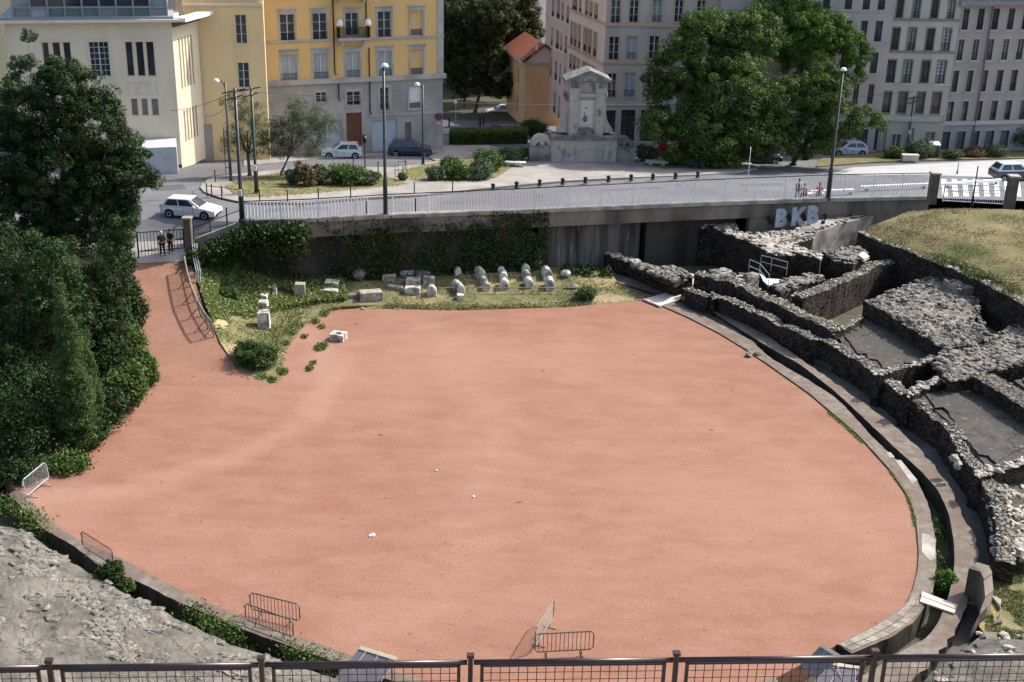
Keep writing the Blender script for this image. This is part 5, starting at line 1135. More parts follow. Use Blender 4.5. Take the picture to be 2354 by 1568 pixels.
# glazed storey
GF=BF; z0g=zw+.45; z1g=z0g+5.2; n=9; mb=MB(); L=BF.L-.6
zs=BF.loc(200,17)[1]
fr=MB()
for k in range(n+1): x=.3+L*k/n; fbox(fr,BF,x-.07,x+.07,z0g,z1g,-.1,.12)
fbox(fr,BF,.3,.3+L,zs-.08,zs+.08,-.1,.1); fbox(fr,BF,.3,.3+L,z1g-.2,z1g,-.1,.1)
g_=fr.build('glazed_storey_frame',BLU,BB)
GP=[mat('opal_panel_a',(.10,.15,.14),(.15,.20,.185),.7,rough=.3),mat('opal_panel_b',(.19,.20,.22),(.23,.24,.26),.7,rough=.3),GLASSB,GLASS,mat('opal_panel_c',(.30,.33,.34),(.36,.39,.40),.7,rough=.3)]
for k in range(n):
    x0=.3+L*k/n+.07; x1=.3+L*(k+1)/n-.07
    mb=MB(); fbox(mb,BF,x0,x1,z0g,zs-.08,-.05,0,0); fbox(mb,BF,x0,x1,zs+.08,z1g-.2,-.05,0,1); mb.build('pane',[GP[[1,4,0,0,0,1,0,0,1][k]],GP[[2,3,3,3,3,3,3,3,2][k]]],g_)
mb=MB(); mb.obox(BF.pt(.3,z0g,-.4),BF.x*L,BF.n*-27,(0,0,z1g-z0g)); mb.build('upper_storey',BEI,BB); mb=MB(); mb.obox(BF.pt(-.2,z1g+.003,.5),BF.x*(L+1),BF.n*-28.5,(0,0,.35)); mb.build('roof',ROOFG,BB)
# its sunlit side wall running back
far=at(452,33,zw); SF=Fac(Vector((bc.x,bc.y,0)),Vector((far.x,far.y,0)))
CF=Fac(Vector((far.x-1.2,far.y,0)),Vector((YF.A.x+1.5,far.y+1.2,0)))
wr=[CF.rect(541,34,567,101),CF.rect(547,144,573,202)]
CB=building('cream_wing','ochre cream building wing with narrow tall windows left of the yellow house',CF,0,CF.L,3.,CF.loc(520,-12)[1],12,CRM,wr,roofm=TILE)
for r in wr: window(CF,r,CB,'case',sur=CRM,sw=.1,rail=False,pane=GLASS)
for (x0,v0,x1,v1) in ((500,145,515,162),(548,115,570,132)):
    r=CF.rect(x0,v0,x1,v1); band(CF,*r,.03,CRM,CB,'wall_panel')
z_=CF.loc(520,5)[1]; band(CF,0,CF.L,z_-.3,z_,.3,BEI,CB)
SF.n=-SF.n if SF.n.x<0 else SF.n
sh=[]
for k in range(5):
    a=1.+k*(SF.L-2.)/5; w=(SF.L-2.)/5*.45
    sh+=[(a,a+w,10.5,zw-1.6),(a,a+w,5.8,8.6)]
mb=MB(); wall_part(mb,SF,0,SF.L,3.5,zw,sh,depth=.35); mb.build('side_wall',BEI,BB)
for r in sh: window(SF,r,BB,'plain',frame=BEI,pane=GLASS,rail=False,depth=.35)
mb=MB(); fbox(mb,SF,-.2,SF.L+.4,zw-.02,zw+.3,.36,1.4); mb.build('eaves',mat('white_eaves',(.62,.64,.67),(.7,.72,.75),2),BB)
mb=MB(); fbox(mb,SF,0,SF.L,zw-.5,zw-.03,.005,.3); mb.build('brown_soffit',mat('brown_wood',(.16,.07,.045),(.2,.09,.06),2),BB)
# terrace, steps and low blocks at its foot
mb=MB(); q=P([(200,345),(405,338),(405,318),(200,325)],6.4); mb.prism(q,3); tag(mb.build('terrace_block',mat('white_render',(.42,.42,.44),(.50,.50,.52),1)),'low white rendered terrace block at the foot of the pale building','wall',kind='thing')
mb=MB(); a,b=atP(405,343),atP(560,338); mb.obox(a+Vector((0,0,-.3)),b-a,Vector((0,.35,0)),(0,0,2.1)); tag(mb.build('low_wall',mat('blue_grey_wall',(.30,.31,.34),(.36,.37,.40),1)),'low grey street wall between the pale building and the yellow house','wall',kind='thing')
mb=MB(); mb.prism([at(u,v,6.6) for u,v in ((430,291),(520,282),(520,262),(452,266))],3); tag(mb.build('landing',PAVE),'sunlit paved landing beside the side wall of the pale building','landing',kind='thing')
mb=MB(); a,b=at(455,258,6.7),at(520,256,6.7); mb.obox(a,b-a,Vector((0,.5,0)),(0,0,1.3)); tag(mb.build('steps_wall',CONC),'dark low wall behind the sunlit landing','wall',kind='thing')
# middle corner building --------------------------------------------------
LILAC=mat('lilac_grey_render',(.42,.375,.335),(.47,.42,.375),.4,c3=(.37,.33,.295),s3=.5,stretch=(1,1,.3)); PEACH=mat('pale_peach_render',(.66,.55,.47),(.70,.60,.52),.4,c3=(.6,.5,.43),s3=.5,stretch=(1,1,.3))
PINK=mat('pink_render',(.60,.44,.38),(.65,.49,.43),.4,c3=(.54,.40,.35),s3=.5,stretch=(1,1,.3)); ORFR=mat('orange_stone_frame',(.46,.32,.20),(.52,.38,.25),2)
mc=atP(1378,336); zq=atY(1376.5,54,mc.y).z; mr=at(1534,56.5,zq); MF=Fac(mc,mc+(mr-mc).normalized()*32)
def c3_(x0,y0,x1,y1): return (1176.5+x0/4,y0/4,1176.5+x1/4,y1/4)
fw=[(905,0,1005,215),(1075,0,1170,210),(1285,0,1385,208),(1490,0,1580,206),(885,338,990,555),(1050,333,1155,550),(1255,333,1360,545),(1460,333,1560,540),(870,675,965,900),(1025,670,1135,895),(1240,668,1340,890)]
MR=[MF.rect(*c3_(*q),lean=.05) for q in fw]
dxs=MR[3][0]-MR[2][0]
for k in (1,2,3,4,5): 
    for r in (MR[3],MR[7]): MR.append((r[0]+dxs*k,r[1]+dxs*k,r[2],r[3]))
MR+= [(r[0],r[1],r[2]+3.9,r[3]+3.9) for r in MR[:4]]
gnd=[MF.rect(*c3_(860,1015,948,1310)),MF.rect(*c3_(998,1010,1130,1300)),MF.rect(*c3_(1180,1010,1330,1300))]
MZ=mc.z-.3
MBd=building('corner_building','tall lilac grey corner building with orange framed windows behind the fountain',MF,0,31,MZ,30,14,LILAC,MR+gnd,roofm=TILE,sides=False)
for i,r in enumerate(MR): window(MF,r,MBd,sur=ORFR,sw=.12,frame=FRW,pane=CURT if i in (9,5,14) else (GLASSB if i%5==2 else GLASS))
for r in gnd: window(MF,r,MBd,'half',frame=IRON,sur=GREYST,sw=.1,rail=False)
for v in (56,142,238): z=MF.loc(1400,v)[1]; band(MF,-.1,31,z-.18,z+.12,.15,ORFR if v<200 else GREYST,MBd,'string_course')
ml=at(1309,19,zq); dl=(ml-mc); dl.z=0
LF0=mc+dl.normalized()*30; LFc=Fac(Vector((LF0.x,LF0.y,0)),Vector((mc.x,mc.y,0)))
if (CAM-LFc.A).dot(LFc.n)<0: LFc.n=-LFc.n
sA=LFc.loc(1306,100)[0]; sB=LFc.loc(1252,100)[0]
lw=[(555,0,600,105),(620,0,640,125),(675,0,700,150),(715,0,740,175),(760,0,790,200),(540,190,562,400),(573,205,597,425),(610,230,633,445),(657,260,690,480),(700,285,730,515),(748,310,778,540),(527,497,547,640),(565,520,580,645),(600,545,620,660)]
LR=[LFc.rect(*c3_(*q)) for q in lw]
# regularise rows
def rowz(l):
    z0=sum(r[2] for r in l)/len(l); z1=sum(r[3] for r in l)/len(l); return [(r[0],r[1],z0,z1) for r in l]
LR=rowz(LR[0:5])+rowz(LR[5:11])+[(r[0],r[1],a[2],a[3]) for r in LR[5:11] for a in [rowz(LR[11:14])[0]]]
h_=LR[5][2]; 
LR=[r for r in LR if r[1]<LFc.L-.3 and r[0]>sA+.2 and r[3]-r[2]>.8 and r[1]-r[0]>.25]
lo=[(r[0],r[1],r[2]-7.4,r[3]-7.4) for r in LR if abs(r[2]-h_)<.01]
mb=MB(); wall_part(mb,LFc,sA,LFc.L,MZ,30,LR+lo,depth=.3); 
mb.build('side_wall',PEACH,MBd)
for r in LR+lo: window(LFc,r,MBd,'plain',frame=ORFR,sur=ORFR,sw=.1,pane=mat('brown_shutter',(.20,.15,.12),(.26,.2,.16),2),depth=.3)
for v in (46,139): z=LFc.loc(1370,v)[1]; band(LFc,sA,LFc.L+.1,z-.15,z+.1,.12,ORFR,MBd,'string_course')
PB=thing('pink_building','narrow pink building with irregular shuttered windows behind the orange cottage','building',LFc.pt((sA+sB)/2,MZ))
pw=[(366,0,388,160),(410,0,440,190),(455,28,475,205),(500,55,525,235),(360,250,375,430),(402,280,433,465),(445,308,460,490),(483,330,505,520),(350,530,363,700),(392,560,415,740),(435,590,448,780),(478,620,492,760),(380,845,400,1040),(425,880,438,1090)]
PR=[LFc.rect(*c3_(*q)) for q in pw]; PR=[r for r in PR if r[0]>sB+.1 and r[1]<sA-.1 and r[1]-r[0]>.2]
mb=MB(); wall_part(mb,LFc,sB,sA,MZ,34,PR,depth=.3); q=LFc.pt; mb.quad(q(sB,MZ,0),q(sB,34,0),q(sB,34,-9),q(sB,MZ,-9)); mb.build('wall',PINK,PB)
mb=MB(); mb.obox(LFc.pt(sB,34.003,.3),LFc.x*(LFc.L-sB),LFc.n*-10,(0,0,.4)); mb.build('roof',TILE,PB)
for r in PR: window(LFc,r,PB,'plain',frame=GREYST,pane=mat('grey_shutter',(.25,.235,.23),(.31,.29,.28),2),depth=.3)
for v in (33,101): z=LFc.loc(1256,v)[1]; band(LFc,sB,sA,z-.1,z+.1,.1,PEACH,PB,'string_course')
# three buildings at the right ---------------------------------------------
b8=atP(2157,350); z8=atY(2193,72.5,b8.y).z; r8=at(2353,71.5,z8); F8=Fac(b8,b8+(r8-b8).normalized()*26); F8.x=F8.x
def c4(x0,y0,x1,y1): return (1764.7+x0/4,y0/4,1764.7+x1/4,y1/4)
F7=Fac(Vector((F8.A.x-11.,F8.A.y-.9,0)),F8.A+F8.n*.25); GRB=mat('mauve_grey_render',(.33,.29,.26),(.37,.325,.29),.4,c3=(.295,.26,.235),s3=.5,stretch=(1,1,.3)); CRB=mat('greenish_cream_render',(.42,.40,.345),(.46,.44,.385),.4,c3=(.37,.355,.305),s3=.5,stretch=(1,1,.3))
PLN=mat('white_window_band',(.40,.38,.37),(.44,.42,.41),2); LGB=mat('mauve_pale_render',(.39,.35,.33),(.43,.385,.365),.4,c3=(.35,.315,.295),s3=.5,stretch=(1,1,.3))
R8=[]
for row in ([(1772,78,1862,275),(1908,78,2000,275),(2045,78,2137,275),(2187,78,2278,272),(2325,78,2410,270)],[(1725,362,1810,555),(1860,362,1948,555),(1995,362,2082,552),(2135,358,2223,550),(2270,358,2360,548)],[(1675,652,1762,852),(1808,650,1893,848),(1940,648,2028,845),(2080,642,2170,838),(2213,638,2303,832),(2350,636,2440,828)],[(1628,940,1715,1125),(1762,935,1847,1118),(1893,930,1978,1110),(2030,925,2117,1102),(2163,918,2250,1095),(2300,912,2385,1088)]):
    R8.append(rowz([F8.rect(*c4(*q),lean=.15) for q in row]))
G8=rowz([F8.rect(*c4(*q),lean=.15) for q in [(1575,1222,1680,1385),(1715,1214,1820,1380),(1850,1206,1950,1375),(1975,1196,2085,1370),(2115,1186,2225,1362)]])
fl8=[r for rr_ in R8 for r in rr_]; ex=[(r[0]+15.,r[1]+15.,r[2],r[3]) for r in fl8 if r[1]+15<25.5]; ex=[]
zt8=F8.loc(2300,4)[1]
B8=building('apartment_building','mauve grey apartment building with arched windows at the far right',F8,0,26,b8.z-.5,zt8,13,GRB,fl8+G8,roofm=ROOFG,band=(F8.loc(2200,284)[1],1),extra=mat('blue_grey_base',(.27,.28,.30),(.32,.33,.35),.6))
for i,r in enumerate(fl8): window(F8,r,B8,'half' if 5<=i<10 or i<5 else 'plain',frame=mat('dark_frame',(.04,.04,.045),rough=.5),sur=PLN,sw=.07,pane=GLASSB if 5<=i<10 else (GLASS if i%3 else mat('dusty_pane',(.09,.085,.08),(.13,.125,.12),2,rough=.3)),arch=False)
for r in G8: window(F8,r,B8,'plain',frame=IRON,sur=GREYST,sw=.08,rail=False,pane=mat('dusty_pane',(.09,.085,.08),(.13,.125,.12),2,rough=.3))
for v in (72.5,143,217): z=F8.loc(2250,v)[1]; band(F8,0,26,z-.08,z+.08,.08,GRB,B8,'string_course')
z=F8.loc(2250,281)[1]; band(F8,0,26,z-.25,z+.15,.2,GREYST,B8)
band(F8,-.3,26.3,zt8-.4,zt8-.003,.6,ROOFG,B8,'eaves')
s=F8.loc(2255,180)[0]; mb=MB(); mb.tube([F8.pt(s,zt8-.3,.15),F8.pt(s,b8.z,.15)],.08,6); mb.build('drain_pipe',mat('mauve_pipe',(.14,.11,.12),rough=.5),B8)
R7=[rowz([F7.rect(*c4(*q),lean=.14) for q in row]) for row in ([(1170,0,1255,168),(1320,0,1410,168),(1490,0,1580,168),(1645,0,1728,168)],[(1122,262,1220,465),(1272,262,1370,465),(1440,262,1540,465),(1590,262,1690,462)],[(1075,562,1182,768),(1228,562,1332,765),(1393,555,1497,760),(1540,552,1645,757)],[(1038,858,1140,1050),(1185,850,1287,1045),(1352,845,1450,1037),(1495,842,1600,1030)])]
G7=[F7.rect(*c4(1130,1238,1228,1370),lean=.14),F7.rect(*c4(1440,1215,1540,1330),lean=.14),F7.rect(*c4(1290,1185,1345,1375),lean=.14)]
fl7=[r for rr_ in R7 for r in rr_]; top7=[(r[0],r[1],r[2]+3.4,r[3]+3.4) for r in R7[0]]; zt7=top7[0][3]+1.2
s70=F7.loc(2035,170)[0]
B7=building('apartment_building','greenish cream apartment building with brown framed windows, middle of the right three',F7,s70,F7.L,b8.z-.6,zt7,13,CRB,fl7+G7+top7,roofm=TILE)
BRF=mat('brown_stone_frame',(.20,.16,.13),(.25,.205,.17),2)
for i,r in enumerate(fl7+top7): window(F7,r,B7,'half' if i<12 else 'plain',frame=mat('dark_frame',(.04,.04,.045),rough=.5),sur=BRF,sw=.1,pane=[GLASS,GLASSB,GLASS,CURT][i%4] if i<12 else mat('dusty_pane',(.09,.085,.08)))
for r in G7: window(F7,r,B7,'half',frame=FRW,sur=GREYST,sw=.1,rail=False)
for v in (46,120,194): z=F7.loc(2110,v)[1]; band(F7,s70,F7.L,z-.1,z+.1,.14,BRF if v<190 else GREYST,B7,'string_course')
z=F7.loc(2100,272)[1]; band(F7,s70,F7.L+.02,z-.3,z+.25,.3,GREYST,B7)
F6=Fac(Vector((F7.A.x-14,F7.A.y-1.2,0)),Vector((F7.pt(s70,0).x,F7.pt(s70,0).y-.2,0)))
R6=[rowz([F6.rect(*c4(*q),lean=.13) for q in row]) for row in ([(700,0,778,90),(865,0,943,90),(1005,0,1083,88)],[(700,193,780,380),(838,193,922,382),(970,191,1062,382)],[(655,485,745,675),(795,483,875,672),(930,481,1020,672)],[(630,778,710,965),(768,776,843,962),(905,773,982,960)])]
for k in range(4): R6[k]+= [(R6[k][0][0]-dd,R6[k][0][1]-dd,R6[k][0][2],R6[k][0][3]) for dd in (2.3,4.6)]
fl6=[r for rr_ in R6 for r in rr_ if r[0]>.2]; G6=[F6.rect(*c4(800,1190,925,1385),lean=.13),F6.rect(*c4(965,1180,1097,1385),lean=.13)]; s61=F6.L
B6=building('apartment_building','pale mauve apartment building with dark windows beside the big tree',F6,0,s61,b8.z-.7,26,13,LGB,fl6+G6,roofm=TILE)
for r in fl6: window(F6,r,B6,'half',frame=mat('dark_frame',(.04,.04,.045),rough=.5),pane=mat('blue_dim_pane',(.05,.06,.07),(.10,.11,.12),1,rough=.2))
for r in G6: door(F6,r,mat('dark_garage',(.06,.06,.065),(.08,.08,.085),1),B6,'garage_door')
for v in (26,99,171): z=F6.loc(1990,v)[1]; band(F6,0,s61,z-.07,z+.07,.08,LGB,B6,'string_course')
# orange cottage ---------------------------------------------------------------
OR=mat('orange_render',(.62,.38,.20),(.67,.43,.24),.5,c3=(.56,.34,.18),s3=.5,stretch=(1,1,.3))
oc=atP(1204,287); zo=atY(1204,143,oc.y).z; orr=at(1251,144,zo); orr=oc+(Vector((orr.x,orr.y,0))-Vector((oc.x,oc.y,0)))*2
ol=at(1165,112,zo); ORF=Fac(oc,orr); OLF=Fac(Vector((ol.x,ol.y,0)),Vector((oc.x,oc.y,0)))
OC=thing('orange_cottage','small orange house with a red tiled roof between the trees and the pink building','house',oc)
Lw=OLF.L; oh=[(Lw*.25,Lw*.31,zo-3,zo-1.2),(Lw*.62,Lw*.68,zo-3.2,zo-1.4),(Lw*.6,Lw*.67,zo-6.6,zo-4.8)]
mb=MB(); wall_part(mb,ORF,0,ORF.L,oc.z-.5,zo,[]); wall_part(mb,OLF,0,Lw,oc.z-.5,zo,oh); mb.build('wall',OR,OC)
for r in oh: window(OLF,r,OC,'plain',frame=GREYST,pane=GLASS,rail=False)
a,b,c=Vector((ol.x,ol.y,zo)),Vector((oc.x,oc.y,zo)),Vector((orr.x,orr.y,zo)); d=a+(c-b); rg=Vector((0,0,2.0)); n1=OLF.n*.5; n2=ORF.n*.4
mb=MB(); m1=(a+d)/2; m2=(b+c)/2
e=Vector((0,0,.15))
mb.add([a+n1-n2,b+n1+n2,m2+rg+n2,m1+rg-n2,c-n1+n2,d-n1-n2],[(0,1,2,3),(3,2,4,5)]); mb.add([x+e for x in [a+n1-n2,b+n1+n2,m2+rg+n2,m1+rg-n2,c-n1+n2,d-n1-n2]],[(0,1,2,3),(3,2,4,5)])
mb.build('roof',TILE,OC); mb=MB(); mb.add([b,c,m2+rg*.96],[(0,1,2)]); mb.build('gable',PINK,OC)
mb=MB(); mb.tube([b+n1+n2,a+n1-n2],.09,6); mb.build('gutter',FRW,OC); band(ORF,0,ORF.L,zo-.35,zo-.05,.15,GREYST,OC)
mb=MB(); mb.tube([m2+rg*.9-(c-b)*.2+Vector((0,0,-.6)),m2+rg*.9-(c-b)*.2+Vector((0,0,.2))],.2,8); mb.build('roof_vent',CREAM,OC)
# pale tower block behind ---------------------------------------------------------
q0,q1=atY(1188,100,175),atY(1262,100,178); TF=Fac(q0,q1); tz=[(1.+k*1.9,1.9+k*1.9,z,z+1.6) for k in range(2) for z in (14,18,22,26)]
TB_=building('tower_block','pale lilac building far behind the orange cottage',TF,0,TF.L,0,44,10,mat('pale_lilac',(.50,.48,.50),(.55,.53,.55),.4),tz,roofm=ROOFG)
for r in tz: window(TF,r,TB_,'plain',frame=GREYST,pane=GLASS,rail=False)
# ================================================================== TREES
T1=plobes([(70,265,85),(150,205,75),(215,290,85),(125,400,125),(255,400,75),(305,345,38),(200,500,110),(60,520,120),(20,350,100),(270,480,55),(335,400,32),(140,160,40),(240,225,30)],78)
tree('broadleaf_tree','big dark evergreen tree with glossy leaves, tallest at the left of the red path','tree',at(120,760,1.2),T1,120000,.55,LDARK,.13,.4,fill=.45,aspect=.38)
T4=plobes([(60,700,130),(180,690,100),(60,860,130),(150,850,100),(240,640,60),(230,740,70),(-60,600,120),(270,570,45),(290,520,30),(90,770,85,67),(30,800,80,66),(140,700,80,67),(100,600,80,68)],71)
tree('broadleaf_tree','dark shaded tree standing below the tallest evergreen at the left edge','tree',at(60,960,.3),T4,90000,.55,LDARK,.125,.3,fill=.35,aspect=.38)
tree('sapling','thin sapling with sparse leaves rising above the evergreen, upper left','tree',at(70,640,3),plobes([(66,80,16),(45,150,26),(75,140,18),(30,190,26),(20,230,22)],80),1500,.28,LGREY,.13,.06,fill=.1)
def cypress(label,u,vb,vt,wpx,z,n,m,name='cypress_tree'):
    b=at(u,vb,z); h=atY(u,vt,b.y).z-z; r=wpx*pxm(b.y,5); lob=[]
    for k in range(11): t=k/10; lob.append((b.x+random.uniform(-.15,.15)-r*.25*t,b.y,z+h*(.08+.86*t),r*(1-t)**.75+.08,r*(1-t)**.75+.08,h*.09))
    for k in range(7): t=k/6; lob.append((b.x+r*.45+random.uniform(-.1,.1),b.y-.2,z+h*(.08+.68*t),r*.6*(1-t)**.75+.08,r*.6*(1-t)**.75+.08,h*.08))
    return tree(name,label,'tree',b,lob,n,.28,m,.085,.12,fill=.3,aspect=.35)
cypress('light green pointed juniper with twin tips in the dark hedge at the left',185,1030,615,44,.0,24000,LCYPL)
cypress('second light green pointed juniper just right of the twin tipped one',222,1000,730,24,.0,9000,LCYPL)
cypress('tall dark cypress standing against the hedge beside the red path',270,800,540,22,.8,14000,LDARK)
hg='shrubs edging the left side of the arena'
for k,(u,v,z,r,h,n,m,lab) in enumerate([(283,640,2.7,1.2,2.4,4500,LIVY,'leafy shrub beside the iron gate, topmost of the path hedge'),(296,700,1.9,1.1,2.0,4500,LIVY,'small leaved shrub beside the upper red path'),(300,765,1.1,1.3,2.4,5500,LIVY,'shrub beside the middle of the red path'),(302,830,.4,1.4,2.6,6500,LLAUR,'yellow green shrub bulging over the lower red path'),(318,885,.0,1.3,2.2,6500,LLAUR,'bright shrub with shoots reaching over the arena'),(285,940,.0,1.5,2.6,7000,LLAUR,'broad bright shrub at the bend of the arena edge'),(245,985,.0,1.5,2.4,6500,LIVY,'shrub at the arena edge left of the broad bright one'),(205,1025,.0,1.2,1.7,5000,LIVY,'lower shrub between the hedge and the ground ivy'),(255,890,.0,1.8,3.6,8000,LIVY,'tall shrub behind the bright hedge, beside the junipers'),(110,980,.2,2.4,3.6,8000,LDARK,'dark bush at the foot of the junipers, left'),(20,1040,.2,2.4,3.6,8000,LDARK,'dark bush at the left edge above the white barrier')]):
    bush('shrub',lab,'shrub',at(u,v,z),r,h,n,m,.095,hg)
bush('ground_ivy','low bright ivy patch beside the white framed barrier','ivy',at(160,1075,0),1.5,.7,4500,LLAUR,.09); bush('ground_ivy','dark low ivy under the hedge behind the white framed barrier','ivy',at(55,1095,0),1.6,1.0,4500,LIVY,.09)
bush('shrub','leafy green shrub growing out of the channel at the lower left','shrub',at(258,1345,-.3),.62,1.25,3200,LIVY,.07); bush('shrub','second tuft of the channel shrub, nearer the kerb','shrub',at(292,1362,-.3),.4,.7,1200,LLAUR,.06)
bush('shrub','bright green leafy bush growing in the channel at the right','shrub',at(2168,1372,-.8),.55,1.5,3200,LLIME,.07)
bush('shrub','round dark green bush at the lower tip of the garden','shrub',at(588,842,.1),1.45,1.6,9000,LCYPL,.075); bush('shrub','light green bush with fine leaves right of the stones','shrub',at(1348,686,.1),.9,.9,3000,LCYPL,.07)
bush('shrub','tall green shoot bush in the grass just left of the stones','shrub',at(530,690,1.3),.8,1.0,2500,LLAUR,.08)
# hedge above the garden and ivy on the wall
pts=[]
for _ in range(26000):
    t_=random.random()**1.25; u=452+random.gauss(235,12)*t_; top=566-64*min(1,t_*1.6); z=3.9+1.7*min(1,t_*1.5); c=at(u,top+10,z)
    pts.append(c+Vector((random.gauss(0,.3),-.5+random.gauss(0,.35)-abs(random.gauss(0,.4)),-abs(random.gauss(0,.75))-.05)))
o=scatter_leaves('hedge',pts,LIVY,.11,hgt=.3,up=1.,aspect=.7); o['label']='overgrown hedge and ivy spilling over the left end of the street wall'; o['category']='hedge'; o['kind']='thing'
pts=[]
for _ in range(60000):
    t_=random.random(); p=WP[0].lerp(WP[-1],t_); 
    i=t_*(len(WP)-1); p=WP[int(i)].lerp(WP[min(len(WP)-1,int(i)+1)],i%1)
    if p.x>xw(1262): continue
    u=(p.x+19.4)/(xw(1262)+19.4)*700+560
    d=random.random()**.8*5.2; u+=noise.noise(Vector((p.x*.5,d*.9,9)))*75+random.gauss(0,8)
    if u<680: cov=.35
    elif u<770: cov=.06
    elif u<915: cov=.8 if d>.9 else .15
    elif u<960: cov=.08
    elif u<1085: cov=.45 if d>.8 else .05
    else: cov=.85
    cov*=(.35+1.4*max(0,noise.noise(Vector((p.x*.8,d*.7,4)))+.35)) 
    if random.random()<cov and d<5: pts.append(Vector((p.x,p.y-.15-random.random()*.22,p.z+.05-d)))
o=scatter_leaves('ivy',pts,LIVY,.10,hgt=.15,up=.5,aspect=.7); o['label']='dark ivy hanging in curtains down the garden side of the street wall'; o['category']='ivy'; o['kind']='thing'
# big trees at the right
TG='trees behind the bridge'
tree('broadleaf_tree','large dark green tree in full leaf right of the fountain','tree',atP(1600,378,.1),plobes([(1560,150,66,110),(1635,100,86,112),(1725,85,80,113),(1560,255,76),(1680,215,105),(1508,290,42,107),(1625,310,66,107),(1505,195,36),(1740,310,62,108),(1690,340,40,107),(1560,330,40,107)],atP(1600,378).y,110),80000,.75,LMAPLE,.145,.35,TG,fill=.45)
tree('broadleaf_tree','tree with the lighter rounded crown rising behind the large dark tree','tree',atP(1850,366,.1),plobes([(1830,60,76),(1895,75,55),(1950,108,40),(1978,128,28),(1850,130,70),(1780,20,52),(1960,165,30),(1935,85,35)],atP(1850,366).y+4),38000,.7,LLIME,.14,.3,TG,fill=.5)
tree('broadleaf_tree','yellow green tree with drooping branches beside the tall dark lamp post','tree',atP(1822,378,.1),plobes([(1800,250,80),(1880,215,70),(1925,275,55),(1990,272,30),(2025,285,22),(1850,310,58),(1740,250,50),(1900,180,40),(1955,300,26),(1895,320,36)],atP(1822,378).y-2),40000,.6,LMAPLE,.13,.3,TG,fill=.5)
# park behind
PG='trees of the shaded park'
for k,(l,base,Y,n,m,lab) in enumerate([([(1055,60,62),(1045,145,48),(1080,100,50),(1060,190,30)],(1068,262),136,22000,LOLIVE,'tall olive green park tree nearest the yellow building'),([(1130,40,62),(1110,130,50),(1145,180,48),(1100,190,30)],(1090,268),140,20000,LOLIVE,'dark park tree in the middle of the shaded gap'),([(1190,50,58),(1215,95,40),(1170,120,45),(1225,130,26)],(1180,255),144,20000,LOLIVE,'olive park tree just behind the red roofed cottage'),([(1035,10,50),(1100,-40,80),(1180,-30,70),(1060,240,26)],(1040,250),156,16000,LOLIVE,'farther park tree filling the top of the gap'),([(1020,120,60),(1090,60,90),(1170,60,90),(1150,200,60),(1060,190,60),(1230,60,60)],(1100,235),170,26000,LOLIVE,'farthest dark park tree closing the view')]):
    b=atP(*base); tree('park_tree',lab,'tree',b,plobes(l,b.y),n,.8,m,.18,.25,PG,fill=.4)
struct(sheet('park_path',[(1020,300),(1020,275),(1120,272),(1160,285),(1160,300)],ASPHD,.006)); struct(sheet('park_ground',[(1019,258),(1019,232),(1160,232),(1160,262)],mat('leaf_litter',(.22,.10,.05),(.35,.20,.11),1,bump=.03),.006))
struct(sheet('pavement',[(1018,310),(1018,297),(1170,300),(1220,318),(1200,322)],PAVE,.12,.12))
p=atP(1212,292); mb=MB(); a,b=atP(1115,300),atP(1205,302); mb.obox(a,b-a,Vector((0,.3,0)),(0,0,.7)); tag(mb.build('low_wall',CONC),'low pale wall in front of the shaded park','wall',kind='thing')
b_=atP(1047,290); t=thing('street_lamp','small globe lamp on a pale post at the park entrance','street lamp',b_); mb=MB(); mb.tube([b_,b_+Vector((0,0,2.6))],.06,8); mb.build('pole',GALV,t); mb=MB(); mb.blob(b_+Vector((0,0,2.8)),(.22,.22,.24),0,0,1); mb.build('globe',MATS['lamp_white'],t,True)
for k,(u,v) in enumerate(((1103,292),(1111,287),(1032,292))):
    b_=atP(u,v); mb=MB(); mb.tube([b_,b_+Vector((0,0,1.0))],.09,8); mb.tube([b_+Vector((0,0,1.0)),b_+Vector((0,0,1.1))],.12,8); tag(mb.build('bollard',IRON),'dark bollard at the park entrance','bollard','bollards at the park entrance')
# willow-like birches
for lob,base,n,lab in (([(540,240,34),(575,260,36),(600,300,40),(545,300,36),(620,330,34),(570,340,34),(530,330,26)],(574,404),11000,'sparse greyish weeping tree at the left of the traffic island'),([(680,245,28),(700,280,40),(735,275,34),(765,290,24),(670,300,38),(655,340,30),(715,330,40),(640,290,30)],(648,404),14000,'pale trunked weeping birch in the middle of the traffic island')):
    b=atP(*base,.13); t=tree('weeping_tree',lab,'tree',b,plobes(lob,b.y),n,.42,LWILL,.085,.16,'weeping trees on the traffic island',bark=BARKP if 'birch' in lab else BARK,fill=.2,aspect=.3)
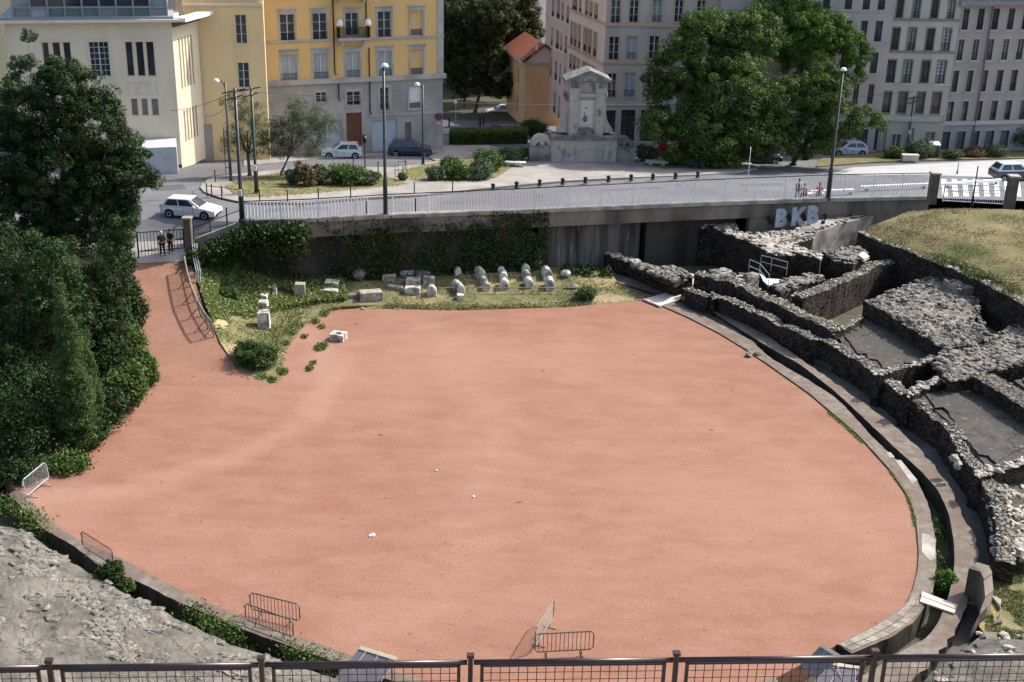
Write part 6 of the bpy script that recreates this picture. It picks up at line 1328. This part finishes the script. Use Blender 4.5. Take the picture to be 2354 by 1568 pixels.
# bushes on the plaza beds
bg='bushes in the plaza beds'
for (u,v,r,h,n,m,lab) in [(702,428,1.0,1.9,4500,LDRY,'dry brown bush on the traffic island'),(735,424,.9,1.7,3500,LWILL,'straw coloured bush right of the dry brown one'),(675,424,.8,1.2,2500,LGREY,'dark low bush left of the dry brown one'),(800,424,1.9,1.5,7000,LLAUR,'wide light green bush on the traffic island near the traffic light'),(845,424,1.2,1.1,3000,LGREY,'grey green bush at the right tip of the island planting'),
  (1000,414,1.0,1.2,3500,LGREY,'grey green bush at the left end of the far bed'),(1045,412,1.3,1.5,5000,LLAUR,'round green bush in the far bed'),(1035,392,1.1,1.2,3500,LLAUR,'bright bush behind the round green one in the far bed'),(1100,412,1.4,1.6,5000,LGREY,'silvery bush with white flowers at the front of the far bed'),(1120,392,1.6,1.7,5500,LLAUR,'tall green bush in the middle of the far bed'),(1160,376,1.4,1.5,5000,LGREY,'bush beside the left scroll of the fountain'),(1195,368,1.0,1.2,3000,LLAUR,'small bush touching the fountain base'),(924,414,.5,.6,900,LLAUR,'tiny plant inside the angular metal hoop'),
  (1488,370,1.2,1.5,4500,LGREY,'blue green bush right of the fountain'),(1545,378,1.1,1.3,4000,LLIME,'yellow green bush right of the blue green one'),(1600,384,1.6,1.2,5000,LGREY,'low bush in the bed under the large tree'),(1645,386,1.2,1.0,3500,LLAUR,'low bush at the right end of the bed under the large tree'),
  (1225,312,1.8,1.7,5000,LMAPLE,'dark green bush between the cottage and the fountain'),(2055,363,1.3,1.1,4000,LLAUR,'round green bush on the right verge'),(2112,364,1.6,1.9,4500,LGREY,'palm-like spreading bush on the right verge'),(2345,345,2.4,3.2,7000,LDARK,'dark bush at the far right edge of the verge'),(2240,360,1.5,1.0,2500,LDRY,'thin dry bush on the verge in front of the arched building'),(2290,360,1.6,1.2,2500,LGREY,'sparse grey bush on the verge near the right edge'),(2190,364,1.2,.9,2000,LWILL,'low pale weeds beside the grey container')]:
    bush('shrub',lab,'shrub',atP(u,v,.14),r,h,n,m,.1,bg)
bush('flower_bush','bush with red and pink flowers right of the fountain','shrub',atP(1522,362,.14),.7,1.9,900,LRED,.09)
# clipped hedge
a,b=atP(1032,334),atP(1212,330); mb=MB(); mb.obox(a,b-a,Vector((0,1.6,0)),(0,0,1.1)); t=thing('hedge','long clipped box hedge behind the far bed','hedge',(a+b)/2); mb.build('inner_twigs',BARK,t)
p=np.array([tuple(a.lerp(b,random.random())+Vector((0,random.uniform(-.1,1.7),0))) for _ in range(9000)]); p[:,2]+=RNG.uniform(1.0,1.5,9000); f=np.array([tuple(a.lerp(b,random.random())+Vector((0,-.08+random.uniform(-.1,.08),random.uniform(0,1.2)))) for _ in range(5000)])
al=np.concatenate([p,f]); leafmesh('foliage',al,RNG.normal(size=al.shape)+np.array([0,-.2,.5]),.09,np.concatenate([RNG.uniform(.4,1,9000),RNG.uniform(0,.5,5000)]),LLAUR,t)
pts=[]
for poly,n in ((bed1,2600),(bed2,1500),(bed3,500)):
    q=PP(poly,.14); xy=[(p.x,p.y) for p in q]; xs=[x for x,_ in xy]; ys=[y for _,y in xy]; k=0
    while k<n:
        x=random.uniform(min(xs),max(xs)); y=random.uniform(min(ys),max(ys))
        if inpoly(x,y,xy): pts.append(Vector((x,y,plz(y)+.14))); k+=1
o=scatter_leaves('grass',pts,LGRASS,.08,hgt=.12,up=1.,aspect=.3); tag(o,kind='stuff')
# ================================================================== FOUNTAIN MONUMENT
mo=atP(1342,373,.12); MX=Vector((1,.08,0)).normalized(); MY=Vector((-MX.y,MX.x,0)); k_=pxm(mo.y,8)
FM=thing('fountain_monument','tall white stone fountain monument with a pediment roof and curved side walls','monument',mo)
def mp(px,pz,dy=0): return mo+MX*((px-665)/4*k_)+MY*dy+Vector((0,0,(1510-pz)/4*k_*.952))
def mbox(mb,x0,x1,z0,z1,y0,y1,mi=0):   # crop pixels of the photo
    a=mp(x0,z0,y0); mb.obox(a,MX*((x1-x0)/4*k_),MY*(y1-y0),mp(x0,z1,y0)-a,mi)
mb=MB()
for (x0,x1) in ((358,485),(490,575),(580,775),(780,840),(845,962)): mbox(mb,x0,x1,1508,1392,0,.5); 
for (x0,x1) in ((360,483),(488,570),(575,778),(783,842),(847,960)): mbox(mb,x0,x1,1388,1292,.02,.5)
mbox(mb,350,968,1520,1290,.06,2.6); mb.build('basin',MONST,FM)
mb=MB(); mbox(mb,345,970,1290,1262,-.18,2.7); mbox(mb,560,780,1262,1245,-.12,.6); mb.build('basin_rim',MOND,FM)
for s,(x0,x1) in ((-1,(150,352)),(1,(968,1140))):
    mb=MB(); mbox(mb,x0,x1,1515,1345,.1,2.2); o=mb.build('side_pedestal',MOND,FM)
    c=mp((x0+x1)/2+15*-s,1320,.1); r=(x1-x0)/2/4*k_; mb=MB(); pr_=[]
    n=14; prof=[(r*math.cos(math.pi*k/n)*1.0,r*.95*math.sin(math.pi*k/n)+.0) for k in range(n+1)]
    inn=[(x*.55,z*.5) for x,z in prof]
    for y in (0,1.3): pr_+= [c+MX*x+MY*y+Vector((0,0,z-.35)) for x,z in prof]+[c+MX*x+MY*y+Vector((0,0,z-.35)) for x,z in inn]
    m_=n+1; F_=[]
    for k in range(n): F_+=[(k,k+1,m_+k+1,m_+k),(2*m_+k,3*m_+k,3*m_+k+1,2*m_+k+1),(k,2*m_+k,2*m_+k+1,k+1),(m_+k,m_+k+1,3*m_+k+1,3*m_+k)]
    mb.add(pr_,F_); mb.blob(c+MY*.2+Vector((0,0,-.1)),(r*.3,.3,r*.3),.05,0,1); mb.build('scroll',MONST if s<0 else MOND,o)
mb=MB(); mbox(mb,510,612,1262,735,.7,2.6); mbox(mb,752,842,1262,735,.7,2.6); mbox(mb,612,752,1262,735,1.05,2.4); mbox(mb,612,752,885,860,.6,1.1); mbox(mb,600,765,862,852,.55,1.1)
mbox(mb,520,600,1262,800,.6,.7); mbox(mb,765,838,1262,800,.6,.7)
for x0,x1 in ((510,612),(752,842)):
    for z in (1070,930,): mbox(mb,x0-1,x1+1,z+2,z-2,.585,.75,0)
mb.build('tower',MONST,FM)
mb=MB(); mbox(mb,612,752,1240,920,.95,1.05); mb.build('niche_slab',mat('niche_white_stone',(.56,.54,.50),(.64,.62,.57),1.5,bump=.01),FM)
mb=MB(); mb.blob(mp(668,1105,.85),(.19,.16,.27),.06,0,1); mb.blob(mp(672,1078,.85),(.13,.12,.14),.05,0,1); mb.build('spout_mask',mat('bronze_gold',(.34,.17,.04),(.16,.09,.03),6,metal=.6,rough=.4),FM)
mb=MB(); mbox(mb,668,680,1008,990,.93,.96); mbox(mb,661,669,1055,1040,.93,.96); mb.build('inscription_plaque',IRON,FM)
mb=MB(); mbox(mb,620,722,1215,1185,.3,1.); mbox(mb,600,745,1262,1212,.2,1.); mb.build('shell_basin',MOND,FM)
for s in (-1,1):     # curved flanks
    base=510 if s<0 else 842; pts2=[(0,1240),(-s*-165 if False else s*95,1240),(s*92,1205),(s*60,1160),(s*34,1110),(s*22,1050),(s*20,900),(s*24,800),(s*30,740),(0,740)]
    vs=[mp(base+x,z,1.) for x,z in pts2]+[mp(base+x,z,2.3) for x,z in pts2]; n=len(pts2); mb=MB()
    mb.add(vs,[tuple(range(n)),tuple(range(2*n-1,n-1,-1))]+[(k,n+k,n+(k+1)%n,(k+1)%n) for k in range(n)]); mb.build('curved_flank',MONST,FM)
mb=MB()
for s in (-1,1):
    b0=505 if s<0 else 848; mbox(mb,b0-18,b0+18,930,880,.8,1.4)
mbox(mb,505,850,738,722,.4,2.7); mbox(mb,490,868,722,700,.25,2.8); mbox(mb,525,600,795,755,.55,.72); mbox(mb,785,845,795,755,.55,.72); mb.build('entablature',MOND,FM)
ap=(690,612); mb=MB()
vs=[mp(500,700,.3),mp(862,700,.3),mp(ap[0],635,.3),mp(500,700,2.7),mp(862,700,2.7),mp(ap[0],635,2.7)]; mb.add(vs,[(0,1,2),(5,4,3),(0,2,5,3),(1,4,5,2),(0,3,4,1)]); mb.build('pediment',MONST,FM)
mb=MB()
for x0,x1 in ((462,ap[0]),(892,ap[0])):
    a=mp(x0,712,.0);b=mp(x1,618,.0); th=Vector((0,0,-.28)); d=MY*3.0; 
    if x0>x1: a,b=b,a
    mb.obox(a,b-a,d,th)
mb.build('roof',mat('roof_stone',(.10,.10,.10),(.20,.20,.195),2,bump=.02,c3=(.28,.28,.27),s3=1.5),FM)
mb=MB()
for k in range(7): a=math.pi*k/6; mb.box(mp(690+math.cos(a)*45,712-math.sin(a)*30,.3),(.22,.2,.16))
mb.build('arch_relief',MONST,FM)
for s,x in ((-1,480),(1,858)):
    mb=MB(); mb.blob(mp(x,865,1.1),(.22,.22,.3),.2,0,1); mb.blob(mp(x-4*s,905,1.1),(.15,.15,.3),.2,0,1); mb.build('side_ornament',MOND,FM)
# ================================================================== CARS
def car(label,pos,head,L,W,Hh,body,glass=GLASS,kind='hatch',roofm=None,z0=None):
    t=thing('parked_car' if 'parked' in label else 'car',label,'car',(0,0,0)); X=L/2
    gz_=.17; belt=Hh*.60; wr=.31; wb=L*.30
    hood=.28 if kind=='hatch' else .22
    fx,rx=X*.62,-X*.66
    def arch(c,n=8,r=.37): return [(c+r*math.cos(math.pi*k/n),.30+r*math.sin(math.pi*k/n)) for k in range(n+1)]
    prof=[(-X,.35),(-X,.62),(-X*.985,belt-.03),(-X*.93,belt)]+[(X*.44,belt+.0),(X*.68,belt-.07),(X*.88,belt-.17),(X*.97,belt-.28),(X,.5),(X*.99,.28)]
    bot=[(fx+.37,.25)]+arch(fx)+[(fx-.37,.22),(rx+.37,.22)]+arch(rx)+[(rx-.37,.25)]
    pr=prof+bot; mb=MB(); n=len(pr)
    def ys(x,z): 
        y=W/2; y-= .10*max(0,(abs(x)/X-.75)/.25)**2; y-=.05*max(0,(z-.6)/.4); return y
    vs=[Vector((x,-ys(x,z),z)) for x,z in pr]+[Vector((x,ys(x,z),z)) for x,z in pr]
    mb.add(vs,[tuple(range(n)),tuple(range(2*n-1,n-1,-1))]+[(k,n+k,n+(k+1)%n,(k+1)%n) for k in range(n)])
    b=mb.build('body',body,t); bv=b.modifiers.new('bevel','BEVEL'); bv.width=.035; bv.segments=2; bv.limit_method='ANGLE'; bv.angle_limit=.6
    # cabin
    lo=[(-X*.97,W/2-.07),(X*.50,W/2-.07)]; up_=[(-X*.74,W/2-.25),(X*.06,W/2-.25)]
    zb_,zt=belt-.02,Hh
    A=[Vector((lo[0][0],-lo[0][1],zb_)),Vector((lo[1][0],-lo[1][1],zb_)),Vector((lo[1][0],lo[1][1],zb_)),Vector((lo[0][0],lo[0][1],zb_))]
    B=[Vector((up_[0][0],-up_[0][1],zt-.04)),Vector((up_[1][0],-up_[1][1],zt-.03)),Vector((up_[1][0],up_[1][1],zt-.03)),Vector((up_[0][0],up_[0][1],zt-.04))]
    mb=MB(); mb.add(A+B,[(4,5,6,7),(0,1,5,4),(1,2,6,5),(2,3,7,6),(3,0,4,7)]); c=mb.build('cabin',roofm or body,t); bv=c.modifiers.new('bevel','BEVEL'); bv.width=.05; bv.segments=2
    def pane(a,b_,c_,d_,nm,inset=(.06,.94,.12,.9)):
        def q(s,tt): return (a.lerp(b_,s)).lerp(d_.lerp(c_,s),tt)
        nr=(b_-a).cross(d_-a).normalized(); ctr=(a+b_+c_+d_)/4
        if nr.dot(ctr-Vector((-.1,0,zb_)))<0: nr=-nr
        s0,s1,t0,t1=inset; m=MB(); v=[q(s0,t0),q(s1,t0),q(s1,t1),q(s0,t1)]; m.add([x+nr*.012 for x in v]+[x-nr*.02 for x in v],[(0,1,2,3),(0,4,5,1),(1,5,6,2),(2,6,7,3),(3,7,4,0)]); m.build(nm,glass,t)
    pane(A[1],A[2],B[2],B[1],'windscreen'); pane(A[3],A[0],B[0],B[3],'rear_window',(.1,.9,.25,.9))
    for i,j in ((0,1),(3,2)):
        pane(A[i],A[j],B[j],B[i],'side_window',(.08,.44,.15,.88)); pane(A[i],A[j],B[j],B[i],'side_window',(.48,.86,.15,.88))
    for x in (fx,rx):
        for s in (-1,1):
            m=MB(); yy=s*(W/2-.10); R0=[(.0,0)]; nn=16
            v=[Vector((x+.31*math.cos(k*2*math.pi/nn),yy+o_,.31+.31*math.sin(k*2*math.pi/nn))) for o_ in (-.1,.1) for k in range(nn)]
            m.add(v,[tuple(range(nn)),tuple(range(2*nn-1,nn-1,-1))]+[(k,nn+k,nn+(k+1)%nn,(k+1)%nn) for k in range(nn)]); w=m.build('wheel',RUBBER,t)
            m=MB(); v=[Vector((x+.19*math.cos(k*2*math.pi/nn),yy+s*.108,.31+.19*math.sin(k*2*math.pi/nn))) for k in range(nn)]+[Vector((x,yy+s*.09,.31))]
            m.add(v,[(k,(k+1)%nn,nn) for k in range(nn)]); m.build('rim',GALV,w)
    for s in (-1,1):
        m=MB(); m.box((X*.955,s*(W/2-.3),.62),(.12,.36,.14)); m.build('headlight',mat('lamp_glass',(.65,.68,.7),rough=.15),t)
        m=MB(); m.box((-X*.985,s*(W/2-.22),.78),(.07,.2,.28)); m.build('tail_light',mat('tail_red',(.25,.01,.01),rough=.3),t)
        m=MB(); m.box((X*.26,s*(W/2+.03),belt+.06),(.16,.16,.12)); m.build('mirror',body,t)
    m=MB(); m.box((X*.985,0,.36),(.06,W*.7,.14)); m.box((-X*.99,0,.4),(.04,W*.6,.1)); m.build('bumper_trim',mat('dark_plastic',(.02,.02,.022),rough=.6),t)
    for s in (-1,1):
        m=MB(); m.box((-X*.12,s*(W/2-.005),.55),(.015,.02,.5)); m.box((X*.22,s*(W/2-.005),.55),(.015,.02,.5)); m.build('door_seam',MATS['dark_plastic'],t)
    t.location=pos; t.rotation_euler=(-.0,0,head); return t
def paint(n,c,r=.25,met=.0):
    m=mat(n,c,rough=r,spec=.5,metal=met); m.node_tree.nodes['Principled BSDF'].inputs['Coat Weight'].default_value=.6; return m
WPT=paint('car_paint_white',(.66,.68,.70)); 
car('white hatchback driving on the road above the iron gate',at(441,497,5.5),math.radians(-9),4.15,1.72,1.44,WPT,GLASS,roofm=WPT)
car('white compact car parked in front of the yellow building',atP(786,362),math.radians(186),3.9,1.68,1.48,paint('car_paint_silver_white',(.52,.56,.62)))
car('dark blue family car parked below the yellow building',atP(943,357),math.radians(4),4.3,1.76,1.62,paint('car_paint_navy',(.012,.018,.045)),roofm=paint('car_paint_navy2',(.03,.04,.07)))
car('pale blue parked car partly hidden by the tree foliage at the right',atP(1946,356),math.radians(187),4.0,1.7,1.46,paint('car_paint_ice',(.38,.45,.55)))
car('dark car with a pale roof cut off by the right edge',atP(2330,413),math.radians(8),4.5,1.82,1.68,paint('car_paint_slate',(.03,.045,.07)),roofm=paint('car_paint_pale',(.62,.66,.70)))
car('small white car parked under the park trees',atP(1152,266),math.radians(182),4.1,1.7,1.45,WPT)
car('dark parked car in the tree shade at the right of the bed',atP(1745,374),math.radians(4),4.2,1.7,1.45,paint('car_paint_black',(.015,.016,.02)))
# ================================================================== PEOPLE
SKIN=mat('skin',(.42,.24,.16),rough=.6)
def person(label,pos,head,J,top,low,hair,skirt=False,bag=None):
    """J: joints in local metres. one skinned body; clothing laid over it"""
    t=thing('person',label,'person',(0,0,0)); t.location=pos; t.rotation_euler=(0,0,head)
    def skin(name,verts,edges,rad,m,parent,root=0,sub=1):
        me=bpy.data.meshes.new(name); me.from_pydata([Vector(v) for v in verts],edges,[]); o=bpy.data.objects.new(name,me); C.objects.link(o)
        md=o.modifiers.new('s','SKIN'); o.modifiers.new('ss','SUBSURF').levels=sub
        for i,v in enumerate(me.skin_vertices[0].data): v.radius=(rad[i] if isinstance(rad[i],tuple) else (rad[i],rad[i])); v.use_root=(i==root)
        dg=bpy.context.evaluated_depsgraph_get(); m2=bpy.data.meshes.new_from_object(o.evaluated_get(dg)); bpy.data.objects.remove(o)
        m2.materials.clear(); m2.materials.append(m); m2.polygons.foreach_set('use_smooth',[True]*len(m2.polygons)); o=bpy.data.objects.new(name,m2); C.objects.link(o); o.parent=parent; return o
    V=[J['pelvis'],J['chest'],J['neck'],J['head0'],J['head1']]; E=[(0,1),(1,2),(2,3),(3,4)]; Rr=[(.15,.12),(.17,.12),.06,.085,.09]
    def add(parent_i,chain):
        i=parent_i
        for v,r in chain: V.append(v); Rr.append(r); E.append((i,len(V)-1)); i=len(V)-1
        return i
    for s in ('l','r'):
        w=add(1,[(J['sh'+s],.065),(J['el'+s],.045),(J['wr'+s],.03)]); wv=Vector(J['wr'+s]); d=(wv-Vector(J['el'+s])).normalized(); sd=Vector((1,0,0)) if abs(d.x)<.8 else Vector((0,1,0))
        pm=add(w,[(tuple(wv+d*.06),(.035,.018))])
        for k in range(4): q=wv+d*.10+sd*(k-1.5)*.02; add(pm,[(tuple(q),.009),(tuple(q+d*(.045+.01*(k in(1,2)))+Vector((0,-.012,0))),.008)])
        add(w,[(tuple(wv+d*.05+sd*.04),.010),(tuple(wv+d*.08+sd*.055),.009)])
        add(0,[(J['hp'+s],.09),(J['kn'+s],.06),(J['an'+s],.04),(J['to'+s],.035)])
    skin('body',V,E,Rr,SKIN,t)
    g=lambda *k:[J[x] for x in k]
    skin('top',g('pelvis','chest','neck','shl','ell','shr','elr'),[(0,1),(1,2),(1,3),(3,4),(1,5),(5,6)],[(.17,.14),(.19,.14),.075,.08,.06,.08,.06],top,t)
    if skirt: skin('skirt',g('pelvis')+[tuple((Vector(J['knl'])+Vector(J['knr']))/2)],[(0,1)],[(.18,.15),(.26,.2)],low,t)
    else: skin('trousers',g('pelvis','hpl','knl','anl','hpr','knr','anr'),[(0,1),(1,2),(2,3),(0,4),(4,5),(5,6)],[(.17,.14),.105,.075,.06,.105,.075,.06],low,t)
    mb=MB(); h=Vector(J['head0']).lerp(Vector(J['head1']),.75); mb.blob(h+Vector((0,.02,.03)),(.105,.115,.12),.03,0,1); o=mb.build('hair',hair,None,True,loc=(0,0,0)); o.parent=t
    mb=MB()
    for s in (-1,1): mb.blob(h+Vector((s*.035,-.1,-.03)),(.012,.008,.01),0,0,0); mb.blob(h+Vector((s*.1,0,-.05)),(.015,.025,.035),0,0,0)
    mb.blob(h+Vector((0,-.115,-.055)),(.014,.02,.025),0,0,0); mb.blob(h+Vector((0,-.1,-.1)),(.03,.01,.008),0,0,0); o=mb.build('face_features',SKIN,None,True,loc=(0,0,0)); o.parent=t
    for s in ('l','r'):
        mb=MB(); a=Vector(J['an'+s]);b=Vector(J['to'+s]); mb.blob((a+b)/2+Vector((0,0,-.03)),(.055,.14,.05),.02,0,1,rz=0); o=mb.build('shoe',IRON,None,True,loc=(0,0,0)); o.parent=t
    if bag: mb=MB(); mb.blob(Vector(J['chest'])+Vector((0,.2,-.1)),(.16,.10,.24),.04,0,1,rz=0); o=mb.build('backpack',bag,None,True,loc=(0,0,0)); o.parent=t
    return t
ST=dict(pelvis=(0,0,.95),chest=(0,.0,1.32),neck=(0,0,1.48),head0=(0,-.01,1.56),head1=(0,-.02,1.70),shl=(-.18,0,1.42),ell=(-.24,.02,1.14),wrl=(-.22,-.10,.92),shr=(.18,0,1.42),elr=(.25,.02,1.14),wrr=(.23,-.10,.92),hpl=(-.09,0,.88),knl=(-.11,-.03,.50),anl=(-.13,.03,.09),tol=(-.14,-.13,.04),hpr=(.09,0,.88),knr=(.12,-.02,.50),anr=(.15,.0,.09),tor=(.17,-.15,.04))
SIT=dict(pelvis=(0,0,.50),chest=(0,-.04,.86),neck=(0,-.07,1.02),head0=(0,-.09,1.10),head1=(0,-.12,1.24),shl=(-.18,-.04,.96),ell=(-.25,-.12,.72),wrl=(-.12,-.32,.66),shr=(.18,-.04,.96),elr=(.25,-.12,.72),wrr=(.12,-.32,.66),hpl=(-.09,0,.46),knl=(-.13,-.42,.48),anl=(-.13,-.42,.10),tol=(-.13,-.57,.04),hpr=(.09,0,.46),knr=(.13,-.42,.48),anr=(.13,-.44,.10),tor=(.14,-.6,.04))
BLK=mat('black_cloth',(.012,.012,.014),(.025,.025,.028),8); NAVY=mat('navy_cloth',(.03,.035,.06),(.05,.055,.08),8); WHC=mat('white_cloth',(.6,.6,.62),(.7,.7,.72),8); TAN=mat('tan_cloth',(.28,.20,.13),(.34,.25,.17),8); REDC=mat('red_cloth',(.42,.04,.04),(.5,.06,.05),8); HB=mat('dark_hair',(.015,.012,.01),rough=.6); HG=mat('grey_hair',(.45,.43,.40),rough=.6)
person('person in a navy top with a white bag standing behind the gate bars',at(374,588,3.9),.3,ST,NAVY,BLK,HG,bag=WHC)
person('person in black clothes standing behind the gate beside the pillar',at(394,583,4.0),-.3,ST,BLK,BLK,HB)
person('person in a white shirt with a dark backpack standing at the street railing',atP(1832,460),2.8,ST,WHC,BLK,HB,bag=NAVY)
person('seated person in a tan top behind the street railing',atP(1848,459),3.3,SIT,TAN,BLK,HB)
person('seated person in a red top behind the street railing near the lamp post',atP(1881,457),3.0,SIT,REDC,BLK,HB)
p=atP(1866,455); mb=MB(); a,b=atP(1838,457),atP(1892,455); mb.obox(a+Vector((0,-.1,.34)),b-a,Vector((0,.4,0)),(0,0,.07)); mb.box(a.lerp(b,.1)+Vector((0,.1,.17)),(.1,.3,.34)); mb.box(a.lerp(b,.9)+Vector((0,.1,.17)),(.1,.3,.34)); tag(mb.build('bench',GREYP),'pale bench behind the street railing with seated people','bench')
# ================================================================== LIGHT, WORLD, CAMERA
SC=bpy.context.scene; EL,AZ=math.radians(43),math.radians(29)
w=bpy.data.worlds.new('World'); SC.world=w; w.use_nodes=True; nt=w.node_tree; sky=nt.nodes.new('ShaderNodeTexSky'); sky.sky_type='NISHITA'; sky.sun_disc=False; sky.sun_elevation=EL; sky.sun_rotation=math.radians(90)-AZ; sky.altitude=200; sky.dust_density=4.; sky.ozone_density=.6
nt.links.new(sky.outputs[0],nt.nodes['Background'].inputs['Color']); nt.nodes['Background'].inputs['Strength'].default_value=.15
sd=Vector((math.cos(AZ)*math.cos(EL),math.sin(AZ)*math.cos(EL),math.sin(EL)))
l=bpy.data.lights.new('sun','SUN'); l.energy=3.5; l.angle=math.radians(.5); l.color=(1,.955,.88); lo=bpy.data.objects.new('sun',l); C.objects.link(lo); lo.rotation_euler=(-sd).to_track_quat('-Z','Y').to_euler(); lo.location=(0,0,80)
cd=bpy.data.cameras.new('camera'); cd.sensor_width=36; cd.lens=F/2353*36; cd.clip_end=3000; co=bpy.data.objects.new('camera',cd); C.objects.link(co)
co.matrix_world=Matrix.Translation(CAM)@(Matrix.Rotation(math.pi/2-PT,4,'X')@Matrix.Rotation(RL,4,'Z')); SC.camera=co
SC.view_settings.view_transform='Standard'; SC.view_settings.look='None'; SC.view_settings.exposure=.80; SC.view_settings.gamma=1
SC.cycles.max_bounces=5; SC.cycles.diffuse_bounces=3; SC.cycles.transparent_max_bounces=4
